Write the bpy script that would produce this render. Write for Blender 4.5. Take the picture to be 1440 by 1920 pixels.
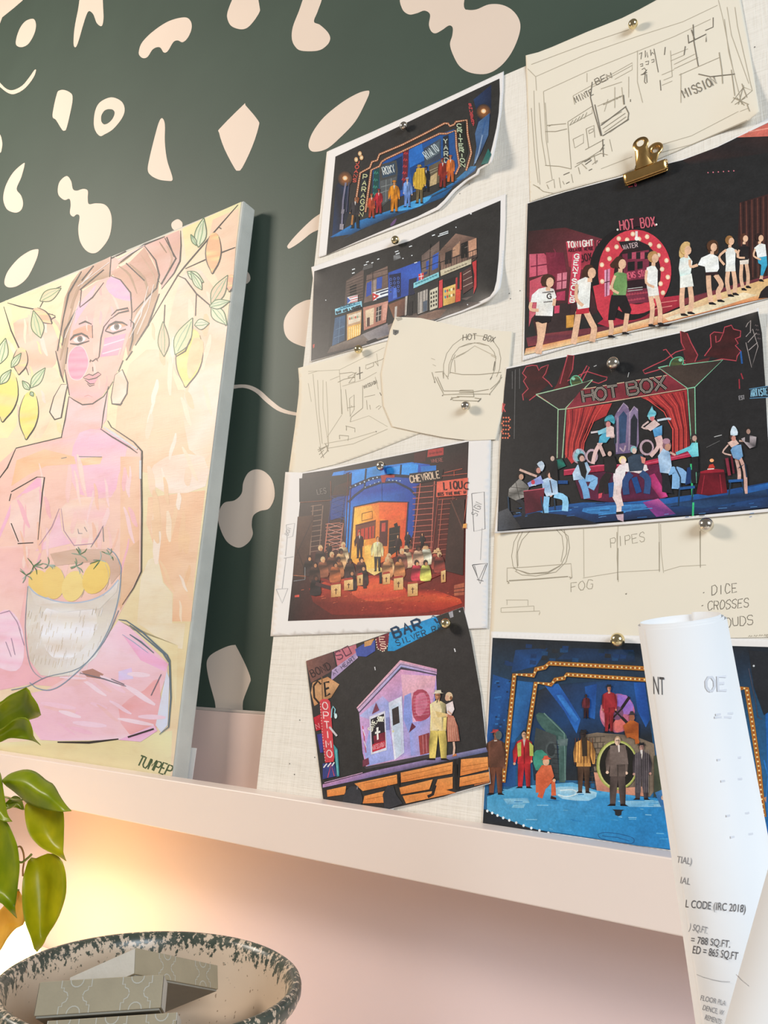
import bpy, bmesh, math, random
from mathutils import Vector, Matrix
from mathutils.geometry import tessellate_polygon

# ------------------------------------------------------------------ scene, camera, light
for o in list(bpy.data.objects):
    bpy.data.objects.remove(o)
S = bpy.context.scene
C = S.collection
S.view_settings.view_transform = 'Standard'
S.view_settings.look = 'None'
S.view_settings.gamma = 1.0
S.view_settings.use_curve_mapping = False
S.view_settings.exposure = 0.21

FPX = 1442.0                                     # focal length in pixels of the 1440 x 1920 frame
RIGHT = Vector((0.8325, 0.5517, 0.0500))
FWD = Vector((-0.5474, 0.8054, 0.2276)).normalized()
UP = RIGHT.cross(FWD).normalized()
RIGHT = FWD.cross(UP).normalized()
cam = bpy.data.cameras.new('camera')
cam.sensor_fit = 'VERTICAL'
cam.sensor_height = 32.0
cam.sensor_width = 24.0
cam.lens = 32.0 * FPX / 1920.0
cam.clip_start = 0.01
co = bpy.data.objects.new('camera', cam)
C.objects.link(co)
co.matrix_world = Matrix(((RIGHT.x, UP.x, -FWD.x, 0), (RIGHT.y, UP.y, -FWD.y, 0), (RIGHT.z, UP.z, -FWD.z, 0), (0, 0, 0, 1)))
S.camera = co

W = bpy.data.worlds.new('room_air')
S.world = W
W.use_nodes = True
W.node_tree.nodes['Background'].inputs[0].default_value = (1.0, 0.93, 0.86, 1)
W.node_tree.nodes['Background'].inputs[1].default_value = 0.16

def area(name, loc, target, power, col, sx, sy):
    l = bpy.data.lights.new(name, 'AREA')
    l.energy = power
    l.color = col
    l.shape = 'RECTANGLE'
    l.size, l.size_y = sx, sy
    o = bpy.data.objects.new(name, l)
    C.objects.link(o)
    o.location = loc
    o.rotation_euler = (Vector(target) - Vector(loc)).to_track_quat('-Z', 'Y').to_euler()
    return o
area('room_light_warm', (-2.35, -0.70, 1.35), (-0.6, 0.78, 0.25), 45, (1.0, 0.885, 0.77), 0.6, 0.6)
area('window_daylight', (1.9, -0.75, 0.95), (-0.4, 0.78, 0.1), 52, (0.80, 0.90, 1.0), 1.1, 1.1)

# ------------------------------------------------------------------ pixels to points on real surfaces
def ray(q):
    return RIGHT * ((q[0] - 720) / FPX) - UP * ((q[1] - 960) / FPX) + FWD
LEAN = math.radians(3.2)
BN = Vector((0, math.cos(LEAN), -math.sin(LEAN)))      # into the pinboard
BU = Vector((0, math.sin(LEAN), math.cos(LEAN)))       # up along it
BD = 0.74
def onboard(q, h=0.0):
    d = ray(q)
    return d * ((BD - h) / d.dot(BN))
def on_y(q, y):
    d = ray(q)
    return d * (y / d.y)
def on_z(q, z):
    d = ray(q)
    return d * (z / d.z)
YW = 0.800                                             # the wall
ZL = -0.1208                                           # top of the ledge's lip
CLEAN = math.radians(2.0)                              # the painting leans a little
CNRM = Vector((0, math.cos(CLEAN), -math.sin(CLEAN)))
CTOP = on_y((457, 375), 0.764)
CDIST = CTOP.dot(CNRM)
def oncanvas(q, h=0.0):
    d = ray(q)
    return d * ((CDIST - h) / d.dot(CNRM))

# ------------------------------------------------------------------ helpers
def lin(c):
    c = c / 255.0
    return c / 12.92 if c <= 0.04045 else ((c + 0.055) / 1.055) ** 2.4
def hexlin(h):
    return [lin(int(h[i:i + 2], 16)) for i in (0, 2, 4)]
def alb(h, white, top=0.84):
    a, b = hexlin(h), hexlin(white)
    return tuple(min(0.95, max(0.004, x / y * top)) for x, y in zip(a, b))

def tag(o, label=None, cat=None, group=None, kind=None):
    if label: o['label'] = label
    if cat: o['category'] = cat
    if group: o['group'] = group
    if kind: o['kind'] = kind
    return o
def empty(name, loc=(0, 0, 0)):
    o = bpy.data.objects.new(name, None)
    o.empty_display_size = 0.02
    o.location = loc
    C.objects.link(o)
    return o
def link(name, me, mats, parent=None):
    o = bpy.data.objects.new(name, me)
    C.objects.link(o)
    for m in (mats if isinstance(mats, (list, tuple)) else [mats]):
        me.materials.append(m)
    if parent:
        o.parent = parent
        o.matrix_parent_inverse = Matrix.Translation(-parent.location)
    return o
def mesh_obj(name, verts, faces, mats, parent=None, smooth=False, fm=None, cols=None):
    me = bpy.data.meshes.new(name)
    me.from_pydata([tuple(v) for v in verts], [], faces)
    if fm:
        for p, i in zip(me.polygons, fm): p.material_index = i
    if smooth:
        for p in me.polygons: p.use_smooth = True
    if cols:
        ca = me.color_attributes.new('ink', 'FLOAT_COLOR', 'CORNER')
        for l in me.loops:
            c = cols[l.vertex_index]
            ca.data[l.index].color = (c[0], c[1], c[2], 1)
    me.update()
    return link(name, me, mats, parent)
def bm_obj(name, bm, mats, parent=None, smooth=False):
    bmesh.ops.recalc_face_normals(bm, faces=bm.faces)
    me = bpy.data.meshes.new(name)
    bm.to_mesh(me); bm.free()
    if smooth:
        for p in me.polygons: p.use_smooth = True
    return link(name, me, mats, parent)
def bevel(o, w, seg=2):
    m = o.modifiers.new('bevel', 'BEVEL'); m.width = w; m.segments = seg; m.limit_method = 'ANGLE'
    return o
def add_box(bm, lo, hi, M=None):
    vs = [bm.verts.new((x, y, z)) for x in (lo[0], hi[0]) for y in (lo[1], hi[1]) for z in (lo[2], hi[2])]
    if M: 
        for v in vs: v.co = M @ v.co
    for f in ((0, 1, 3, 2), (4, 6, 7, 5), (0, 4, 5, 1), (2, 3, 7, 6), (0, 2, 6, 4), (1, 5, 7, 3)):
        bm.faces.new([vs[i] for i in f])
def box_obj(name, lo, hi, mat, parent=None, bv=0.0, M=None):
    bm = bmesh.new(); add_box(bm, lo, hi, M)
    o = bm_obj(name, bm, mat, parent)
    if bv: bevel(o, bv)
    return o
def add_tube(bm, pts, r, n=8, caps=True):
    pts = [Vector(p) for p in pts]; rings = []
    rr = r if isinstance(r, (list, tuple)) else [r] * len(pts)
    a = None
    for i, p in enumerate(pts):
        t = (pts[min(i + 1, len(pts) - 1)] - pts[max(i - 1, 0)]).normalized()
        if a is None: a = t.orthogonal().normalized()
        a = (a - t * a.dot(t)).normalized(); b = t.cross(a)
        rings.append([bm.verts.new(p + (a * math.cos(k * 6.28318 / n) + b * math.sin(k * 6.28318 / n)) * rr[i]) for k in range(n)])
    for i in range(len(rings) - 1):
        for k in range(n):
            bm.faces.new((rings[i][k], rings[i][(k + 1) % n], rings[i + 1][(k + 1) % n], rings[i + 1][k]))
    if caps:
        bm.faces.new(rings[0][::-1]); bm.faces.new(rings[-1])
def lathe(bm, prof, n=64, M=None, c0=False, c1=False):
    rings = []
    for (r, z) in prof:
        ring = []
        for k in range(n):
            a = 2 * math.pi * k / n
            v = Vector((r * math.cos(a), r * math.sin(a), z))
            ring.append(bm.verts.new(M @ v if M else v))
        rings.append(ring)
    for i in range(len(rings) - 1):
        for k in range(n):
            bm.faces.new((rings[i][k], rings[i][(k + 1) % n], rings[i + 1][(k + 1) % n], rings[i + 1][k]))
    if c0: bm.faces.new(rings[0][::-1])
    if c1: bm.faces.new(rings[-1])
def spline(pts, n=6, closed=True):
    out = []; N = len(pts)
    for i in range(N if closed else N - 1):
        p0, p1, p2, p3 = [pts[(i + k) % N] if closed else pts[max(0, min(N - 1, i + k))] for k in (-1, 0, 1, 2)]
        for j in range(n):
            t = j / n
            out.append(tuple(0.5 * (2 * b + (c - a) * t + (2 * a - 5 * b + 4 * c - d) * t * t + (3 * b - a - 3 * c + d) * t ** 3)
                             for a, b, c, d in zip(p0, p1, p2, p3)))
    if not closed: out.append(tuple(pts[-1]))
    return out
def P2(s):
    v = [float(x) for x in s.replace(',', ' ').split()]
    return list(zip(v[0::2], v[1::2]))
def tess(pts):
    return [t for t in tessellate_polygon([[Vector((x, y, 0)) for x, y in pts]])]
def subdiv(vs, tris, L, cols=None):
    """split every edge longer than L, the same way on both its sides"""
    vs = list(vs); cols = list(cols) if cols else None
    for _ in range(9):
        mid = {}; out = []; hit = False
        def m(a, b):
            k = (min(a, b), max(a, b))
            if k not in mid:
                if math.hypot(vs[a][0] - vs[b][0], vs[a][1] - vs[b][1]) <= L: mid[k] = None
                else:
                    vs.append(((vs[a][0] + vs[b][0]) / 2, (vs[a][1] + vs[b][1]) / 2)); mid[k] = len(vs) - 1
                    if cols: cols.append(tuple((p + q) / 2 for p, q in zip(cols[a], cols[b])))
            return mid[k]
        for (a, b, c) in tris:
            ab, bc, ca = m(a, b), m(b, c), m(c, a)
            n = sum(x is not None for x in (ab, bc, ca))
            if n == 0: out.append((a, b, c)); continue
            hit = True
            if n == 3: out += [(a, ab, ca), (ab, b, bc), (ca, bc, c), (ab, bc, ca)]
            else:
                for _r in range(3):
                    if n == 1 and ab is not None: out += [(a, ab, c), (ab, b, c)]; break
                    if n == 2 and ca is None: out += [(ab, b, bc), (a, ab, bc), (a, bc, c)]; break
                    a, b, c, ab, bc, ca = b, c, a, bc, ca, ab
        tris = out
        if not hit: break
    return vs, tris, cols

# ------------------------------------------------------------------ materials
def mat(name, col=(0.8, 0.8, 0.8), rough=0.6, metal=0.0, spec=0.5):
    m = bpy.data.materials.new(name); m.use_nodes = True
    b = m.node_tree.nodes['Principled BSDF']
    b.inputs['Base Color'].default_value = (*col, 1)
    b.inputs['Roughness'].default_value = rough
    b.inputs['Metallic'].default_value = metal
    b.inputs['Specular IOR Level'].default_value = spec
    m.diffuse_color = (*col, 1)
    return m
def nd(m, t, **k):
    n = m.node_tree.nodes.new(t)
    for a, v in k.items(): setattr(n, a, v)
    return n
def ln(m, a, b): m.node_tree.links.new(a, b)
def bsdf(m): return m.node_tree.nodes['Principled BSDF']
def coords(m, scale=(1, 1, 1), kind='Object'):
    tc = nd(m, 'ShaderNodeTexCoord'); mp = nd(m, 'ShaderNodeMapping')
    mp.inputs['Scale'].default_value = scale
    ln(m, tc.outputs[kind], mp.inputs['Vector'])
    return mp.outputs['Vector']
def noise(m, vec, scale=5.0, detail=3.0, rough=0.5):
    n = nd(m, 'ShaderNodeTexNoise'); n.inputs['Scale'].default_value = scale
    n.inputs['Detail'].default_value = detail; n.inputs['Roughness'].default_value = rough
    ln(m, vec, n.inputs['Vector']); return n.outputs['Fac']
def ramp(m, fac, stops):
    r = nd(m, 'ShaderNodeValToRGB'); e = r.color_ramp.elements
    while len(e) < len(stops): e.new(0.5)
    for x, (p, c) in zip(e, stops): x.position = p; x.color = (*c, 1)
    ln(m, fac, r.inputs['Fac']); return r.outputs['Color']
def mixc(m, fac, a, b, mode='MIX'):
    n = nd(m, 'ShaderNodeMix', data_type='RGBA', blend_type=mode)
    for s, v in ((n.inputs[0], fac), (n.inputs[6], a), (n.inputs[7], b)):
        if isinstance(v, (int, float)): s.default_value = v
        elif isinstance(v, tuple): s.default_value = (*v, 1)
        else: ln(m, v, s)
    return n.outputs[2]
def mth(m, op, a, b=0.0, c=0.0):
    n = nd(m, 'ShaderNodeMath', operation=op)
    for s, v in zip(n.inputs, (a, b, c)):
        if isinstance(v, (int, float)): s.default_value = v
        else: ln(m, v, s)
    return n.outputs[0]
def bump(m, h, strength=0.2, dist=0.001):
    b = nd(m, 'ShaderNodeBump'); b.inputs['Strength'].default_value = strength; b.inputs['Distance'].default_value = dist
    ln(m, h, b.inputs['Height']); ln(m, b.outputs['Normal'], bsdf(m).inputs['Normal'])
def mottled(name, col, amt=0.08, scale=8.0, rough=0.6, bs=0.0, bscale=200.0, spec=0.4):
    m = mat(name, col, rough, spec=spec); v = coords(m)
    f = noise(m, v, scale, 4)
    ln(m, ramp(m, f, [(0.3, tuple(c * (1 - amt) for c in col)), (0.7, tuple(min(1, c * (1 + amt)) for c in col))]), bsdf(m).inputs['Base Color'])
    if bs: bump(m, noise(m, v, bscale, 2), bs)
    return m
M_green = mottled('dark_green_wallpaper', (0.052, 0.079, 0.060), 0.06, 5, 0.55, 0.08, 300)
M_blob = mottled('cream_wallpaper_shapes', (0.76, 0.635, 0.53), 0.02, 6, 0.55, 0.05, 300)
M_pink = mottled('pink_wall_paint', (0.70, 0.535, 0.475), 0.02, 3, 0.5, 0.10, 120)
M_dusty = mottled('dusty_pink_wall_paint', (0.76, 0.615, 0.60), 0.02, 3, 0.5, 0.10, 120)
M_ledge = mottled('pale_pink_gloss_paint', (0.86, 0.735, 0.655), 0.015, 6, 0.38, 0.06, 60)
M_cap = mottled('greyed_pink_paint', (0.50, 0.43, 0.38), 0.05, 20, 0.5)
def linen():
    m = mat('woven_linen', (0.8, 0.75, 0.66), 0.9, spec=0.1)
    a = noise(m, coords(m, (9, 9, 700)), 1.0, 3); b = noise(m, coords(m, (700, 9, 9)), 1.0, 3)
    c = noise(m, coords(m, (60, 60, 1200)), 1.0, 2); d = noise(m, coords(m, (1200, 60, 60)), 1.0, 2)
    s = mth(m, 'ADD', mth(m, 'ADD', a, b), mth(m, 'ADD', c, d))
    ln(m, ramp(m, mth(m, 'MULTIPLY', s, 0.25), [(0.36, (0.72, 0.67, 0.58)), (0.50, (0.84, 0.795, 0.71)), (0.66, (0.90, 0.86, 0.78))]), bsdf(m).inputs['Base Color'])
    bump(m, s, 0.5, 0.0006)
    return m
M_linen = linen()
def paper(name, col, rough=0.7):
    m = mottled(name, col, 0.012, 14, rough, 0.06, 90, 0.25); return m
M_paper = paper('white_copier_paper', (0.84, 0.815, 0.79), 0.6)
M_cream = paper('cream_sketch_paper', (0.83, 0.765, 0.63), 0.8)
M_plan = paper('white_plan_paper', (0.86, 0.87, 0.88), 0.6)
def inkmat(name, rough=0.5, spec=0.3, grain=False):
    m = mat(name, (0.5, 0.5, 0.5), rough, spec=spec)
    a = nd(m, 'ShaderNodeAttribute', attribute_name='ink')
    ln(m, a.outputs['Color'], bsdf(m).inputs['Base Color'])
    if grain:
        f = noise(m, coords(m), 420, 4, 0.7); g = noise(m, coords(m), 90, 3, 0.6)
        mul = mixc(m, 1.0, ramp(m, f, [(0.25, (0.80,) * 3), (0.5, (0.99,) * 3), (0.75, (1.22,) * 3)]), ramp(m, g, [(0.3, (0.86,) * 3), (0.7, (1.12,) * 3)]), 'MULTIPLY')
        ln(m, mixc(m, 1.0, a.outputs['Color'], mul, 'MULTIPLY'), bsdf(m).inputs['Base Color'])
    return m
M_ink = inkmat('printer_ink', 0.42, 0.35, True)
M_pencil = mat('pencil_graphite', (0.28, 0.26, 0.24), 0.6)
def paintmat():
    m = inkmat('canvas_paint', 0.45, 0.4)
    a = [n for n in m.node_tree.nodes if n.type == 'ATTRIBUTE'][0]
    f = noise(m, coords(m, (5, 5, 14)), 3.0, 5, 0.6)
    mul = ramp(m, f, [(0.3, (0.95, 0.90, 0.86)), (0.5, (1, 1, 1)), (0.7, (1.03, 1.04, 1.0))])
    ln(m, mixc(m, 1.0, a.outputs['Color'], mul, 'MULTIPLY'), bsdf(m).inputs['Base Color'])
    w = mth(m, 'ADD', noise(m, coords(m, (50, 50, 900)), 1.0, 2), noise(m, coords(m, (900, 50, 50)), 1.0, 2))
    bump(m, w, 0.35, 0.0004)
    return m
M_paint = paintmat()
M_edge = mottled('primed_canvas_edge', (0.62, 0.62, 0.56), 0.05, 30, 0.8, 0.3, 500)
M_brass = mottled('brushed_brass', (0.66, 0.42, 0.16), 0.10, 120, 0.28); bsdf(M_brass).inputs['Metallic'].default_value = 1
M_gold = mat('pale_gold_metal', (0.80, 0.68, 0.40), 0.16, 1.0)
M_steel = mat('silver_metal', (0.72, 0.67, 0.58), 0.14, 1.0)

# ------------------------------------------------------------------ drawing on flat things
FONT = {'~': '0,.25 .25,.75 .55,.2 .8,.7 1,.35', 'A': '0,0 .5,1 1,0|.2,.4 .8,.4', 'B': '0,0 0,1 .7,1 .85,.85 .85,.65 .7,.53 0,.53|.7,.53 .95,.4 .95,.15 .75,0 0,0', 'C': '1,.8 .75,1 .3,1 0,.7 0,.3 .3,0 .75,0 1,.2',
 'D': '0,0 0,1 .6,1 1,.7 1,.3 .6,0 0,0', 'E': '1,1 0,1 0,0 1,0|0,.52 .75,.52', 'F': '1,1 0,1 0,0|0,.52 .75,.52', 'G': '1,.8 .75,1 .3,1 0,.7 0,.3 .3,0 .8,0 1,.2 1,.48 .6,.48',
 'H': '0,0 0,1|1,0 1,1|0,.52 1,.52', 'I': '.5,0 .5,1', 'J': '.8,1 .8,.25 .6,0 .25,0 0,.2', 'K': '0,0 0,1|1,1 0,.4|.3,.55 1,0', 'L': '0,1 0,0 .9,0', 'M': '0,0 0,1 .5,.4 1,1 1,0',
 'N': '0,0 0,1 1,0 1,1', 'O': '.3,0 0,.3 0,.7 .3,1 .7,1 1,.7 1,.3 .7,0 .3,0', 'P': '0,0 0,1 .75,1 1,.85 1,.6 .75,.45 0,.45', 'Q': '.3,0 0,.3 0,.7 .3,1 .7,1 1,.7 1,.3 .7,0 .3,0|.6,.3 1,-.05',
 'R': '0,0 0,1 .75,1 1,.85 1,.6 .75,.48 0,.48|.5,.48 1,0', 'S': '1,.82 .75,1 .25,1 0,.8 .1,.6 .9,.42 1,.2 .75,0 .25,0 0,.18', 'T': '0,1 1,1|.5,1 .5,0', 'U': '0,1 0,.25 .25,0 .75,0 1,.25 1,1',
 'V': '0,1 .5,0 1,1', 'W': '0,1 .25,0 .5,.7 .75,0 1,1', 'X': '0,0 1,1|0,1 1,0', 'Y': '0,1 .5,.5 1,1|.5,.5 .5,0', 'Z': '0,1 1,1 0,0 1,0', '5': '.9,1 .15,1 .05,.55 .6,.62 1,.35 .7,0 .1,.05',
 '-': '.1,.5 .9,.5', "'": '.5,1 .4,.75', '"': '.3,1 .3,.75|.7,1 .7,.75', '.': '.4,0 .6,0 .6,.1 .4,.1 .4,0', '8': '.5,.5 .1,.7 .3,1 .7,1 .9,.7 .5,.5 0,.25 .3,0 .7,0 1,.25 .5,.5'}
class Art:
    """coloured shapes and strokes drawn in the coordinates of a photo crop, laid on a surface in thin layers of ink"""
    def __init__(s, surf, ox, oy, sc, white='f0e8e0', L=1e9, step=2.5e-5, base=3e-5, clip=None):
        s.f, s.ox, s.oy, s.sc, s.w, s.L, s.step, s.base = surf, ox, oy, sc, white, L, step, base
        s.V, s.F, s.K = [], [], []
        s.boxes = []; s.rnd = random.Random(7); s.clip = clip; s.fm = []
    def frame(s, ox, oy, sc):
        s.ox, s.oy, s.sc = ox, oy, sc; return s
    def px(s, p): return (p[0] / s.sc + s.ox, p[1] / s.sc + s.oy)
    def layer(s, pts):
        x0, x1 = min(p[0] for p in pts), max(p[0] for p in pts); y0, y1 = min(p[1] for p in pts), max(p[1] for p in pts)
        l = 0
        for b in s.boxes:
            if b[0] < x1 and b[1] > x0 and b[2] < y1 and b[3] > y0 and b[4] >= l: l = b[4] + 1
        s.boxes.append((x0, x1, y0, y1, l)); return l
    def raw(s, pts, tris, cols):
        pts = [s.px(p) for p in pts]
        h = s.base + s.step * s.layer(pts)
        if s.L < 1e8: pts, tris, cols = subdiv(pts, tris, s.L, cols)
        n = len(s.V)
        s.V += [s.f(p, h) for p in pts]
        s.F += [tuple(n + i for i in t) for t in tris]
        s.K += cols
    def P(s, c, pts, sm=0):
        if isinstance(pts, str): pts = P2(pts)
        if sm: pts = spline(pts, sm)
        t = tess(pts)
        if isinstance(c, str): k = [alb(c, s.w)] * len(pts)
        else: k = [alb(c[i % len(c)], s.w) for i in range(len(pts))]
        s.raw(pts, t, k)
    def E(s, c, x, y, rx, ry=None, rot=0, n=14):
        ry = ry or rx; ca, sa = math.cos(rot), math.sin(rot)
        pts = [(x + rx * math.cos(6.28318 * i / n) * ca - ry * math.sin(6.28318 * i / n) * sa, y + rx * math.cos(6.28318 * i / n) * sa + ry * math.sin(6.28318 * i / n) * ca) for i in range(n)]
        s.raw(pts, [(0, i, i + 1) for i in range(1, n - 1)], [alb(c, s.w)] * n)
    def G(s, c0, c1, x, y, rx, ry, rot=0, n=24):
        """soft round spot: c0 in the middle to c1 at the rim"""
        ca, sa = math.cos(rot), math.sin(rot)
        pts = [(x, y)] + [(x + rx * math.cos(6.28318 * i / n) * ca - ry * math.sin(6.28318 * i / n) * sa, y + rx * math.cos(6.28318 * i / n) * sa + ry * math.sin(6.28318 * i / n) * ca) for i in range(n)]
        s.raw(pts, [(0, 1 + i, 1 + (i + 1) % n) for i in range(n)], [alb(c0, s.w)] + [alb(c1, s.w)] * n)
    def L_(s, c, w, pts, sm=0, closed=False, taper=False):
        if isinstance(pts, str) and '|' in pts:
            for t in pts.split('|'): s.L_(c, w, t, sm, closed, taper)
            return
        if isinstance(pts, str): pts = P2(pts)
        if sm: pts = spline(pts, sm, closed)
        if closed: pts = list(pts) + [pts[0]]
        q = [pts[0]]
        for p in pts[1:]:
            if math.hypot(p[0] - q[-1][0], p[1] - q[-1][1]) > 1e-3: q.append(p)
        pts = q; N = len(pts)
        if N < 2: return
        vs = []; tr = []
        for i, p in enumerate(pts):
            a, b = pts[max(0, i - 1)], pts[min(N - 1, i + 1)]
            if closed and i in (0, N - 1): a, b = pts[-2], pts[1]
            dx, dy = b[0] - a[0], b[1] - a[1]; d = math.hypot(dx, dy) or 1
            e = w / 2 * ((0.25 + 0.75 * math.sin(math.pi * min(1, max(0, (i + .3) / (N - .4))))) if taper else 1)
            nx, ny = -dy / d * e, dx / d * e
            vs += [(p[0] + nx, p[1] + ny), (p[0] - nx, p[1] - ny)]
        for i in range(N - 1): tr += [(2 * i, 2 * i + 1, 2 * i + 3), (2 * i, 2 * i + 3, 2 * i + 2)]
        s.raw(vs, tr, [alb(c, s.w)] * len(vs))
    def LL(s, c, w, many):
        for t in many.split('|'): s.L_(c, w, t)
    def T(s, c, w, text, x0, y0, x1, y1, h, sl=0.0, fill=0.72, vert=False, jit=0.0):
        """stroke lettering along a baseline from (x0,y0) to (x1,y1), letters h tall; vert: the letters stand one under another"""
        n = len(text); bx, by = x1 - x0, y1 - y0; d = math.hypot(bx, by)
        for i, ch in enumerate(text):
            if ch == ' ': continue
            for st in FONT.get(ch, '0,0 1,0 1,1 0,1 0,0').split('|'):
                pts = []
                for (u, v) in P2(st):
                    u += s.rnd.uniform(-jit, jit); v += s.rnd.uniform(-jit, jit)
                    if vert:
                        cw = d / n; t = (i + (1 - v) * fill + (1 - fill) / 2) / n
                        px_, py_ = x0 + bx * t, y0 + by * t
                        pts.append((px_ + (u - 0.5) * h * math.cos(sl), py_ + (u - 0.5) * h * math.sin(sl)))
                    else:
                        t = (i + u * fill + (1 - fill) / 2) / n
                        ux, uy = by / d, -bx / d
                        a = sl
                        upx, upy = ux * math.cos(a) - uy * math.sin(a), ux * math.sin(a) + uy * math.cos(a)
                        pts.append((x0 + bx * t + upx * h * v, y0 + by * t + upy * h * v))
                s.L_(c, w, pts)
    def dots(s, c, r, pts, step):
        if isinstance(pts, str): pts = P2(pts)
        acc = 0
        for (a, b), (x, y) in zip(pts, pts[1:]):
            d = math.hypot(x - a, y - b); n = max(1, int(d / step))
            for i in range(n): s.E(c, a + (x - a) * (i + .5) / n, b + (y - b) * (i + .5) / n, r, n=6)
    def shade(s, c, k):
        return ''.join('%02x' % max(0, min(255, int(int(c[i:i + 2], 16) * k))) for i in (0, 2, 4))
    def man(s, x, y, h, coat, legs, skin='c89070', hat=None, lean=0.0, sh=None, arms=1, rot=0.0, skirt=None, hair='30201c', face=1):
        """small printed figure standing at (x, y) feet, h tall, tilted by rot"""
        ca, sa = math.cos(rot), math.sin(rot)
        j = s.rnd.uniform
        f = j(.8, 1.25); e = j(-.03, .03); dk, lt = s.shade(coat, .62), s.shade(coat, 1.16)
        def q(pts): return [(x + (u * ca - v * sa) * h, y + (u * sa + v * ca) * h) for u, v in pts]
        ld = s.shade(legs, .6)
        s.P([legs, ld, legs, legs], q([(-.10, -.50), (.01, -.50), (.0, -.36), (-.03 * f, -.02), (-.10 * f, -.02), (-.105 * f, -.25)]))
        s.P([legs, legs, ld, ld], q([(-.01, -.50), (.10, -.50), (.105 * f, -.25), (.10 * f, -.02), (.035 * f, -.02), (.005, -.36)]))
        if not skirt:
            s.P(sh or '201818', q([(-.14 * f, 0), (-.10 * f, -.028), (-.03 * f, -.028), (-.03 * f, 0)])); s.P(sh or '201818', q([(.035 * f, 0), (.035 * f, -.028), (.09 * f, -.028), (.14 * f, .004)]))
        if arms:
            a1, a2 = j(.15, .20), j(.15, .20); b1, b2 = j(-.50, -.43), j(-.50, -.43)
            for sg, aa, bb in ((-1, a1, b1), (1, a2, b2)):
                s.P([coat, dk, dk, coat, lt], q([(sg * .085 + lean, -.825), (sg * .135 + lean * .6, -.79), (sg * aa, -.64), (sg * (aa - .015), bb), (sg * (aa - .05), bb), (sg * .095, -.64)]))
                s.E(skin, *q([(sg * (aa - .03), bb + .02)])[0], .024 * h, n=6)
        s.P([lt, coat, coat, dk, dk, coat, coat, lt], q([(-.115 + lean * .6, -.80), (-.04 + lean, -.845), (.04 + lean, -.845), (.115 + lean * .6, -.80), (.105, -.62), (.115, -.42), (-.115, -.42), (-.105, -.62)]))
        s.P(dk, q([(-.012, -.70), (.012, -.70), (.01, -.42), (-.004, -.42)]))
        s.P(s.shade(skin, .5) if h < 150 else 'd8ccc0', q([(lean * .9 - .025, -.84), (lean * .9 + .025, -.84), (.0, -.71)]))
        if skirt: s.P(skirt, q([(-.10, -.52), (.10, -.52), (.17, -.22), (-.17, -.22)]))
        s.P(skin, q([(lean - .022, -.88), (lean + .022, -.88), (lean * .9 + .025, -.835), (lean * .9 - .025, -.835)]))
        s.E(hair, *q([(lean + e * .3, -.932)])[0], .046 * h, .062 * h, rot, n=10)
        if face:
            s.E(skin, *q([(lean + e * .6, -.915)])[0], .038 * h, .056 * h, rot, n=10)
            s.P(s.shade(skin, .7), q([(lean + e * .6 + .012, -.955), (lean + e * .6 + .036, -.93), (lean + e * .6 + .03, -.885), (lean + e * .6 + .008, -.87)]))
            if h > 150: s.L_(s.shade(skin, .45), h * .011, q([(lean + e * .6 - .022, -.93), (lean + e * .6 + .024, -.93)]))
        if hat:
            s.P([hat, s.shade(hat, .7)], q([(lean - .085, -.950), (lean + .085, -.955), (lean + .048, -.968), (lean + .042, -1.005), (lean - .01, -.998), (lean - .042, -1.008), (lean - .048, -.966)]))
    def build(s, name, m, parent):
        return mesh_obj(name, s.V, s.F, m, parent, cols=s.K)

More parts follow.
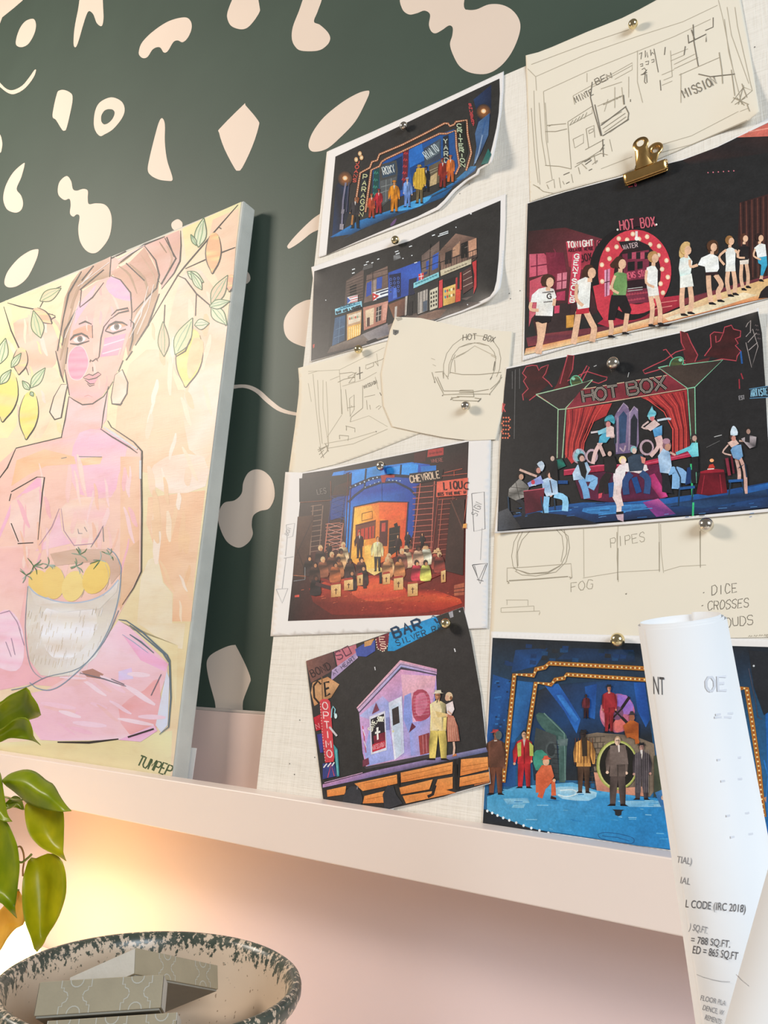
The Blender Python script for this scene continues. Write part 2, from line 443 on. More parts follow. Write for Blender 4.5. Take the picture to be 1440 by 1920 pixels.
# ------------------------------------------------------------------ the setting
ZT = -0.0335                                           # top of the pink rail
def blob(crop, txt, n=5, sm=True):
    ox, oy, sc = crop
    q = [(x / sc + ox, y / sc + oy) for x, y in P2(txt)]
    return spline(q, n) if sm else q
A_, B_, D_, E_ = (0, 0, 2.4), (400, 0, 2.4), (0, 370, 2.88), (0, 850, 2.88)
F_ = (0, 0, 1.0)
BLOBS = [
 (A_, '-150,-90 105,-60 102,2 60,38 10,78 0,105 -150,190', 0), (A_, '150,85 162,110 155,150 130,195 100,212 75,205 72,180 88,130 115,95', 5),
 (A_, '375,-60 350,50 335,130 331,195 338,213 350,195 375,110 390,65 402,50 420,65 435,103 455,118 464,100 465,50 450,-60', 5),
 (A_, '625,230 640,190 690,140 760,95 830,78 858,95 862,130 845,170 822,190 800,182 780,190 755,230 737,236 722,215 705,213 685,225 665,255 645,262 628,250', 5),
 (A_, '1060,-30 1025,50 1025,90 1045,120 1090,132 1125,115 1165,60 1168,30 1150,-35 1100,-60', 5),
 (B_, '420,-40 385,50 358,120 353,170 365,205 395,228 470,228 510,205 526,175 515,145 480,112 453,97 470,50 490,-15 470,-60', 5),
 (B_, '842,-20 850,40 880,65 915,60 950,48 975,65 970,110 980,140 1000,150 1030,135 1060,115 1077,125 1075,160 1065,200 1080,250 1110,300 1160,328 1230,332 1290,300 1340,240 1375,160 1380,100 1350,50 1300,22 1240,20 1185,42 1145,44 1128,30 1110,-60 900,-100', 5),
 (A_, '-30,335 0,372 30,400 60,405 100,385 130,350 155,315 162,318 150,350 115,395 75,420 45,422 10,400 -30,360', 4),
 (A_, '265,408 290,405 320,420 327,445 318,500 300,575 290,588 278,582 252,540 237,527 240,490 255,425', 3),
 (A_, '730,532 742,560 742,640 752,720 774,790 775,812 755,814 715,808 680,790 665,765 672,715 695,620 715,550', 5),
 (A_, '1097,470 1105,474 1160,540 1164,570 1135,660 1090,755 1070,768 1055,756 1010,670 986,598 992,575', 3),
 (B_, '692,408 702,415 690,450 640,545 570,620 510,670 455,683 432,670 430,640 450,590 500,525 580,460 650,420', 5),
 (A_, '0,605 10,640 8,670 0,688 -30,680 -40,640 -25,600', 5),
 (A_, '105,735 110,745 95,800 75,850 95,880 104,915 95,945 70,957 35,945 18,915 15,880 28,830 60,775', 5),
 (A_, '300,792 320,815 328,850 345,858 375,850 395,858 395,890 400,918 430,915 470,920 495,950 503,1000 490,1070 450,1125 418,1140 385,1125 360,1085 352,1030 358,975 345,965 330,975 315,960 318,920 312,895 290,900 265,880 260,850 270,815', 5),
 (D_, '200,280 208,290 195,340 150,430 100,475 55,487 28,475 25,445 45,395 100,330 160,290', 5),
 (B_, '480,962 430,1000 370,1060 337,1100 333,1112 345,1118 390,1090 440,1050 480,1030 560,980 590,900', 4),
 (F_, '590,562 560,569 541,585 532,605 536,630 555,645 590,652 640,640 650,580', 5),
 (F_, '425,731 455,727 478,735 500,755 525,772 560,780 600,782 600,776 560,774 530,766 508,750 485,730 460,721 425,724', 4),
 (F_, '480,880 497,885 511,902 515,930 505,953 488,958 475,967 472,985 474,1002 465,1018 447,1027 425,1015 411,985 410,962 420,943 440,938 453,925 456,905 465,887', 5),
 (E_, '1265,1035 1277,1045 1325,1140 1353,1215 1345,1250 1312,1340 1300,1425 1180,1425 1160,1340 1130,1230 1116,1150 1122,1110 1150,1080 1220,1045', 4),
 (F_, '333,411 342,418 340,430 332,434 323,428 322,418', 5), (F_, '461,508 468,515 469,525 462,532 452,526 450,515', 5)]
RING_O = blob(A_, '500,438 545,455 561,490 550,530 510,580 470,605 450,612 430,590 422,555 428,500 450,460')
RING_I = blob(A_, '492,491 508,494 516,508 508,532 490,552 470,560 458,550 455,535 457,518 468,500 480,493')
wv = [Vector((-2.4, YW, ZT - 0.02)), Vector((0.8, YW, ZT - 0.02)), Vector((0.8, YW, 2.1)), Vector((-2.4, YW, 2.1))]
wf = [(0, 1, 2, 3)]; wm = [0]
def blob_faces(pts, tris, dx=0.0, dz=0.0):
    n = len(wv)
    wv.extend(on_y(p, YW - 0.0003) + Vector((dx, 0, dz)) for p in pts)
    wf.extend(tuple(n + i for i in t) for t in tris); wm.extend([1] * len(tris))
for crop, txt, n in BLOBS:
    q = blob(crop, txt, n or 1, n > 0)
    blob_faces(q, tess(q))
for k in (3, 8, 10, 14):                     # the pattern runs on to the right of and above the picture
    q = blob(BLOBS[k][0], BLOBS[k][1], 4); blob_faces(q, tess(q), 1.0, 0.1); blob_faces(q, tess(q), 0.35, 0.95)
NR = len(RING_O)
blob_faces(RING_O + RING_I, [(i, (i + 1) % NR, NR + (i + 1) % NR, NR + i) for i in range(NR)])
# a closed slab, so the wall has its thickness
n = len(wv)
wv += [v + Vector((0, 0.05, 0)) for v in wv[:4]]
for a, b in ((0, 1), (1, 2), (2, 3), (3, 0)): wf.append((a, n + a, n + b, b)); wm.append(0)
wf.append((n + 3, n + 2, n + 1, n)); wm.append(0)
tag(mesh_obj('wall_back', wv, wf, [M_green, M_blob], fm=wm), 'dark green wallpaper with scattered cream cut-out shapes', 'wall', kind='structure')
tag(box_obj('wall_lower', (-2.4, YW, -0.62), (0.8, YW + 0.05, ZT - 0.02), M_dusty), 'plain pink painted wall below the ledge', 'wall', kind='structure')

# ------------------------------------------------------------------ the ledge
YF, YB = 0.7005, 0.7318
lg = tag(empty('picture_ledge', (-0.6, 0.79, -0.17)), 'pale pink painted picture ledge holding the painting and pinboard', 'ledge')
box_obj('front_lip', (-2.2, YF, -0.1785), (0.7, YB, ZL), M_ledge, lg, 0.0012)
box_obj('shelf_board', (-2.2, YB, -0.1785), (0.7, YW - 0.012, -0.150), M_ledge, lg)
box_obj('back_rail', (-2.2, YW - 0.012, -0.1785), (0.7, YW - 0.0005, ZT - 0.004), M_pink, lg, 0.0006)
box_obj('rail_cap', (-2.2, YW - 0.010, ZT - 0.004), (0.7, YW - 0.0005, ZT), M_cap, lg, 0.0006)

# ------------------------------------------------------------------ the desk
M_desk = mottled('pale_beige_desk_top', (0.80, 0.74, 0.68), 0.04, 6, 0.45)
ZD = -0.40
dk = tag(empty('desk', (-0.5, 0.4, ZD - 0.70)), 'pale beige desk top under the crock and the rolled plans', 'desk')
box_obj('desk_top', (-1.9, 0.05, ZD - 0.03), (0.6, YW - 0.004, ZD), M_desk, dk, 0.002)
for x in (-1.85, 0.52):
    for y in (0.09, 0.73): box_obj('leg', (x, y, ZD - 0.72), (x + 0.04, y + 0.04, ZD - 0.03), M_desk, dk)

# ------------------------------------------------------------------ the pinboard
tl = onboard((612, 284))
BX0, BX1 = -0.668, 0.45
bz1 = tl.dot(BU)
bz0 = onboard((480, 1478)).dot(BU) - 0.026
def bpt(x, v, h): return Vector((x, 0, 0)) + BU * v + BN * (BD - h)
pb = tag(empty('pinboard', bpt(-0.1, bz0, -0.006)), 'tall linen-covered pinboard leaning on the pink ledge under pinned papers', 'pinboard')
MB = Matrix(((1, 0, 0, 0), (0, BN.y, BU.y, 0), (0, BN.z, BU.z, 0), (0, 0, 0, 1)))
# left edge follows the photo: two corners, seen a little out of square
xb, xt = onboard((480, 1478)).x, tl.x
bm = bmesh.new()
q = [(xb + .0006, bz0), (BX1, bz0), (BX1, bz1), (xt, bz1)]
v0 = [bm.verts.new(bpt(x, v, 0)) for x, v in q]; v1 = [bm.verts.new(bpt(x, v, -0.0115)) for x, v in q]
bm.faces.new(v0); bm.faces.new(v1[::-1])
for i in range(4): bm.faces.new((v0[i], v0[(i + 1) % 4], v1[(i + 1) % 4], v1[i]))
bevel(bm_obj('linen_cover', bm, M_linen, pb), 0.0015)
bm = bmesh.new()
M_hole = mat('dark_pin_hole', (0.06, 0.05, 0.045), 0.9)
for (x, y) in P2('880,345 862,363 955,550 957,560 552,1452 590,1420 543,1432 1197,175 1170,160 985,505 975,545 1415,88 900,388 964,1085 562,1350'):
    c = onboard((x, y), 0.00035); e = 0.0007
    vs = [bm.verts.new(c + (Vector((1, 0, 0)) * math.cos(k * 1.0472) + BU * math.sin(k * 1.0472)) * e) for k in range(6)]
    bm.faces.new(vs)
tag(bm_obj('pin_hole_marks', bm, M_hole, pb), kind='stuff')

# ------------------------------------------------------------------ the painting on canvas
XL = -1.56
def cpt(x, v, h): 
    return Vector((x, 0, 0)) + Vector((0, math.sin(CLEAN), math.cos(CLEAN))) * v + CNRM * (CDIST - h)
CUP = Vector((0, math.sin(CLEAN), math.cos(CLEAN)))
ctr = CTOP; cv1 = ctr.dot(CUP)
cbr = oncanvas((324.7, 1454))
cv0 = on_y((324.7, 1454), 0.734).dot(CUP) - 0.02
TH = 0.028
pa = tag(empty('canvas_painting', cpt((XL + ctr.x) / 2, cv0, -TH)), 'large pastel painting of a woman holding a pot of lemons, leaning on the ledge', 'painting')
cq = [(XL, cv0), (cbr.x, cv0), (ctr.x, cv1), (XL, cv1)]
bm = bmesh.new()
v0 = [bm.verts.new(cpt(x, v, -0.0003)) for x, v in cq]; v1 = [bm.verts.new(cpt(x, v, -TH)) for x, v in cq]
bm.faces.new(v0); bm.faces.new(v1[::-1])
for i in range(4): bm.faces.new((v0[i], v0[(i + 1) % 4], v1[(i + 1) % 4], v1[i]))
bevel(bm_obj('stretched_canvas', bm, M_edge, pa), 0.003, 3)
e = oncanvas((352, 1440)); 
bm = bmesh.new()
a, b = cpt(cbr.x + 0.0005, cv0 + 0.004, -TH - 0.0006), cpt(cbr.x + 0.004, cv0 + 0.062, -TH - 0.0006)
vs = [bm.verts.new(p) for p in (cpt(cbr.x - 0.1, cv0 + 0.004, -TH - 0.001), cpt(cbr.x + 0.005, cv0 + 0.004, -TH - 0.001), cpt(cbr.x + 0.006, cv0 + 0.055, -TH - 0.001), cpt(cbr.x - 0.1, cv0 + 0.055, -TH - 0.001))]
vt = [bm.verts.new(v.co + CNRM * 0.0008) for v in vs]
bm.faces.new(vs); bm.faces.new(vt[::-1])
for i in range(4): bm.faces.new((vs[i], vs[(i + 1) % 4], vt[(i + 1) % 4], vt[i]))
bm_obj('backing_card', bm, M_paper, pa)

# ------------------------------------------------------------------ sheets of paper on the board
class Sheet:
    def __init__(s, name, label, cat, group, outline, base, m, curls=(), L=14.0):
        s.base, s.curls, s.L = base, curls, L if curls else 1e9
        pts = P2(outline); cx = sum(p[0] for p in pts) / len(pts); cy = sum(p[1] for p in pts) / len(pts)
        s.o = tag(empty(name, onboard((cx, cy), 0)), label, cat, group)
        t = tess(pts)
        vs, tr, _ = subdiv(pts, t, 6.0 if curls else 14.0)
        o = mesh_obj('paper_sheet', [s.f(p, 0) for p in vs], tr, m, s.o, smooth=True)
        bm = bmesh.new(); bm.from_mesh(o.data); bmesh.ops.recalc_face_normals(bm, faces=bm.faces)
        if sum((f.normal.dot(BN) * f.calc_area()) for f in bm.faces) > 0: bmesh.ops.reverse_faces(bm, faces=bm.faces)
        bm.to_mesh(o.data); bm.free()
        md = o.modifiers.new('thickness', 'SOLIDIFY'); md.thickness = 0.00022; md.offset = -1
        s.sheet = o
    def h(s, p):
        v = s.base
        for (x, y, r, a) in s.curls:
            d = 1 - math.hypot(p[0] - x, p[1] - y) / r
            if d > 0: v += a * d * d
        return v
    def f(s, p, h): return onboard(p, s.h(p) + h)
    def art(s, ox, oy, sc, white='f0e8e0'):
        return Art(s.f, ox, oy, sc, white, 6.0 if s.curls else 1e9, base=1.5e-4 if s.curls else 5e-5)
G1, G2 = 'photo prints pinned to the board', 'pencil sketches pinned to the board'
sh9 = Sheet('pencil_sketch', 'cream sketch of the mission room, lower left of the hot box arch sketch', 'sketch', G2,
 '559,690 640,668 727,637 800,680 860,790 789,812 700,847 640,868 560,888 541,887 546,850 553,800 560,740 561,715', 0.0006, M_cream)
sh11 = Sheet('pencil_sketch', 'cream sketch with the words pipes and fog, below the cabaret print', 'sketch', G2,
 '930,950 1480,930 1480,1197 1440,1195 1380,1196 919,1196', 0.0006, M_cream)
sh8 = Sheet('pencil_sketch', 'cream pencil sketch of a stage set at the top right above the brass clip', 'sketch', G2,
 '985.7,103.8 1009,98 1035,88 1100,60 1166,34 1198,18 1231,0 1300,-35 1376,-72 1389,0 1400,60 1412,130 1424,209 1405,225 1340,253 1270,283 1230,300 1160,330 1100,346 1035,364 994,379 990,230', 0.0008, M_cream, [(1424, 215, 120, 0.010), (986, 104, 60, 0.004)])
sh2 = Sheet('photo_print', 'photo print of a night street of shopfronts with small flags', 'photo print', G1,
 '583.6,501 948,363.3 947.5,415 945,471 942,515 938,540 929,552 916,564 893,575 866,586 818,602 727,639 643,661 584,678 581.7,679 587,590 588,530', 0.0012, M_paper, [(940, 556, 75, 0.011), (584, 500, 40, 0.003)])
sh1 = Sheet('photo_print', 'photo print of a blue-lit theatre street with suited figures, curled at the lower right corner', 'photo print', G1,
 '613,286 616,283 700,246 850,178 944.7,133.5 944,170 940.5,209 935,245 929.5,275.5 923.5,300 921,306 911,312 900,318 897.5,327 877,339 854.5,359 838,378 824,392 804,402 754,423 699,443.6 643,466 607,480 597,483 605,390', 0.0014, M_paper, [(938, 300, 125, 0.020), (850, 400, 60, 0.004)])
sh3 = Sheet('photo_print', 'wide-margined photo print of an orange-lit crowd on benches in a mission hall', 'photo print', G1,
 '535,885 567,886 620,876 700,862 800,841 880,824 921,813 919,900 917,1000 915,1100 914,1178 870,1180 507,1193 515,1100 525,1000', 0.0013, M_paper)
sh10 = Sheet('pencil_sketch', 'cream pencil sketch of a hot box arch, overlapping the shopfront print', 'sketch', G2,
 '741,594 788,596 861,612 919,619 962,622 955,700 945,760 930,824 880,826 830,820 789,812 735,800 718,760 714,700 722,660 731,620', 0.0018, M_cream, [(740, 594, 50, 0.004)])
sh5 = Sheet('photo_print', 'photo print of dancers in white tops lined up beside a red ring of bulbs', 'photo print', G1,
 '988,381 1093,350 1173,328 1227,313 1293,294 1327,283 1353,270 1383,255 1407,241 1440,221 1475,200 1478,552 1440,560 1393,572 1327,588 1260,605 1160,628 1060,653 979,677 984,520', 0.0010, M_paper, [(1300, 610, 160, 0.004)])
sh6 = Sheet('photo_print', 'glossy photo print of a cabaret stage with a neon hot box sign', 'photo print', G1,
 '948,689 1028,673 1173,644 1281,620.5 1353,601 1422,577 1428,650 1436,750 1446,870 1452,957 1440,960 1317,971 1173,983.5 1028,994 927,1000 941,850', 0.0022, M_paper, [(1424, 577, 60, 0.006), (927, 1000, 50, 0.003)])
sh7 = Sheet('photo_print', 'photo print of suited men under a gold bulb-lit frame, half hidden by the rolled plan', 'photo print', G1,
 '920.5,1184 1060,1188 1200,1192 1480,1200 1480,1632 1260,1598 1080,1573 904,1547', 0.0012, M_paper)
sh4 = Sheet('photo_print', 'tilted photo print of a couple beside a small lilac mission building', 'photo print', G1,
 '573.8,1239.4 869,1137.8 885,1215 903,1310 920,1469 830,1495 739,1516 735,1522 606,1499', 0.0014, M_paper, [(920, 1469, 70, 0.002)])

# ------------------------------------------------------------------ round-headed push pins
def pin(q, m, label, sheet=None, r=0.0057):
    h = sheet.h(q) if sheet else 0
    c = onboard(q, h + 0.0075)
    o = tag(empty('push_pin', c - Vector(-BN) * 0.0075), label, 'push pin', 'round-headed metal push pins on the board')
    tilt = Matrix.Translation(c) @ Vector((0, 0, 1)).rotation_difference((-BN + RIGHT * 0.10 - UP * 0.06).normalized()).to_matrix().to_4x4()
    bm = bmesh.new()
    prof = [(r * math.sin(a), r * math.cos(a) * 0.94) for a in [0.02 + 0.155 * k for k in range(19)]] + [(r * 0.28, -r * 0.98), (r * 0.28, -r * 1.12)]
    lathe(bm, prof, 28, tilt, True, True)
    bm_obj('round_head', bm, m, o, True)
    bm = bmesh.new()
    add_tube(bm, [tilt @ Vector((0, 0, -r)), tilt @ Vector((0, 0, -0.0105 - r * .2))], [0.0006, 0.0003], 8)
    bm_obj('needle', bm, M_steel, o, True)
    return o
pin((1187, 45), M_gold, 'round metal push pin at the top of the stage set sketch', sh8)
pin((757, 236), M_steel, 'round silver push pin on the top edge of the blue-lit street print', sh1)
pin((741, 450), M_gold, 'round gold push pin between the blue-lit street print and the shopfront print', sh2)
pin((672, 655), M_gold, 'round pale gold push pin at the bottom edge of the shopfront print', sh2)
pin((873, 761), M_steel, 'round silver push pin below the hot box arch drawing', sh10)
pin((714, 874), M_steel, 'round silver push pin at the top of the orange-lit mission hall print', sh3)
pin((836, 1169), M_gold, 'round gold push pin at the top right corner of the tilted lilac building print', sh4)
pin((1150, 681), M_steel, 'round silver push pin at the top of the neon hot box print', sh6, 0.0068)
pin((1324, 984), M_steel, 'round silver push pin below the bottom edge of the neon hot box print', sh11, 0.0068)
pin((1158, 1200), M_gold, 'round gold push pin at the top of the gold-framed suited men print', sh7, 0.0068)

# ------------------------------------------------------------------ brass bulldog clip
def clip():
    a, b = onboard((1172, 341), 0.006), onboard((1251, 312), 0.006)
    X = (b - a).normalized(); c = (a + b) / 2; Zc = -BN
    top = onboard((1203, 274), 0.012)
    Y = Zc.cross(X).normalized()
    Wd = (b - a).length
    M = Matrix(((X.x, Y.x, Zc.x, c.x), (X.y, Y.y, Zc.y, c.y), (X.z, Y.z, Zc.z, c.z), (0, 0, 0, 1)))
    lt = M.inverted() @ top
    o = tag(empty('bulldog_clip', c), 'brass bulldog clip gripping the top of the dancers print', 'clip')
    # jaw: a folded strip, triangular in section
    for nm, sg in (('front_jaw', 1), ('back_jaw', -1)):
        bm = bmesh.new()
        sec = [(-0.0045, 0.0006 * sg), (-0.0052, 0.0022 * sg), (-0.0040, 0.0036 * sg), (0.0, 0.0056 * sg), (0.0036, 0.0068 * sg), (0.0052, 0.0066 * sg), (0.0060, 0.0050 * sg)]
        n = len(sec); rings = []
        for x in [Wd * (k / 12 - .5) for k in range(13)]:
            rings.append([bm.verts.new(M @ Vector((x, y, z + (0 if sg > 0 else 0.001)))) for y, z in sec])
        for i in range(12):
            for k in range(n - 1): bm.faces.new((rings[i][k], rings[i + 1][k], rings[i + 1][k + 1], rings[i][k + 1]))
        j = bm_obj(nm, bm, M_brass, o, True)
        md = j.modifiers.new('thickness', 'SOLIDIFY'); md.thickness = 0.0009
    # spring ends
    for s_ in (-1, 1):
        bm = bmesh.new(); add_tube(bm, [M @ Vector((s_ * Wd * .5, 0.0055, 0.0)), M @ Vector((s_ * (Wd * .5 + 0.0008), 0.0055, 0.0))], 0.0035, 14)
        bm_obj('spring_coil', bm, M_brass, o, True)
    def lever(nm, tx, ty, z0, z1, r):
        bm = bmesh.new()
        d = Vector((tx, ty - 0.006)).normalized(); p = Vector((-d.y, d.x))
        out = []
        base = Vector((tx * 0.12, 0.0052)); cen = Vector((tx, ty))
        L_ = [base + p * 0.0100, base + p * 0.0082 + d * 0.004, cen - d * r * 0.75 + p * r * 0.80]
        R_ = [base - p * 0.0100, base - p * 0.0082 + d * 0.004, cen - d * r * 0.75 - p * r * 0.80]
        a0 = math.atan2(d.y, d.x)
        arc = [cen + Vector((math.cos(a0 + t), math.sin(a0 + t))) * r for t in [(-2.2 + 4.4 * k / 24) for k in range(25)]]
        outer = R_ + arc + L_[::-1]
        N = len(outer)
        hole = [cen + Vector((math.cos(a0 - 3.14159 + 6.28318 * (k + .5) / N), math.sin(a0 - 3.14159 + 6.28318 * (k + .5) / N))) * r * 0.44 for k in range(N)]
        mid = [cen + (h_ - cen).normalized() * r * 0.72 for h_ in hole]
        def zz(q_): return z0 + (z1 - z0) * max(0, min(1, (q_ - base).dot(d) / max(1e-6, (cen - base).dot(d))))
        def V(q_, dz=0): return bm.verts.new(M @ Vector((q_.x, q_.y, zz(q_) + dz)))
        ov = [V(q_) for q_ in outer]; mv = [V(q_, -0.0004 * (1 if z1 > 0 else -1)) for q_ in mid]; hv = [V(q_, 0.0016 * (1 if z1 > 0 else -1)) for q_ in hole]
        for A_1, B_1 in ((ov, mv), (mv, hv)):
            for k in range(N): bm.faces.new((A_1[k], A_1[(k + 1) % N], B_1[(k + 1) % N], B_1[k]))
        l_ = bm_obj(nm, bm, M_brass, o, True)
        md = l_.modifiers.new('thickness', 'SOLIDIFY'); md.thickness = 0.0009
        return l_
    lever('front_lever', lt.x, lt.y, 0.0065, 0.0095, 0.0088)
    lever('back_lever', lt.x + 0.0125, lt.y - 0.004, -0.0005, -0.0025, 0.0085)
clip()

# ------------------------------------------------------------------ the glazed crock and the little boxes in it
PC = Vector((-0.4403, 0.3997, 0)); PZ = -0.194
def crockmat():
    m = mat('sponged_green_and_cream_glaze', (0.7, 0.6, 0.48), 0.30, spec=0.5)
    tc = nd(m, 'ShaderNodeTexCoord'); sp = nd(m, 'ShaderNodeSeparateXYZ'); ln(m, tc.outputs['Object'], sp.inputs[0])
    x, y, z = sp.outputs
    rad = mth(m, 'SQRT', mth(m, 'ADD', mth(m, 'MULTIPLY', x, x), mth(m, 'MULTIPLY', y, y)))
    v = coords(m, (1, 1, 0.8))
    n1 = noise(m, v, 260, 3, 0.65); n2 = noise(m, v, 70, 2)
    nn = mth(m, 'ADD', mth(m, 'MULTIPLY', n1, 0.75), mth(m, 'MULTIPLY', n2, 0.25))
    # how near the rolled rim: distance from its outer crest
    dz = mth(m, 'SUBTRACT', z, -0.0045); dr = mth(m, 'SUBTRACT', rad, 0.0975)
    dist = mth(m, 'SQRT', mth(m, 'ADD', mth(m, 'MULTIPLY', dz, dz), mth(m, 'MULTIPLY', dr, dr)))
    cover = nd(m, 'ShaderNodeMapRange'); ln(m, dist, cover.inputs[0])
    cover.inputs[1].default_value = 0.003; cover.inputs[2].default_value = 0.018; cover.inputs[3].default_value = 0.585; cover.inputs[4].default_value = 0.31
    body = mth(m, 'MULTIPLY', mth(m, 'GREATER_THAN', rad, 0.0905), mth(m, 'LESS_THAN', z, -0.012))
    thr = mth(m, 'ADD', cover.outputs[0], mth(m, 'MULTIPLY', body, 0.16))
    mask = mth(m, 'LESS_THAN', nn, thr)
    soft = nd(m, 'ShaderNodeMapRange'); ln(m, mth(m, 'SUBTRACT', thr, nn), soft.inputs[0])
    soft.inputs[1].default_value = -0.015; soft.inputs[2].default_value = 0.03
    spots = mth(m, 'GREATER_THAN', noise(m, v, 330, 1), 0.735)
    base = mixc(m, noise(m, v, 22, 3), (0.60, 0.46, 0.33), (0.72, 0.58, 0.44))
    base = mixc(m, mth(m, 'MULTIPLY', spots, 0.6), base, (0.16, 0.08, 0.04))
    green = mixc(m, noise(m, v, 150, 2), (0.022, 0.036, 0.030), (0.10, 0.115, 0.085))
    ln(m, mixc(m, soft.outputs[0], base, green), bsdf(m).inputs['Base Color'])
    bump(m, soft.outputs[0], 0.12, 0.0005)
    return m
M_crock = crockmat()
pt = tag(empty('crock', PC + Vector((0, 0, ZD))), 'stoneware crock with a sponged dark green rim holding small patterned boxes', 'crock')
bm = bmesh.new()
h0 = ZD - PZ
prof = [(0.062, h0), (0.074, h0 + 0.002), (0.082, h0 + 0.02), (0.0885, h0 + 0.07), (0.0915, -0.045), (0.0915, -0.022), (0.0925, -0.0165), (0.0955, -0.0140), (0.0985, -0.0115), (0.1002, -0.0075),
        (0.1002, -0.0040), (0.0990, -0.0010), (0.0968, 0.0003), (0.0945, -0.0003), (0.0925, -0.0022), (0.0908, -0.0060), (0.0898, -0.012), (0.0880, -0.026), (0.0835, -0.044), (0.072, -0.060), (0.050, -0.0685), (0.02, -0.0705), (0.0005, -0.0705)]
lathe(bm, prof, 128, None, True, True)
o = bm_obj('glazed_body', bm, M_crock, None, True)
o.location = PC + Vector((0, 0, PZ)); o.parent = pt; o.matrix_parent_inverse = Matrix.Translation(-pt.location)

M_card = mottled('grey_green_card', (0.38, 0.32, 0.215), 0.05, 60, 0.65, 0.15, 400)
M_cardside = mottled('lit_grey_card', (0.56, 0.55, 0.50), 0.05, 60, 0.7, 0.2, 300)
M_line = mat('pale_printed_line', (0.50, 0.475, 0.40), 0.6)
M_dark = mottled('shaded_box_base', (0.30, 0.28, 0.23), 0.05, 60, 0.7)
def quatrefoil(u, v, s):
    """interlaced lattice line: rounded lobes with stepped shoulders"""
    out = []
    for sg in (-1, 1):
        arc = [(u + s * .27 * math.cos(t), v + sg * s * .62 - sg * s * .27 * math.sin(t)) for t in [math.pi * k / 14 for k in range(15)]]
        out.append([(u + s * .42, v + sg * s * .62), (u + s * .42, v + sg * s * .52)][:0] + arc)
        for sx in (-1, 1):
            out.append([(u + sx * s * .30, v + sg * .02 * s), (u + sx * s * .36, v + sg * s * .16), (u + sx * s * .50, v + sg * s * .22), (u + sx * s * .50, v + sg * s * .34), (u + sx * s * .62, v + sg * s * .34), (u + sx * s * .62, v + sg * s * .62)])
    out.append([(u - s * .30, v - .02 * s), (u - s * .30, v + .02 * s)]); out.append([(u + s * .30, v - .02 * s), (u + s * .30, v + .02 * s)])
    return out
def small_box(label, P, e1, e2, e3, flip=False, spots=((0.3, .5), (0.78, .5)), s=1.0):
    """P: corner; e1 along the patterned face, e2 down it, e3 away from it"""
    X, Y, Z = e1.normalized(), e2.normalized(), e3.normalized()
    o = tag(empty('small_gift_box', P + e2 + e1 / 2 + e3 / 2), label, 'box', 'patterned grey boxes in the crock')
    def b(name, a0, a1, m):
        bm = bmesh.new()
        cs = [[bm.verts.new(P + X * x + Y * y + Z * z) for x in (a0[0], a1[0]) for y in (a0[1], a1[1]) for z in (a0[2], a1[2])]][0]
        for f in ((0, 1, 3, 2), (4, 6, 7, 5), (0, 4, 5, 1), (2, 3, 7, 6), (0, 2, 6, 4), (1, 5, 7, 3)): bm.faces.new([cs[i] for i in f])
        ob = bm_obj(name, bm, m, o); bevel(ob, 0.0004); return ob
    a, h, d = e1.length, e2.length, e3.length
    b('lid', (0, 0, 0), (a, h, d), [M_card])
    b('base', (0.0008, h, 0.0008), (a - 0.0008, h + 0.0012, d - 0.0008), [M_dark])
    for x in (-0.00025, a + 0.00025):                     # plain ends of the lid, the light they catch put into the colour
        bm = bmesh.new()
        bm.faces.new([bm.verts.new(P + X * x + Y * y + Z * z) for y, z in ((0.0004, 0.0004), (h - 0.0004, 0.0004), (h - 0.0004, d - 0.0004), (0.0004, d - 0.0004))])
        tag(bm_obj('end_panel', bm, M_cardside, o), 'plain end coloured pale as if lit')
    art = Art(lambda q, hh: P + X * q[0] + Y * q[1] - Z * (hh + 0.00012), 0, 0, 1, 'ffffff', step=1e-6, base=0.0)
    for (u, v) in spots:
        for st in quatrefoil(a * u, h * v, h * 0.80 * s):
            st = [(min(a, max(0, x)), min(h, max(0, y))) for x, y in st]
            art.L_('ffffff', 0.0006, st)
    mesh_obj('printed_pattern', art.V, art.F, M_line, o)
    return o
def at(q, d): return ray(q) * d
P = at((255, 1777), 0.517); k = 0.517 / 0.52
b2 = small_box('small grey box with a plain front end coloured as if lit, tilted up behind the others in the crock', P, Vector((0.0019, 0.0781, -0.0285)) * k, Vector((0.0075, -0.005, -0.0131)) * k, Vector((-0.06, -0.0098, -0.0308)) * k * 0.90, spots=((0.36, .5), (0.80, .5)))
def facebox(label, F1, F2, d1, d2, height, tau, depth, spots):
    P, Q = at(F1, d1), at(F2, d2); e1 = Q - P; X = e1.normalized()
    dn = Vector((0, 0, -1)); dn = (dn - X * dn.dot(X)).normalized()
    e2 = Matrix.Rotation(tau, 3, X) @ dn
    e3 = e2.cross(X).normalized()
    if e3.dot(FWD) < 0: e3 = -e3
    return small_box(label, P, e1, e2 * height, e3 * depth, spots=spots)
facebox('small grey lattice-patterned box lying in the middle of the crock', (75, 1841), (307, 1827), 0.472, 0.484, 0.0178, -0.46, 0.034, ((0.30, .5), (0.79, .5)))
facebox('small grey lattice-patterned box nearest the front rim of the crock', (90, 1914), (332, 1898), 0.455, 0.466, 0.0178, -0.46, 0.034, ((0.12, .5), (0.49, .5), (0.88, .5)))

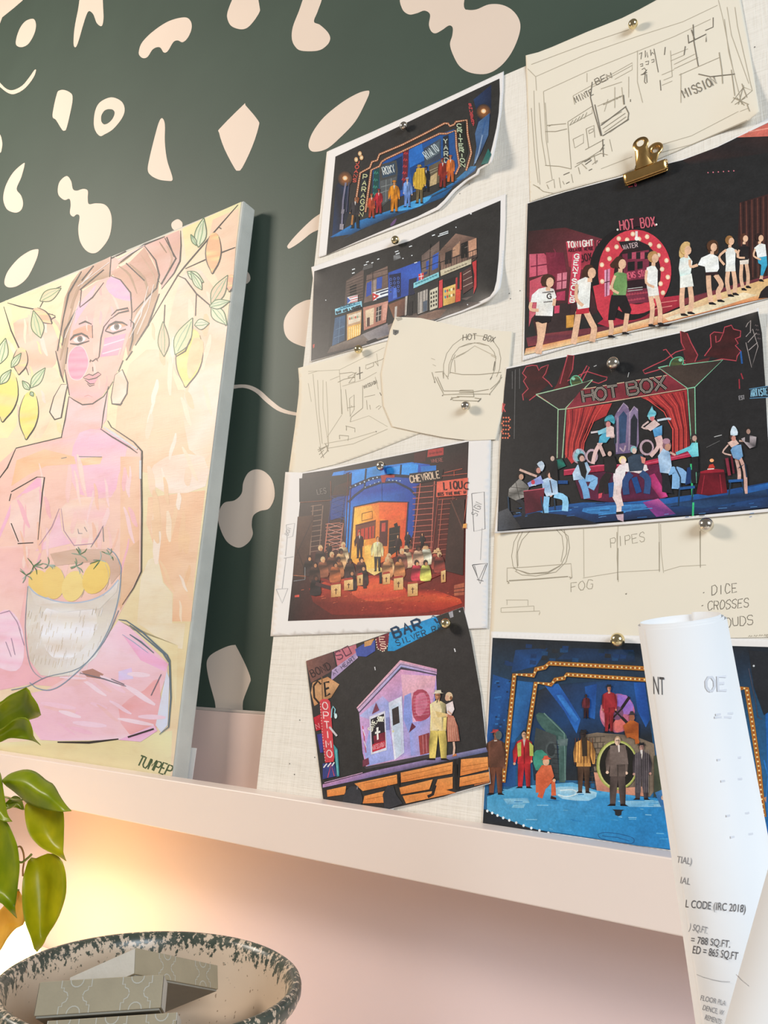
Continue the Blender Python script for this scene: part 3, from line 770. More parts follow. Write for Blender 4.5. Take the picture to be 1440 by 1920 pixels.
# ------------------------------------------------------------------ rolled drawings standing at the right
def roll(label, c0, c1, d0, d1, rp0, rp1, turns, phase, zend):
    A, B = ray(c0) * d0, ray(c1) * d1
    ax = (A - B).normalized()
    r0, r1 = rp0 / FPX * d0, rp1 / FPX * d1
    k = (zend - B.z) / (A.z - B.z); Bt = B + (A - B) * k
    LB = (A - B).length
    def rad(P): return r0 + (r1 - r0) * ((A - P).dot(ax) / LB)
    o = tag(empty('rolled_plan', Bt), label, 'rolled paper', 'rolled building plans')
    view = (A * -1); view = (view - ax * view.dot(ax)).normalized()      # towards the camera, square to the axis
    side = ax.cross(view).normalized()
    if side.dot(RIGHT) < 0: side = -side
    N = int(72 * turns); verts = []; faces = []
    for i in range(N + 1):
        t = i / N; an = phase + 2 * math.pi * turns * t
        m = 1 - 0.055 * t * turns
        off = view * math.cos(an) + side * math.sin(an)
        verts += [Bt + off * rad(Bt) * m, A + off * r0 * m + ax * 0.0012 * t * turns]
    for i in range(N): faces.append((2 * i, 2 * i + 2, 2 * i + 3, 2 * i + 1))
    me = mesh_obj('rolled_sheet', verts, faces, M_plan, o, smooth=True)
    md = me.modifiers.new('thickness', 'SOLIDIFY'); md.thickness = 0.0002; md.offset = 0
    def hit(q, h=0.0002):
        d = ray(q).normalized(); R = r0
        oc = -A; dp = d - ax * d.dot(ax); op = oc - ax * oc.dot(ax)
        a = dp.dot(dp); b = 2 * dp.dot(op); c0_ = op.dot(op)
        for _ in range(6):
            q_ = max(0.0, b * b - 4 * a * (c0_ - (R + h) ** 2))
            P = d * ((-b - math.sqrt(q_)) / (2 * a)); R = rad(P)
        return P
    return o, hit
roll1, hit1 = roll('white rolled building plan standing in front of the gold-framed stage print', (1277, 1168), (1402, 1920), 0.40, 0.385, 81, 97, 2.6, -0.95, ZD + 0.0005)
roll2, hit2 = roll('white rolled sheet at the lower right corner, in front of the taller rolled plan', (1612, 1560), (1512, 1950), 0.265, 0.245, 128, 136, 1.8, 2.3, ZD + 0.0005)
M_text = mat('grey_printed_text', (0.13, 0.13, 0.14), 0.6)
M_ghost = mat('faint_show_through_print', (0.72, 0.74, 0.79), 0.6)
def printed(lines, hit, parent, name, m):
    V, F = [], []
    for (txt, x0, y0, x1, y1, cap, sk) in lines:
        cu = bpy.data.curves.new('t', 'FONT'); cu.body = txt; cu.size = 1.0
        to = bpy.data.objects.new('t', cu); C.objects.link(to)
        dg = bpy.context.evaluated_depsgraph_get(); dg.update()
        me = to.evaluated_get(dg).to_mesh()
        xs = [v.co.x for v in me.vertices]; w = max(xs)
        n = len(V); d = math.hypot(x1 - x0, y1 - y0)
        vs = [(v.co.x / w, v.co.y / 0.72) for v in me.vertices]
        tr = []
        for p in me.polygons:
            ids = list(p.vertices); tr += [(ids[0], ids[i], ids[i + 1]) for i in range(1, len(ids) - 1)]
        upx, upy = (y1 - y0) / d + sk, -(x1 - x0) / d
        pts = [(x0 + (x1 - x0) * u + upx * cap * v, y0 + (y1 - y0) * u + upy * cap * v) for u, v in vs]
        V += [hit(p) for p in pts]; F += [tuple(n + i for i in t) for t in tr]
        to.evaluated_get(dg).to_mesh_clear()
        bpy.data.objects.remove(to); bpy.data.curves.remove(cu)
    return mesh_obj(name, V, F, m, parent)
M_bold = mat('dark_printed_text', (0.10, 0.10, 0.11), 0.6)
M_soft = mat('pale_printed_text', (0.34, 0.35, 0.38), 0.6)
for m_, ln_ in ((M_bold, ('NT', 1224, 1301, 1246, 1303, 35, -.12)), (M_soft, ('TIAL)', 1268, 1617, 1296, 1621, 13, 0)), (M_soft, ('IAL', 1274, 1656, 1293, 1659, 13, 0)), (M_text, ('L CODE (IRC 2018)', 1284, 1701, 1398, 1711, 15, 0)),
         (M_soft, (') SQ.FT.', 1291, 1743, 1326, 1751, 13, 0)), (M_text, ('= 788 SQ.FT.', 1294, 1768, 1369, 1777, 14, 0)), (M_bold, ('ED = 865 SQ.FT', 1297, 1787, 1383, 1800, 15, 0)),
         (M_soft, ('FLOOR PLA', 1312, 1875, 1360, 1886, 10, 0)), (M_soft, ('DENCE, W', 1316, 1893, 1356, 1904, 10, 0)), (M_soft, ('REMENTS', 1320, 1911, 1351, 1921, 10, 0))):
    printed([ln_], hit1, roll1, 'printed_text', m_)
g = Art(lambda q, h: hit1(q, 0.0002 + h), 0, 0, 1, 'ffffff', step=1e-5)
g.L_('5a5a60', 1.0, [(1306, 1827), (1318, 1832), (1336, 1837), (1352, 1840), (1369, 1841)])
mesh_obj('printed_line', g.V, g.F, mat('grey_printed_rule', (0.45, 0.45, 0.47), 0.6), roll1)
g = Art(lambda q, h: hit1(q, 0.0002 + h), 0, 0, 1, 'ffffff', step=1e-5)
g.T('b9c6e0', 5, 'OE', 1322, 1296, 1366, 1294, 26)
g.LL('b9c6e0', 4, '1342,1340 1375,1337|1345,1425 1390,1420|1352,1465 1392,1460|1362,1530 1405,1524|1370,1570 1412,1563|1340,1345 1372,1345')
mesh_obj('show_through_print', g.V, g.F, M_ghost, roll1)
g = Art(lambda q, h: hit2(q, 0.0002 + h), 0, 0, 1, 'ffffff', step=1e-5)
g.L_('5a5a60', 1.2, [(1380, 1827), (1388, 1836), (1400, 1846)])
mesh_obj('printed_line', g.V, g.F, mat('grey_pen_line', (0.5, 0.5, 0.53), 0.6), roll2)

# ------------------------------------------------------------------ lamp glowing behind the plant
def lamp():
    c = on_y((16, 1775), 0.66)
    r = 0.040
    base = Vector((c.x, c.y, ZD))
    o = tag(empty('globe_lamp', base), 'small glowing lamp on the desk behind the plant, beside the crock', 'lamp')
    M_glow = bpy.data.materials.new('lit_lamp_glass'); M_glow.use_nodes = True
    b = bsdf(M_glow); b.inputs['Base Color'].default_value = (1, .9, .75, 1)
    b.inputs['Emission Color'].default_value = (1.0, 0.61, 0.18, 1); b.inputs['Emission Strength'].default_value = LAMP_E
    z0 = max(ZD + 0.012, c.z - r * .9)
    cz = z0 + r * .9
    bm = bmesh.new(); M = Matrix.Translation((c.x, c.y, cz))
    lathe(bm, [(r * math.sin(a), -r * math.cos(a)) for a in [0.25 + 0.144 * k for k in range(21)]], 36, M, True, True)
    bm_obj('glass_globe', bm, M_glow, o, True)
    bm = bmesh.new(); lathe(bm, [(0.030, ZD), (0.030, ZD + 0.006), (0.016, ZD + 0.009), (0.013, cz - r * .95)], 32, Matrix.Translation((c.x, c.y, 0)), True, True)
    bm_obj('lamp_base', bm, M_brass, o, True)
LAMP_E = 15.0
lamp()

# ------------------------------------------------------------------ trailing pothos
def leafmat(name, c1, c2, tr):
    m = bpy.data.materials.new(name); m.use_nodes = True
    b = bsdf(m); b.inputs['Roughness'].default_value = 0.35; b.inputs['Specular IOR Level'].default_value = 0.4
    v = coords(m); f = noise(m, v, 38, 3)
    col = ramp(m, f, [(0.35, c1), (0.65, c2)])
    ln(m, col, b.inputs['Base Color'])
    t = nd(m, 'ShaderNodeBsdfTranslucent'); ln(m, mixc(m, 1.0, col, tr, 'MULTIPLY'), t.inputs['Color'])
    mx = nd(m, 'ShaderNodeMixShader'); mx.inputs[0].default_value = 0.45
    out = [n for n in m.node_tree.nodes if n.type == 'OUTPUT_MATERIAL'][0]
    ln(m, b.outputs[0], mx.inputs[1]); ln(m, t.outputs[0], mx.inputs[2]); ln(m, mx.outputs[0], out.inputs['Surface'])
    return m
M_leaf = leafmat('pothos_leaf_green', (0.26, 0.36, 0.004), (0.39, 0.47, 0.008), (1.0, 1.0, 0.5))
M_young = leafmat('pothos_leaf_yellow_green', (0.42, 0.44, 0.006), (0.58, 0.56, 0.012), (1.0, 1.0, 0.5))
M_yel = leafmat('yellowed_pothos_leaf', (0.75, 0.48, 0.04), (0.85, 0.62, 0.10), (1.0, 0.95, 0.6))
M_stem = mat('green_plant_stem', (0.28, 0.30, 0.05), 0.5)
M_dry = mat('dry_brown_tendril', (0.42, 0.20, 0.06), 0.7)
plant = tag(empty('pothos_plant', on_y((-60, 1500), 0.50)), 'trailing pothos plant with green heart-shaped leaves at the left edge', 'plant')
def leaf(base, tip, right, left, y, m, tilt=0.0, fold=0.012, side=0.0, curve=0.0, label=None):
    """outline from base to tip down each side, in the photo's pixels; y: how far towards the wall"""
    Rr = [base] + P2(right) + [tip]; Ll = [base] + P2(left) + [tip]
    def resamp(pl, n):
        pl = spline(pl, 8, False); d = [0]
        for a, b in zip(pl, pl[1:]): d.append(d[-1] + math.hypot(b[0] - a[0], b[1] - a[1]))
        out = []
        for i in range(n + 1):
            t = d[-1] * i / n; j = 0
            while j < len(d) - 2 and d[j + 1] < t: j += 1
            u = (t - d[j]) / max(1e-6, d[j + 1] - d[j]); out.append((pl[j][0] + (pl[j + 1][0] - pl[j][0]) * u, pl[j][1] + (pl[j + 1][1] - pl[j][1]) * u))
        return out
    N, K = 22, 5
    R_, L_ = resamp(Rr, N), resamp(Ll, N)
    V, F = [], []
    for i in range(N + 1):
        t = i / N
        for k in range(-K, K + 1):
            s_ = k / K; w = (s_ + 1) / 2
            q = (L_[i][0] + (R_[i][0] - L_[i][0]) * w, L_[i][1] + (R_[i][1] - L_[i][1]) * w)
            bulge = 1 - abs(s_) ** 1.5
            yy = y + tilt * t + fold * (bulge - 0.5) * math.sin(math.pi * min(1, t + .08)) + side * s_ + curve * math.sin(math.pi * t) + 0.0015 * math.sin(9 * t + 2) * s_ * abs(s_)
            V.append(on_y(q, yy))
    n = 2 * K + 1
    for i in range(N):
        for k in range(n - 1): F.append((i * n + k, i * n + k + 1, (i + 1) * n + k + 1, (i + 1) * n + k))
    o = mesh_obj('leaf', V, F, m, plant, smooth=True)
    md = o.modifiers.new('thickness', 'SOLIDIFY'); md.thickness = 0.0004
    return o
leaf((-70, 1372), (77, 1340), '-65,1335 -30,1328 0,1316.5 16.7,1304 34.7,1295.7 52,1288 57,1300 65.3,1311.7 72,1322.8', '-20,1385 20,1366 45,1353 69.4,1345', 0.510, M_leaf, 0.01, 0.010, -0.01)
leaf((-45, 1392), (76.5, 1397), '-20,1370 0,1367 14,1358 28,1348 42,1345 52,1347 58,1357 62,1371 64,1382', '-30,1399 0,1392 17,1384.5 35,1385 55,1387.5 65,1390', 0.500, M_leaf, 0.005, 0.006, -0.004)
leaf((3, 1464), (134, 1521), '17,1452 33,1446 50,1443 68,1448 88,1464 97,1468 104,1477 112,1492 122,1507', '10,1472 25,1483 40,1496 50,1505 68,1513 90,1519 115,1522', 0.495, M_leaf, 0.0, -0.012, 0.004)
leaf((84, 1497), (124, 1615), '105,1500 118,1520 120.3,1538 120,1563 119.5,1585 119,1600', '60,1498 48,1508 46,1520 48.3,1543 55,1565 66.7,1580 78,1590 93,1598 110,1606', 0.507, M_young, -0.006, 0.008, 0.006)
leaf((58, 1608), (69, 1785), '66,1611 73,1607.5 85,1601 97,1600 107,1604 117,1615 123.5,1638 124.7,1663 122.5,1683 113,1713 103,1733 90,1753 81,1771', '53,1613 48,1628 43,1647 41,1671 42.5,1705 48,1733 57,1757 64,1780', 0.500, M_young, -0.004, 0.014, 0.008)
leaf((-30, 1505), (31.5, 1722), '-5,1525 13,1541 25,1565 33,1587 36.3,1613 37,1630 34,1657 31,1685 28,1705', '-60,1560 -70,1620 -45,1680 -20,1685 0,1692 8,1699 20,1711', 0.488, M_leaf, 0.0, 0.014, 0.006)
leaf((-40, 1440), (23, 1540), '-10,1440 4,1470 8,1490 12,1514 15,1528', '-50,1480 -30,1515 0,1537 10,1541', 0.483, M_leaf, 0.0, 0.008, 0.002)
leaf((8, 1508), (46, 1518), '18,1498 28,1492 40,1498', '15,1515 27,1514 40,1518', 0.520, M_leaf, 0.0, 0.004)
leaf((35, 1668), (-10, 1795), '45,1690 46,1730 29,1742 14,1760 3,1779', '10,1695 -10,1720 -30,1760 -25,1785', 0.540, M_yel, 0.0, 0.006)
def stem(pts, y, r, m, name='stem'):
    bm = bmesh.new(); add_tube(bm, [on_y(p[:2], y + (p[2] if len(p) > 2 else 0)) for p in spline([tuple(q) for q in pts], 6, False)], r, 8)
    return bm_obj(name, bm, m, plant, True)
stem([(-60, 1490), (-20, 1500), (10, 1516), (30, 1508)], 0.505, 0.0011, M_stem)
stem([(-60, 1380), (-30, 1390), (-10, 1430), (2, 1463), (4, 1510), (2, 1560), (20, 1600), (38, 1617), (52, 1609), (59, 1602)], 0.506, 0.0012, M_stem)
stem([(-10, 1492), (8, 1494), (30, 1500), (60, 1498), (84, 1498)], 0.512, 0.0009, M_stem)
stem([(33, 1588), (39, 1588), (44, 1600), (45, 1615), (43, 1630), (43, 1643)], 0.515, 0.0009, M_dry, 'dry_tendril')
stem([(-45, 1500), (-35, 1440), (-45, 1395), (-70, 1372)], 0.505, 0.0014, M_stem)
stem([(-40, 1440), (-20, 1600), (10, 1660), (35, 1669)], 0.53, 0.0010, M_stem)

# ------------------------------------------------------------------ the painting's picture
def painting():
    def face(p, h):                                       # nothing is painted past the canvas's edges
        y = max(p[1], 567.5 - 0.418 * p[0]); x = min(p[0], 455 - (y - 376) * 0.1226)
        return oncanvas((x, y), h)
    A = Art(face, 0, 370, 2.88, 'fff6e6', step=2e-5, base=5e-5)
    K, K2, GR = '3a322c', '6a5c50', '507444'
    # ground colours, laid on in broad strokes
    A.P(['f6e2bc', 'f2e0a8', 'f7dcb8', 'f8d9b0', 'f0dca8', 'eed8a4', 'f6d8b4', 'f8dcc0', 'f8d8bc'], [(-400, 700), (0, 572), (640, 316), (1303, 22), (1140, 1480), (990, 2600), (936, 3125), (0, 3000), (-400, 2980)])
    A.P(['f3e49c', 'f0e6a6', 'f4d8b0', 'f4dcae'], '985,170 1303,22 1290,120 1010,370')
    A.P(['f6cba4', 'f8d2ac', 'f4c8a0'], '1150,120 1290,60 1272,420 1190,480 1110,300')
    A.P(['f5d9bc', 'f4c8a0', 'f6d4b2'], '980,430 1090,400 1250,700 1200,960 1000,1000 900,800', 3)
    A.P(['f6d0a6', 'f5c99c', 'f7d6b0'], '700,900 880,820 960,1040 1190,1060 1160,1500 760,1480 620,1280', 2)
    A.P(['f8dcc0', 'f6cda4', 'f7dab8'], '1000,1000 1210,900 1180,1380 1020,1360', 2)
    A.P(['f6c89c', 'f4c092', 'f7d0a8'], '800,1620 1108,1582 1050,2060 1040,2290 930,2290 935,2140 885,2080 850,1940 790,1760')
    A.P(['f2e2c0', 'f0dcb4'], '800,1960 850,1930 880,2080 930,2140 930,2300 1000,2300 985,2440 900,2420 790,2330 740,2300 760,2060')
    A.P(['f4e4b8', 'efdba6'], '700,2330 960,2420 950,2760 920,2500 650,2290', 0)
    A.P(['f3b998', 'f6cdb0', 'f4c4a6'], '60,690 210,640 320,680 300,900 180,960 90,860', 3)
    A.P(['f3eab0', 'f2e2a2'], '0,590 60,600 110,1100 40,1300 -100,1200', 2)
    A.P(['f4d2ac', 'f3dcb4'], '160,960 300,920 320,1060 250,1250 180,1330 210,1100', 2)
    A.P(['f2e4b4', 'f4dcae'], '-100,1300 100,1310 320,1290 90,1350 0,1700 -200,1700')
    A.P(['f8d6b8', 'fae4cc', 'f8dcc0'], '900,1400 1100,1400 1110,1560 900,1600 800,1500', 2)
    A.P(['eee6b4', 'f0dcaa', 'ecd9a0'], '-200,2960 220,2930 640,2920 930,2880 920,3160 -200,3000')
    # hair and turban
    A.P(['d8b49a', 'c9a284', 'b4906e', 'a98766', 'd0a68a'], '300,830 330,650 350,540 385,460 430,400 600,310 620,400 600,430 520,450 440,500 415,600 385,700 365,810 350,930 340,980 320,900')
    A.P(['e4bca8', 'e8b8a6', 'ecb8a4', 'e4b09c', 'dba88e'], '590,315 640,330 780,255 968,178 980,260 975,345 940,410 872,500 860,420 820,330 770,270 650,350 600,420')
    A.P(['dcae98', 'd9a890', 'd2a284', 'c9977a', 'cba080'], '600,400 700,350 780,270 860,420 850,560 790,700 730,780 690,860 680,800 712,700 715,600 700,510 610,420')
    A.P(['c39c78', 'b48f6c', 'c8a07c'], '740,600 845,460 850,560 800,690 720,800 700,860 688,850 712,700')
    # face, neck
    A.P(['f2b4ae', 'f3b8a6', 'f4bca6', 'f2b69e'], '600,425 650,450 705,515 712,620 714,700 690,760 660,880 610,990 550,1075 490,1118 440,1118 400,1095 375,1070 360,1000 352,930 365,810 385,700 415,600 440,510 520,455')
    A.P(['eeb0c8', 'f2b6c0', 'eba8c4'], '600,430 660,455 706,520 705,560 620,540 570,480', 2)
    A.P(['eeb2c6', 'f3bab8'], '410,610 440,560 520,470 500,540 430,640 400,700')
    A.P(['f4b8a2', 'f6c2ac'], '520,560 600,560 560,680 540,860 510,880 500,760', 2)
    A.P(['f08ca0', 'f29cae', 'f3a4b0'], '372,850 410,805 450,812 478,880 465,940 430,985 385,975 366,920', 4)
    A.L_('f8d0c8', 4, '372,850 410,805 450,812 478,880 465,940 430,985 385,975 366,920', 4, True)
    A.P(['f294b4', 'f4a4b8', 'f2a0a8'], '565,760 680,735 650,850 540,862 560,800', 0)
    A.LL('f8ccd0', 7, '560,800 672,765|552,845 655,815')
    A.P(['f09a78', 'f2aa90'], '395,720 470,690 498,700 495,760 440,735 400,770', 2)
    A.P(['ee9c70', 'f2b498'], '575,700 650,665 690,690 600,720', 0)
    A.P(['f6c2b8', 'f7c8c0', 'f5bcae', 'f7c8b8'], '372,1075 440,1120 490,1120 560,1075 585,1040 575,1200 545,1245 400,1300 335,1300 350,1200')
    # body: shoulders, dress, lap
    A.P(['f6c0b0', 'f4b8bc', 'f6bcc4', 'f8c8b4', 'f6c6ae', 'f8d0b8', 'f8ccb6', 'f4bcb4'], '335,1300 545,1245 600,1275 760,1370 765,1500 760,2040 640,2260 560,2400 380,2650 160,2630 -200,2700 -300,1700 85,1355')
    A.P(['f7c2cc', 'f5b8c6', 'f8c8c6'], '430,1270 560,1260 690,1330 640,1500 600,1620 420,1600 380,1440', 2)
    A.P(['f5c090', 'f6caa0'], '90,1420 240,1360 400,1400 410,1440 250,1450 150,1500 60,1560')
    A.P(['fad4a6', 'f6be88'], '415,1410 555,1400 540,1440 420,1450')
    A.P(['f3bc94', 'f6c8a4'], '650,1400 755,1400 750,2030 700,2120 640,2220 650,1800')
    A.P(['ecc29a', 'e8b68c'], '690,1900 752,1850 750,2040 650,2230 640,2150')
    A.P(['f7bccb', 'f5b2c4'], '60,1650 200,1515 235,1520 215,1590 120,1600 60,1700 0,1840 -40,1900')
    A.P(['f6ccba', 'f4d0be', 'f8d6c6'], '60,1640 215,1560 225,1700 200,1850 95,1870 50,1760', 0)
    A.P(['f9d8c2', 'f7ceb4', 'f8c2c0'], '330,1680 420,1620 570,1640 560,1790 480,1860 400,1880 340,1830', 2)
    A.P(['f6c0ca', 'f8ccce'], '320,1700 335,1800 380,1870 250,1900 190,1910 260,1840')
    A.P(['f8c6bc', 'f9d0c0', 'f6c0b0'], '-200,1900 90,1880 160,1900 140,2100 100,2330 -200,2500')
    A.P(['f8c8d4', 'f8d2da', 'f9dce0'], '0,2240 60,2235 110,2300 130,2400 120,2520 60,2560 -60,2500 -100,2350', 3)
    A.P(['f8d2da', 'f8c6d2', 'f6c2cc', 'f6c8cc', 'f5c6c4', 'f6ccca', 'f9dade'], '640,2285 700,2320 900,2510 905,2560 860,2700 840,2880 640,2930 320,2935 220,2930 160,2850 150,2680 250,2660 380,2580 540,2420')
    A.P(['f6b2cc', 'f8c0dc'], '660,2360 760,2430 910,2520 890,2560 760,2500')
    A.P(['f3aca8', 'f4b8b8'], '640,2760 780,2660 860,2600 850,2860 700,2900', 2)
    A.P(['e2d2ec', 'ecc8e8'], '640,2560 710,2540 720,2600 640,2610')
    A.P(['e2e0e6', 'dfe4f0'], '840,2850 900,2560 915,2600 905,2850 870,2890')
    A.P('b98878', '440,2560 500,2545 560,2575 540,2600 470,2590')
    A.P(['f2b6d2', 'f6cada'], '640,2930 830,2850 850,2880 760,2940')
    # loose brush strokes over the ground, hair and figure
    rb = random.Random(21)
    def strokes(n, box, cols, l0, l1, w0, w1, ang, inside=None):
        for _ in range(n):
            x, y = rb.uniform(box[0], box[1]), rb.uniform(box[2], box[3])
            if inside and not inside(x, y): continue
            l, a = rb.uniform(l0, l1), ang + rb.uniform(-.35, .35)
            dx, dy = math.cos(a) * l / 2, math.sin(a) * l / 2
            A.L_(rb.choice(cols), rb.uniform(w0, w1), [(x - dx, y - dy), (x - dx * .4 + 4, y - dy * .4), (x + dx * .4 - 3, y + dy * .4), (x + dx, y + dy)], 2, False, True)
    strokes(46, (790, 1180, 560, 2300), ['f8dcb8', 'f5cc9e', 'f7d4b0', 'f9e2c8', 'f4c696'], 90, 240, 14, 40, 1.45, lambda x, y: x < 1190 - (y - 560) * .11 and x > 790 + max(0, 1000 - y) * .12)
    strokes(16, (20, 330, 640, 1250), ['f8e0bc', 'f6cfae', 'f4dca0', 'f8d8c0'], 60, 150, 10, 26, 1.3, lambda x, y: y > 640 + x * .02)
    strokes(34, (110, 740, 1480, 2020), ['f8cabc', 'f6bcb8', 'f9d6c4', 'f7c4a8', 'f8d0c8', 'f5b8bc'], 90, 220, 10, 30, 1.5)
    strokes(22, (300, 860, 2560, 2880), ['f8d4dc', 'f6c0cc', 'f9dce0', 'f5c4c0', 'f8ccd4'], 90, 200, 12, 32, .35, lambda x, y: y > 2350 + (x - 600) * .3 and x > 2900 - y)
    strokes(18, (390, 690, 480, 1060), ['f4c0ac', 'f0aca0', 'f6c8b4', 'f2b6b0'], 50, 110, 6, 16, 1.4, lambda x, y: ((x - 545) / 120) ** 2 + ((y - 760) / 260) ** 2 < 1)
    for q in ('400,560 350,760 325,880', '430,470 380,600', '500,400 440,470', '640,370 700,420 740,520', '700,360 780,440 800,540', '760,310 830,420 840,500', '840,560 780,700 720,800', '820,520 740,640 715,700', '900,260 930,330 900,420', '860,240 900,300', '720,300 640,360', '800,600 740,740'):
        A.L_(rb.choice(['b08c6c', 'e8c8b4', '9c7a5c', 'c8a080', 'ead0c0']), rb.uniform(7, 15), q, 3, False, True)
    # pot with lemons
    A.P(['e2d6c4', 'd9cab6', 'e6dccb', 'f0ece6', 'e8e0d4', 'e2d4be'], '150,2090 160,2110 300,2180 440,2190 560,2150 640,2070 655,2060 650,2160 600,2320 520,2480 400,2580 280,2590 220,2580 160,2500 140,2320')
    A.P(['f6f4f2', 'f2ece4', 'e8dccc'], '250,2220 480,2200 520,2330 400,2480 280,2480 220,2360', 3)
    A.P(['d9b49a', 'd4ae92', 'e0bca4'], '270,1925 400,1900 580,1900 640,1960 650,2030 600,2090 580,1990 480,1970 300,1990')
    for (x, y, rx, ry, ro, c) in ((215, 2090, 60, 80, -.3, 'f4cf78'), (290, 2080, 60, 90, 0, 'f3d07c'), (395, 2100, 60, 85, .3, 'f5d888'), (520, 2050, 68, 98, .5, 'f5d070')):
        A.E(c, x, y, rx, ry, ro, 20); A.L_('d0c09a', 3, [(x + rx * math.cos(t), y + ry * math.sin(t)) for t in (-.8, -.4, 0, .4, .8)])
    A.P(['e2d6c4', 'e6dccb', 'efe9e0'], '155,2100 220,2155 330,2185 440,2188 560,2150 640,2070 630,2130 540,2220 330,2240 190,2200')
    A.L_('b8c4d0', 7, '155,2100 200,2145 300,2180 400,2190 500,2172 580,2130 640,2065', 4)
    r = random.Random(3)
    for i in range(150):
        x, y = r.uniform(150, 600), r.uniform(2210, 2560)
        if (x - 390) / 250 > 1 - (y - 2200) / 480 or x < 150 + max(0, y - 2450) * .8: continue
        A.L_(r.choice(['d2bfa2', 'c9b8a0', 'ddd2c4', 'efeae2', 'd8c6a8']), 2.6, [(x, y), (x - 8, y + 34)])
    A.L_('8fa0ac', 5, '580,1895 620,1925 650,1985 652,2040 640,2160 600,2300 540,2420 470,2510 350,2620 270,2660 200,2650 160,2620', 4)
    A.L_('9aa6a8', 3.5, '150,2100 135,2320 150,2480 180,2560 230,2600', 4)
    A.L_('8a98a0', 4, '640,2230 560,2400 430,2540 250,2590 150,2640 60,2660', 4)
    for (x, y, s) in ((180, 1990, 1), (260, 1985, 1), (430, 1930, .9), (410, 1990, .9), (540, 1960, 1.1), (590, 1930, .8), (140, 2040, .8)):
        for k in range(7):
            a = r.uniform(0, 6.28); l = r.uniform(25, 60) * s
            A.L_(r.choice([GR, '7f9a78', '8ea68c', 'b4c0b0', '6f8c74']), 6, [(x, y), (x + l * .6 * math.cos(a) + 5, y + l * .5 * math.sin(a)), (x + l * math.cos(a), y + l * math.sin(a))], 0, False, True)
    # drawn outlines
    def D(w, t, c=K): 
        for q in t.split('|'): A.L_(c, w * 1.6, q, 0, False, True)
    D(5, '85,1355 335,1295|85,1357 40,1460 -20,1540|330,1300 352,1200 372,1075|548,1248 560,1160 585,1020|580,1205 600,1240 720,1320 765,1370 765,1400 762,1500 765,1700 762,2020 720,2110 660,2200|542,1250 600,1290 700,1350 740,1380|200,1510 240,1512 228,1600 205,1850|60,1590 200,1510|50,1640 60,1600|95,1870 180,1865|60,1760 100,1860')
    D(9, '560,1240 620,1280 740,1360', 'd8d4d0'); D(10, '757,1420 757,1520', 'dcd8d2')
    D(4, '555,1775 560,1860|555,1775 530,1830 490,1890|425,1400 550,1402|330,1410 360,1404', '7c7c78')
    D(4, '420,1790 425,1815 445,1815|455,1780 470,1805', '9a8f8c'); D(3.5, '320,1680 280,1780 210,1880|330,1680 345,1800 400,1880 500,1870 560,1770', 'b890a0')
    D(6, '640,2280 680,2285 760,2340 900,2470 915,2500 922,2700 910,2860 860,2900|700,2310 880,2460 910,2510|700,2360 760,2400 830,2460', '66757c')
    D(8, '310,2942 480,2944 640,2925|690,2915 830,2870'); D(4, '815,2690 870,2575|430,2568 560,2600 680,2640|600,2600 670,2630', '77747a')
    D(3, '660,2360 720,2400 800,2460', 'a8b4c4')
    D(3, '-10,2250 50,2232 90,2290 110,2340|30,2400 60,2480|60,2380 80,2470|100,2320 130,2420', 'b49aa8')
    # face lines
    D(5, '372,1075 400,1095 445,1120 500,1115 560,1075 610,995|600,425 650,445 705,515 712,620 706,700|440,500 430,590|350,930 362,1000 375,1070|366,810 355,900|600,320 592,430|430,595 500,540 560,460')
    D(6, '700,660 722,680 715,770 700,830|715,830 680,880|300,830 330,960 345,1000|340,660 310,830|440,400 370,520 335,680|665,880 640,940|730,800 800,690 860,520|975,180 978,260 972,345 940,410 872,495')
    D(6, '650,350 780,255 890,212|780,262 840,340 860,420 845,490 720,620|890,220 950,330 870,470 850,440|680,355 780,450|505,370 440,450|600,330 680,290|430,500 560,390|415,600 350,720 335,800|900,215 940,320')
    D(3.5, '420,480 590,350|350,760 430,560|620,320 640,340 780,258|800,480 760,640 700,760|830,470 800,600', 'f0dcd0')
    D(7, '600,640 630,610 690,598 695,612 640,625 600,655|425,685 460,670 495,685')
    D(7, '568,720 590,690 625,672 660,675 688,690|568,722 610,735 680,712|380,765 400,745 440,735 470,750 480,765|378,790 420,795 482,775')
    A.E('f6e6e0', 626, 702, 32, 17, -.25); A.E('f2dcd4', 430, 768, 34, 17, -.15)
    A.E('6a6058', 630, 698, 15, 18); A.E('2c2622', 632, 697, 8); A.E('6a6058', 432, 765, 15, 17); A.E('2c2622', 433, 764, 7)
    D(7, '568,720 590,692 625,674 660,677 688,692|378,772 400,747 440,735 478,760')
    D(4.5, '600,650 560,700 545,760 535,860 520,880|498,690 500,760|485,880 500,885 520,870 528,885|490,875 485,890|500,915 502,940')
    A.P('e49a98', '450,970 480,955 500,960 530,945 545,955 520,975 490,985'); A.P('ee9aa4', '460,980 500,985 530,975 510,1005 485,1010')
    D(4, '448,972 480,955 500,962 530,944 546,956|450,975 480,985 520,975 545,957|458,985 485,1008 510,1005|470,1005 485,1020 510,1012')
    D(3, '455,1075 475,1068 500,1078', 'd8988c')
    # earrings
    for t, f in (('330,1010 365,1010 350,1080 330,1190 295,1200 268,1160 290,1080', 'f0d6b4'), ('620,960 660,930 690,1000 685,1060 650,1120 605,1115 600,1080', 'f2c8a8')):
        A.P([f, 'f4dcc0'], t); D(5, ' '.join([t, t.split()[0]]))
    D(7, '605,1115 650,1120 660,1110')
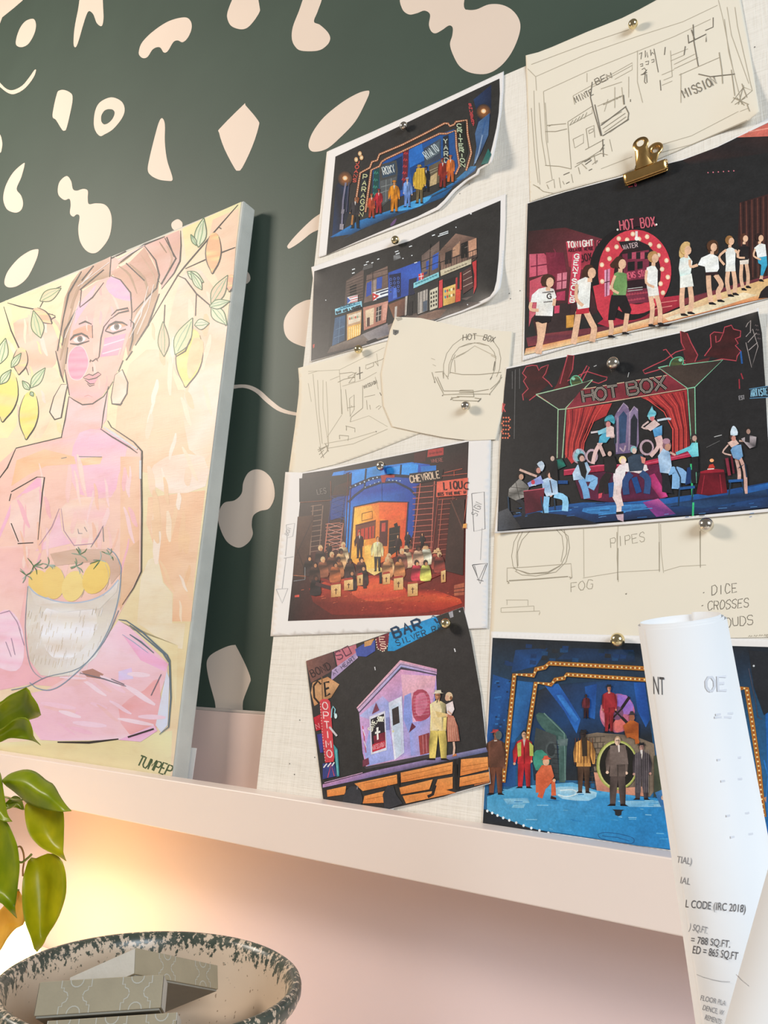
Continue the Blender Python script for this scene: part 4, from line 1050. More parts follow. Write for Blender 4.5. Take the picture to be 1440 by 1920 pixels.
    # branches, leaves and lemons
    D(5, '1285,40 1180,160 1000,370 960,420 800,690|1180,160 1195,170|1270,270 1190,300 1000,385|40,570 110,590 190,605 300,640|215,595 260,510 330,480|955,420 1000,440 1060,520 1130,580 1220,695|1060,520 1055,640|20,590 60,720 110,830 155,960|890,580 885,680|240,680 300,645 280,630')
    def lemon(x, y, rx, ry, ro, c0='f3e07c', c1='f0d860'):
        ca, sa = math.cos(ro), math.sin(ro)
        q = [(x + u * rx * ca - v * ry * sa, y + u * rx * sa + v * ry * ca) for u, v in ((0, -1), (.6, -.8), (1, -.1), (.8, .5), (.25, .95), (0, 1.12), (-.25, .95), (-.8, .5), (-1, -.1), (-.6, -.8))]
        q = spline(q, 3); A.P([c0, c0, c1, 'f3dc90', c0], q); D(5, ' '.join('%f,%f' % p for p in q[3:19]))
        D(4, ' '.join('%f,%f' % p for p in q[17:28]), K2)
    lemon(1022, 860, 72, 150, .12, 'f2dc78', 'f2e486'); A.P(['f0c890', 'f3d49c'], '1045,760 1098,780 1090,870 1050,950 1020,980 1010,900', 2)
    lemon(155, 1170, 52, 125, .10, 'f3e680', 'f2de6c'); lemon(35, 1070, 62, 130, .15, 'f2e07a', 'f4dc90')
    lemon(1152, 295, 42, 105, .05, 'f3b884', 'f2b078'); lemon(228, 640, 30, 60, -.9, 'f0b890', 'f2c09c'); lemon(1243, 460, 24, 45, .1, 'f4b088', 'f4b088')
    lemon(110, 880, 40, 70, .1, 'f3c49c', 'f4cca8')
    def lf(x0, y0, x1, y1, w, f='dfe0b4', c=GR):
        dx, dy = x1 - x0, y1 - y0
        def q(t, s): return (x0 + dx * t - dy * s * w, y0 + dy * t + dx * s * w)
        l = [q(0, 0), q(.3, .8), q(.6, .75), q(1, 0)]; rr = [q(0, 0), q(.3, -.8), q(.6, -.75), q(1, 0)]
        A.P(f, spline(l, 3, False) + spline(rr, 3, False)[::-1][1:-1])
        A.L_('55664a', 5, l, 3); A.L_(GR, 5, rr, 3); A.L_('86a878', 5, [q(.1, .1), q(.5, .2), q(.9, .05)]); A.L_('a8be98', 4, [q(.15, -.3), q(.5, -.35), q(.8, -.15)])
    lf(1070, 270, 1100, 110, .22); lf(1060, 260, 1030, 200, .2); lf(885, 860, 880, 670, .18, 'efc49c'); lf(945, 850, 1040, 650, .22, 'd8d8a4'); lf(1010, 400, 1100, 460, .25)
    lf(1140, 580, 1230, 420, .22, 'e8c8a0'); lf(1140, 590, 1225, 690, .3); lf(1130, 590, 1240, 560, .25); lf(1050, 690, 1130, 680, .4, 'e4dcb8'); lf(1090, 500, 1030, 400, .2)
    lf(220, 760, 180, 610, .25, 'd4d2a0'); lf(215, 560, 330, 490, .25, 'efcfa0'); lf(165, 1030, 245, 920, .22, 'd8dcae'); lf(160, 1040, 120, 990, .3); lf(165, 1050, 180, 1075, .4, 'f0ecd0'); lf(0, 1010, 60, 930, .25); lf(60, 920, 115, 840, .22); lf(0, 900, 30, 760, .25)
    D(5, '950,860 1000,830 1030,760')
    # signature
    A.T('4f5f3c', 8.5, 'TUMPEP', 735, 3064, 915, 3126, 58, 0.1, 0.8, jit=0.05)
    A.build('painted_picture', M_paint, pa)
painting()

# ------------------------------------------------------------------ the pictures on the prints
def print_street(sh):
    A = sh.art(560, 120, 3.6, 'f4e8de')
    A.P('37332f', '248,625 700,410 1000,265 1200,170 1355,98 1358,200 1350,330 1335,430 1310,540 1290,620 1278,665 1210,706 1195,738 1120,785 1040,850 980,920 930,965 800,1030 600,1110 400,1195 187,1290')
    A.P(['2a2a32', '233a5c', '1f2a3a'], '250,820 330,740 340,1000 300,1130 225,1180', 0)
    A.P(['2f4060', '2a3048', '252a38'], '1180,240 1300,140 1300,300 1280,480 1190,480 1210,350')
    # stage floor
    A.P(['2a6ea8', '2c7cb8', '3a8cc4', '2f88c0', '2a78b4', '24659c', '1f4f80', '2a2e38', '2a3038', '1f4a70'], '210,1170 400,1060 700,960 900,880 1060,790 1200,690 1190,720 1040,830 700,1000 350,1150')
    A.P(['2a3440', '24557f', '2a6496', '254a6c', '2c3038'], '350,1150 700,1000 1040,830 980,900 700,1010 480,1090 300,1180')
    A.P(['5ab0dc', '3a90c8', '4aa4d4'], '640,985 760,930 900,890 820,960 700,990', 2)
    A.P('6a4a70', '620,1080 660,1040 650,1075 625,1095', 2)
    A.P(['3f86b4', '2d6a94'], '1060,780 1160,690 1200,690 1120,770')
    # blue scenery inside the frame
    A.P(['22508c', '2a62a8', '2450a0', '1f3f74', '235a96', '2a5488'], '500,720 590,640 740,575 840,520 960,470 1050,440 1080,730 880,830 700,890 500,960')
    A.P('173050', '620,660 700,620 700,850 630,870'); A.P(['2a68b0', '2f74c0'], '740,580 830,530 850,660 750,710'); A.P('1c4478', '750,700 850,650 850,840 770,860')
    # shop signs and dark buildings
    A.P('4a4844', '545,680 660,650 670,720 655,880 545,980'); A.P('3a4a5a', '560,690 650,665 655,745 565,770'); A.T('d8d4c8', 6, 'ROXY', 572, 750, 655, 728, 52, 0)
    A.P('5a5a58', '550,790 660,760 655,870 548,960'); A.LL('8a8a84', 4, '555,830 655,805|552,870 655,835|590,780 588,930|625,770 622,910')
    A.P(['3c4450', '4a5058'], '845,570 960,500 960,640 850,690'); A.P('5c6668', '860,590 950,520 950,600 865,655'); A.T('c8ccc8', 6, 'RIALTO', 866, 645, 952, 582, 56, 0)
    A.P('6a5a44', '880,690 960,650 950,800 880,830'); A.P('c8a878', '890,760 935,730 930,810 885,826'); A.LL('a89a80', 4, '885,720 955,690|880,740 955,705')
    A.P('1c4a44', '505,720 545,700 540,900 500,960'); A.T('4aa088', 5, '~~~~', 525, 710, 510, 900, 26, 0.1, vert=True)
    A.P('6a2430', '705,590 745,570 735,760 700,830'); A.T('d84040', 6, '~~~~~', 726, 580, 708, 800, 24, 0.1, vert=True)
    # bulb-lined proscenium
    for w, c in ((16, '7a4a34'), (9, 'c8805c')):
        A.L_(c, w, '400,1030 390,900 415,735 480,700 495,660 530,650 545,610 700,545 860,465 985,400 1010,402 1020,420 1050,408 1060,390 1135,378 1140,470 1165,600 1130,720')
        A.L_(c, w, '450,1000 470,860 490,715 545,690 560,660 590,640 740,570 950,470 1000,470 1060,448 1065,560 1085,690 1060,745')
    A.dots('f0c8a0', 3.6, '400,1030 390,900 415,735 480,700 495,660 530,650 545,610 700,545 860,465 985,400 1010,402 1020,420 1050,408 1060,390 1135,378 1140,470 1165,600 1130,720', 14)
    A.dots('f0c8a0', 3.2, '450,1000 470,860 490,715 545,690 560,660 590,640 740,570 950,470 1000,470 1060,448 1065,560 1085,690 1060,745', 14)
    A.P('2a2c30', '425,745 470,720 450,880 420,1020 405,1030 410,880'); A.T('d0c890', 6, 'PARAGON', 450, 740, 420, 1035, 26, .1, vert=True)
    A.P('24261f', '1068,420 1120,395 1140,600 1100,700 1090,560'); A.T('c8d0a8', 6, 'CRITERION', 1082, 400, 1110, 700, 30, .1, vert=True)
    A.P('2a2c30', '975,490 1010,480 1015,640 975,660'); A.T('c8c8b0', 6, 'YARD', 990, 500, 998, 670, 26, 0, vert=True)
    A.T('d05848', 6, 'JOANS', 402, 650, 375, 800, 24, .1, vert=True); A.T('c04848', 6, 'SHUBERT', 1155, 265, 1180, 420, 18, .2, vert=True)
    for x, y in ((413, 605), (388, 645), (424, 632)): A.G('ffe8b8', 'c88a58', x, y, 13, 17)
    for x, y in ((313, 770), (1248, 318)):
        A.G('b06a38', '3a332f', x, y + 4, 50, 52); A.G('fff4d8', 'f0a860', x, y, 17, 16)
    A.L_('7c7484', 12, '318,800 300,920 290,1110'); A.L_('4a4658', 8, '340,800 322,1000'); A.L_('9a8c90', 26, '292,1080 288,1118'); A.L_('8a8088', 20, '300,980 296,1010')
    A.P(['5a7898', '3a5a84', '506a8c', '3c4a64'], '1215,390 1290,330 1280,480 1230,600 1180,690 1200,560 1190,470'); A.L_('8a9ab0', 9, '1240,480 1215,600 1190,670'); A.L_('3a5a84', 9, '1260,380 1240,470'); A.P('2a6a60', '1280,570 1300,610 1275,670 1230,680')
    # figures
    A.man(382, 1108, 215, '3a3436', '2a2828', 'a87050', None, arms=1); A.P('8a4a28', '395,895 410,905 400,940 390,935'); A.L_('b87840', 12, '365,1020 358,1085')
    A.man(492, 1040, 165, 'c04a28', 'a83c20', 'c88050', 'a83a20'); A.man(540, 1010, 168, 'b82430', 'a82028', 'a06048', '8a1c24')
    A.man(645, 1000, 215, 'e88a20', 'e08418', 'd89058', 'd88020', skirt=None); A.man(733, 965, 200, '7a98d0', '6a8ac4', 'd8a890', '8aa0c8')
    A.man(860, 860, 170, '20242c', '1c2026', '806050', '1c2026'); A.man(815, 940, 260, 'd8a838', '7a6440', 'c89868', 'c89838')
    A.P('d8a838', '795,705 850,700 850,800 830,850 780,840'); A.LL('b08428', 3, '800,715 795,835|815,710 815,840|832,708 832,835')
    A.man(972, 835, 200, '982c20', '8a2820', 'b06848', '7a2018'); A.man(1025, 800, 185, 'e07028', 'd86420', 'd08858', 'c05c20')
    A.build('printed_picture', M_ink, sh.o)
print_street(sh1)

def print_shops(sh):
    A = sh.art(560, 360, 3.6, 'f2e6da')
    A.P('35312d', '105,535 400,440 750,330 1050,190 1363,57 1360,250 1350,450 1335,600 1318,665 1290,705 1200,750 930,865 730,940 600,985 450,1035 250,1095 83,1140 95,800')
    A.P(['5a4a42', '7a6a5c', '84746a', '8a7464', '5c4a40', '3a3430', '3c3632'], '190,1090 230,1020 430,960 600,900 740,830 900,790 1100,740 1230,745 1100,800 900,870 600,975 400,1040')
    A.P(['9a8c84', '887a78', '6c6468'], '430,960 600,885 610,960 480,1010')
    A.P(['8a6a58', 'a88068', '7a5c4c'], '780,850 920,800 1000,790 950,850 850,868')
    # left building
    A.P(['5c4a40', '6a544a', '4a3c34', '594a42'], '320,600 440,520 435,740 310,770'); A.P('221f1e', '345,640 390,620 390,690 345,700')
    for k in range(9): A.LL('8a7060', 3, '325,%d 435,%d' % (605 + k * 18, 560 + k * 20))
    A.P(['7a6054', '8a6c5c', '5a463e'], '460,560 600,500 605,700 440,750'); A.P('344c98', '460,615 492,600 490,690 455,710'); A.P('3452a2', '528,580 565,570 560,650 525,655')
    A.P('a08878', '495,600 525,590 522,670 492,690'); A.LL('3a302c', 4, '460,560 600,520|455,600 600,555|500,520 500,740')
    A.P('2a2724', '220,800 440,760 430,960 200,1050'); A.P(['9ad0d8', '8cc0cc'], '245,790 425,735 428,775 248,830'); A.P('3f8aa0', '262,790 415,745 415,752 262,800'); A.T('2f6878', 4, 'CANDELA', 285, 790, 385, 760, 18); A.T('222a30', 7, 'BAR AND LIQUORS', 255, 822, 422, 778, 15)
    A.P(['3f5a74', '46627c', '32485c'], '245,850 315,830 310,1000 225,1040'); A.LL('6a8498', 3, '250,930 310,905|240,985 308,960|280,845 268,1020')
    A.P('c89a70', '325,825 425,795 420,960 325,1005'); A.P('e8d0b0', '335,835 420,808 415,870 335,895'); A.P(['f0b458', 'e8a848'], '330,910 420,885 415,965 330,1000')
    for k in range(6): A.L_('fbe0a0', 5, [(342 + k * 14, 915 - k * 4), (341 + k * 14, 990 - k * 5)]); A.E(['c86048', '8a9a78', 'd8b088'][k % 3], 345 + k * 13, 855 - k * 3, 6, 9)
    A.P(['c08068', 'd09078', 'a86c58'], '435,780 605,735 590,880 440,935'); A.P('e8c8a0', '450,800 510,780 505,890 455,910'); A.P('5a3c34', '460,850 480,845 480,905 460,910')
    A.P('3a3432', '525,780 560,765 555,865 520,880'); A.LL('e0c8b0', 3, '540,775 536,872|524,810 558,798|522,840 556,828'); A.P('d89880', '570,760 600,750 590,860 565,870')
    # flags
    A.P('e8e0d8', '328,710 400,695 398,740 328,755'); A.P('3a5aa0', '328,710 352,732 328,755'); A.LL('c84040', 5, '342,715 400,701|352,730 398,718|345,747 398,733')
    A.P('f0ece8', '498,680 605,645 603,705 500,735'); A.P('d03a38', '498,680 545,700 500,735'); A.E('f4f0ec', 512, 706, 6); A.LL('26304c', 9, '520,683 604,656|550,692 604,676|525,725 603,700')
    # blue sky wall
    A.P(['3450a0', '3858ac', '3c62b4', '304a94', '2c448a'], '605,545 820,465 830,560 790,680 700,710 605,745')
    A.P('1c2444', '610,560 690,545 690,705 660,715 655,640 620,640')
    for i in range(4):
        for j in range(3): A.E('5a74c0', 622 + 25 * j, 590 + 28 * i - 4 * j, 8, 10); A.E('1c2444', 622 + 25 * j, 590 + 28 * i - 4 * j, 5, 7)
    A.P('5070c0', '640,650 660,645 665,712 635,722', 0); A.P('2a2c40', '745,590 800,575 780,690 740,700')
    A.P(['8a5a40', '7a5040', '5a4038'], '605,760 730,710 720,830 640,850'); A.P('c8b8a8', '650,775 665,770 660,860 645,865'); A.P('b8a898', '720,705 735,700 728,830 716,835'); A.P('2a2624', '745,745 770,735 768,830 740,835')
    # right buildings
    A.P(['6a564c', '7c6558', '54463e'], '830,430 950,330 950,560 800,620 830,540'); A.P('3654a4', '860,470 880,460 875,520 860,525'); A.P('3a5cac', '905,430 945,405 940,510 900,530')
    A.LL('2a2624', 4, '830,470 950,420|830,520 950,470|890,350 880,600'); A.P(['8ccac8', '9ad4d4'], '775,615 945,540 948,575 775,650'); A.T('3a7a84', 7, '~~~~~~~~', 790, 632, 940, 566, 20); A.P('d84848', '808,555 845,545 840,590 812,595'); A.LL('f0e8e0', 4, '826,548 828,592|810,573 842,566'); A.P('2c3a68', '845,545 868,535 866,550 846,560')
    A.P('3a3632', '780,650 945,590 940,780 800,830'); A.P('b8a898', '805,680 870,655 868,800 805,825'); A.LL('4a4440', 4, '815,670 812,815|838,665 836,810|858,660 856,805'); A.P('5a6068', '840,740 868,730 866,800 840,810')
    A.P('d8c8a8', '885,665 940,640 938,780 885,800')
    for i in range(4):
        for j in range(3): A.P('3a342c', [(890 + 17 * j, 680 + 28 * i - 6 * j), (900 + 17 * j, 676 + 28 * i - 6 * j), (900 + 17 * j, 692 + 28 * i - 6 * j), (890 + 17 * j, 696 + 28 * i - 6 * j)])
    A.P(['7a5c4c', '9a7460', '6a5044', '4a3c36'], '950,400 1060,280 1200,310 1205,440 1160,480 960,560'); A.P('b88868', '1040,380 1090,330 1085,420 1040,440'); A.P('c89070', '1145,330 1200,310 1200,420 1150,440'); A.P('26221f', '1095,350 1140,330 1140,440 1095,450'); A.P('2c2826', '990,410 1035,390 1030,480 985,490')
    for k in range(14): A.L_('6a5244' if k % 2 else '1f1c1a', 3, [(960 + 18 * k, 470 - 6 * k), (958 + 18 * k, 535 - 6 * k)])
    A.LL('2a2522', 5, '955,475 1205,385|955,540 1205,440'); A.P(['d8c4a0', 'c8b490'], '955,530 1165,450 1165,485 960,568'); A.T('5a4a3a', 5, '~~~~~~~~', 985, 552, 1140, 490, 18)
    A.P('d84848', '948,600 972,590 970,775 945,785'); A.P('2a2422', '975,600 1060,570 1050,620 1000,640'); A.P(['e8b860', 'f0c470', 'd89850'], '975,650 1060,620 1055,745 975,770')
    for k in range(10): A.E(['4a8aa0', 'c84840', '6a9a50', 'f0e0b0', '8a5a38'][k % 5], 990 + 14 * (k % 5), 670 + 40 * (k // 5) - 4 * (k % 5), 6, 10)
    A.P('e0503c', '1060,660 1095,650 1092,735 1058,745'); A.P('c84038', '1088,545 1100,540 1100,660 1086,665'); A.P('b83838', '1060,580 1072,575 1070,660 1058,665'); A.P('5a3a34', '1105,540 1165,500 1180,640 1110,690'); A.P('c83c3c', '1170,475 1200,460 1200,640 1180,690 1185,560'); A.LL('d8b8a0', 3, '1110,560 1160,530|1110,600 1170,570|1110,640 1175,610'); A.P('6a5850', '1095,720 1180,700 1130,730')
    # lamps and glints in the dark
    r = random.Random(5)
    for (x, y, w) in ((360, 525, 20), (440, 495, 22), (455, 475, 18), (530, 455, 14), (650, 405, 24), (655, 420, 26), (745, 370, 20), (900, 295, 20), (950, 285, 60), (940, 300, 70), (760, 430, 8), (700, 450, 8), (780, 480, 20), (360, 550, 18), (490, 480, 14)):
        A.L_('e8e4dc', 6, [(x, y), (x + w, y - w * .35)])
    A.P(['8a8680', '4a4643'], '640,430 680,415 690,445 640,465'); A.P('5a5550', '440,500 500,480 500,510 430,530')
    for _ in range(40): A.L_(r.choice(['6a6058', '8a7a6c', '4a443e']), 3, [(lambda x, y: (x, y))(r.uniform(900, 1180), r.uniform(230, 330)), (r.uniform(900, 1180), r.uniform(240, 330))][:1] * 1 + [(lambda: (r.uniform(900, 1000), r.uniform(300, 330)))()]) if 0 else None
    for (x, y) in ((183, 730), (1062, 238), (1140, 760)): A.E('e0dcd4', x, y, 4)
    A.L_('e8e0d8', 8, [(1158, 148), (1168, 146)]); A.P('b84838', '95,1030 108,1026 106,1050 96,1055'); A.P('2a2624', '455,1010 520,985 540,1000 470,1030')
    for k in range(10): A.L_(['8a7464', '5a4a40'][k % 2], 3, [(880 + 30 * k, 400 - 8 * k + 20 * (k % 3)), (905 + 30 * k, 390 - 8 * k + 20 * (k % 3))])
    A.build('printed_picture', M_ink, sh.o)
print_shops(sh2)

def print_mission(sh):
    A = sh.art(500, 810, 3.2727, 'f0e8e2')
    A.P(['2e2926', '2a2422', '2c2624', '2e2826', '54201c', '8a2c22', '7a2820', '2e2422', '3a2824'], '220,255 380,232 700,165 1240,58 1222,600 1215,1115 700,1140 130,1160 180,700')
    # blue back wall and arch
    A.P(['2a70b8', '2c86d0', '2f80d0', '2a4ca8', '24409c', '1f3a90', '24489c'], '410,250 520,235 890,185 1000,200 1040,260 920,330 900,620 850,740 480,740 480,500 380,400')
    A.P(['1f4080', '243a80'], '390,400 490,370 480,520 390,540'); A.P('2a2624', '200,285 520,255 510,330 430,400 385,420 200,430'); A.P(['3a2c28', '4a2820'], '420,330 515,300 505,390 400,400')
    A.P(['2f86d4', '2a78c8'], '410,248 480,236 470,262 400,270'); A.P(['2f8cdc', '3490d8'], '520,245 710,200 730,270 600,290 520,325'); A.P(['3498e4', '2f88d8'], '735,225 880,190 930,200 925,270 830,270 740,270'); A.P('2a74c0', '945,210 1040,205 1040,245 950,262')
    A.LL('1f2a44', 14, '500,430 540,390 600,345 700,310 790,305 880,350 915,390'); A.LL('242838', 18, '490,350 560,320 640,285 760,265 900,275'); A.LL('1f2a40', 10, '610,225 600,340|825,200 820,270')
    A.dots('b8c8d8', 5, '500,345 560,322 640,290 690,275', 22); A.dots('a8b8cc', 4, '590,345 650,318 700,302', 24); A.dots('b8c8d8', 4, '740,295 830,300', 20); A.P('a83a34', '700,265 785,262 785,280 735,280 725,310 705,310')
    A.L_('3a4a78', 3, '705,300 708,425')
    # glowing room
    A.P(['f6a040', 'e85a28', 'e04c24', 'd84c28', 'e86a30', 'f08838', 'f8b448'], '530,465 690,430 865,432 845,740 640,830 600,850 505,780')
    A.P(['fcc050', 'f8a840', 'f07a30', 'f6b048'], '540,470 640,450 690,540 600,680 540,760 515,720'); A.P(['f06a30', 'e85c2c'], '690,440 850,440 845,540 740,540 690,530')
    A.LL('3a2c38', 9, '510,790 535,460 690,427 868,430 848,740'); A.P('7a4434', '545,570 670,538 665,650 545,670'); A.P('c8402c', '560,600 660,575 655,650 550,670'); A.LL('5a3028', 5, '575,595 575,665|600,590 600,660|625,585 625,655|645,580 645,650|545,575 668,545'); A.L_('8a5a30', 4, '585,500 648,485 648,530 583,545 585,500')
    A.P('5a2c28', '695,545 745,540 740,700 690,700'); A.P('c84a3c', '706,560 730,556 728,610 704,612'); A.P('2c2420', '752,590 818,575 815,720 745,770'); A.LL('6a4a38', 4, '755,630 815,620|752,670 815,660|750,710 815,700'); A.P('241f1e', '780,565 800,555 806,580 785,582')
    A.P(['f8c860', 'f4b050'], '600,700 640,690 690,730 680,850 610,850 600,780'); A.P(['e8c070', 'f6d080'], '600,845 700,830 720,850 660,880'); A.P('c85030', '700,720 722,715 720,760 700,765')
    # ladders, towers, signs
    for (xa, xb, y0, y1, n, c) in ((500, 520, 250, 740, 1, '5a2c28'), (910, 945, 300, 780, 14, 'c86a58'), (1030, 1062, 320, 780, 1, '8a4038'), (1065, 1080, 410, 780, 12, 'a85848'), (375, 470, 560, 740, 9, 'c07058'), (285, 345, 450, 760, 10, '8a6a58'), (400, 480, 390, 560, 1, '3a3858')):
        A.LL(c, 6, '%d,%d %d,%d' % (xb if xa > 600 else xa, y0, xa - 20, y1)); A.LL(c, 5, '%d,%d %d,%d' % (xb + (85 if xa > 900 else 0), y0, xb - 25 + (85 if xa > 900 else 0), y1))
        for k in range(n): y = y0 + (y1 - y0) * k / n; A.LL(c, 4, '%d,%d %d,%d' % (xa - 14, y + 6, xb + (75 if xa > 900 else -8), y - 4))
    for k in range(5): A.LL('c89080', 3, '%d,%d %d,%d|%d,%d %d,%d' % (380, 560 + 36 * k, 465, 590 + 36 * k, 465, 560 + 36 * k, 378, 592 + 36 * k))
    for k in range(4): A.LL('4a5080', 3, '%d,%d %d,%d|%d,%d %d,%d' % (400, 400 + 36 * k, 480, 430 + 36 * k, 480, 400 + 36 * k, 398, 432 + 36 * k))
    A.LL('7a4a38', 5, '205,432 395,418 392,300'); A.T('7a7068', 5, 'LES', 310, 385, 370, 375, 32)
    A.P('2c2422', '875,255 1085,230 1075,290 940,315 880,312'); A.T('d8b89c', 7, 'CHEVROLE', 880, 312, 1066, 280, 42)
    A.P(['e86850', 'e06048'], '1045,305 1235,280 1230,385 1040,400'); A.T('3a1c1c', 10, 'LIQU', 1085, 355, 1205, 345, 46); A.L_('3a1c1c', 9, '1240,310 1222,312 1212,325 1212,340 1222,350 1238,350'); A.T('3a1c1c', 6, "BEES 'FINE WINE' IN", 1050, 392, 1225, 378, 18)
    A.P('b03c38', '990,110 1085,95 1085,140 985,155'); A.T('5a2424', 5, '~~~~', 995, 145, 1080, 132, 24); A.T('8a5048', 5, 'WHERE', 1010, 190, 1085, 180, 22); A.P('4a2424', '905,130 980,115 975,180 905,190'); A.LL('c05c48', 4, '1075,270 1230,255|1150,240 1150,270|1090,250 1200,225|1230,390 1205,590 1230,590')
    A.P(['3a2a24', '46302a'], '1130,420 1215,410 1205,880 1090,850'); A.L_('6a4438', 7, '1130,420 1205,600'); A.P(['54382a', '4a3026'], '190,520 290,510 240,900 160,880'); A.LL('3a2822', 6, '280,540 180,760|180,700 230,840'); A.P('e8a050', '1205,565 1228,560 1226,588 1203,590')
    # floor glow
    A.P(['a03024', 'c8452c', 'd85430', 'c84028', 'b03426', '8a2a20', '5a221c', '7a2820', '6a261e'], '260,960 480,900 660,880 850,900 1000,960 1120,1000 1200,1050 900,1120 400,1120', 2)
    A.P(['e06038', 'd85030', 'c84430', 'd85838'], '520,960 660,890 820,930 850,1000 700,1040 560,1020', 2)
    r = random.Random(11)
    for _ in range(70): 
        x, y = r.uniform(200, 1190), r.uniform(960, 1100); A.L_(r.choice(['e07048', 'b84030', 'd86848', '7a2a20']), 2.5, [(x, y), (x + r.uniform(6, 22), y - 3)])
    # standing men behind
    for (x, y, h, c, l) in ((570, 775, 165, '4a2a28', '3a2424'), (680, 855, 215, 'f4d898', '4a4038'), (805, 760, 130, '3a2828', '2a2020'), (865, 720, 110, '2a2428', '201c1c'), (955, 720, 100, '2a2426', '201c1c'), (385, 780, 100, '3a2826', '2a2020')): A.man(x, y, h, c, l, 'e0a070')
    # benches and crates
    for q in ('290,900 330,890 440,930 440,950 330,910', '880,920 1090,850 1100,862 920,940'): A.P('8a2c24', q)
    # seated crowd, seen from behind
    crowd = ((295, 880, '4a3028'), (300, 960, '2e2424'), (345, 850, '8a5038'), (420, 880, 'b06038'), (400, 820, '6a4030'), (455, 800, 'c89868'), (510, 860, '4a3430'), (520, 930, '3a2c2c'), (580, 850, '6a4034'), (590, 900, '40302c'), (440, 850, 'a86840'), (740, 850, 'c88858'), (750, 830, 'd8a070'), (815, 850, 'c07848'), (830, 800, '8a5040'), (860, 790, 'e0b088'), (880, 770, 'c86048'), (920, 870, 'c83848'), (975, 870, 'e0d060'), (930, 780, 'd0a080'), (980, 770, 'e8d8b0'), (1045, 800, 'a04838'), (1060, 820, '8a3a30'), (260, 840, '382826'), (330, 780, '4a3430'), (470, 760, 'd8b088'))
    for (x, y, c) in sorted(crowd, key=lambda t: t[1]):
        A.P([A.shade(c, 1.25), c, A.shade(c, .7), A.shade(c, .5)], [(x - 22, y - 50), (x + 22, y - 52), (x + 34, y), (x + 30, y + 42), (x - 30, y + 42), (x - 34, y)], 2)
        A.E('3a2620' if r.random() < .7 else 'd8b080', x, y - 68, 15, 19, n=8); A.E(r.choice(['c08058', 'd89868', '6a4030']), x + 4, y - 60, 9, 12, n=8)
    for (x, y) in ((855, 720), (970, 722), (1035, 745), (1050, 735)): A.P('d8a878', [(x - 22, y), (x + 22, y - 4), (x + 12, y - 10), (x + 8, y - 24), (x - 8, y - 22), (x - 12, y - 8)])
    A.LL('4a2c2c', 22, '300,930 400,960|560,880 600,920 604,960'); A.L_('2e2626', 16, '700,860 700,930')
    for (x, y, w, h) in ((395, 940, 60, 75), (475, 912, 55, 62), (555, 882, 35, 62), (712, 875, 45, 62), (780, 900, 58, 72), (865, 935, 62, 75), (1070, 855, 28, 70)):
        A.P(['e8b878', 'f0c888', 'd8a060', 'c88850'], [(x, y), (x + w, y - 8), (x + w, y + h - 6), (x, y + h)]); A.LL('5a2c20', 5, '%f,%f %f,%f|%f,%f %f,%f' % (x + w * .5, y + h * .25, x + w * .5, y + h * .75, x + w * .35, y + h * .4, x + w * .65, y + h * .38)); A.P('b04030', [(x - 2, y), (x + w + 2, y - 9), (x + w - 6, y - 20), (x + 4, y - 14)])
    A.P(['b05840', 'c06848'], '1150,940 1212,925 1212,1000 1150,1005'); A.LL('5a2c24', 5, '1150,965 1212,955|1150,985 1212,978'); A.P('d85040', '172,1002 200,998 200,1012 172,1014'); A.L_('a0a0a0', 3, '165,915 235,905 235,830'); A.L_('b06848', 4, '165,880 240,885')
    # pen marks in the margins
    for w, q in ((4, '1258,378 1335,368 1340,595 1272,610 1262,440 1258,378'), (3, '1322,590 1312,785'), (6, '1265,815 1355,806 1310,930 1262,815'), (4, '1275,820 1300,910 1345,812'), (4, '1290,905 1330,915'), (3, '120,570 172,560 160,640 125,650 120,570|125,650 115,760|105,775 165,765|118,775 95,960|60,965 130,960 95,1050 58,965')):
        A.LL('6a6664' if w > 3 else 'a8a29e', w, q)
    A.T('7a7674', 3.5, 'SIGN', 1300, 500, 1300, 500 - .1, 1) if 0 else A.T('7a7674', 3.5, 'SIGN', 1290, 520, 1322, 440, 40, jit=.05); A.T('b0aaa6', 3, 'SGN', 130, 640, 150, 590, 22)
    A.build('printed_picture', M_ink, sh.o)
print_mission(sh3)

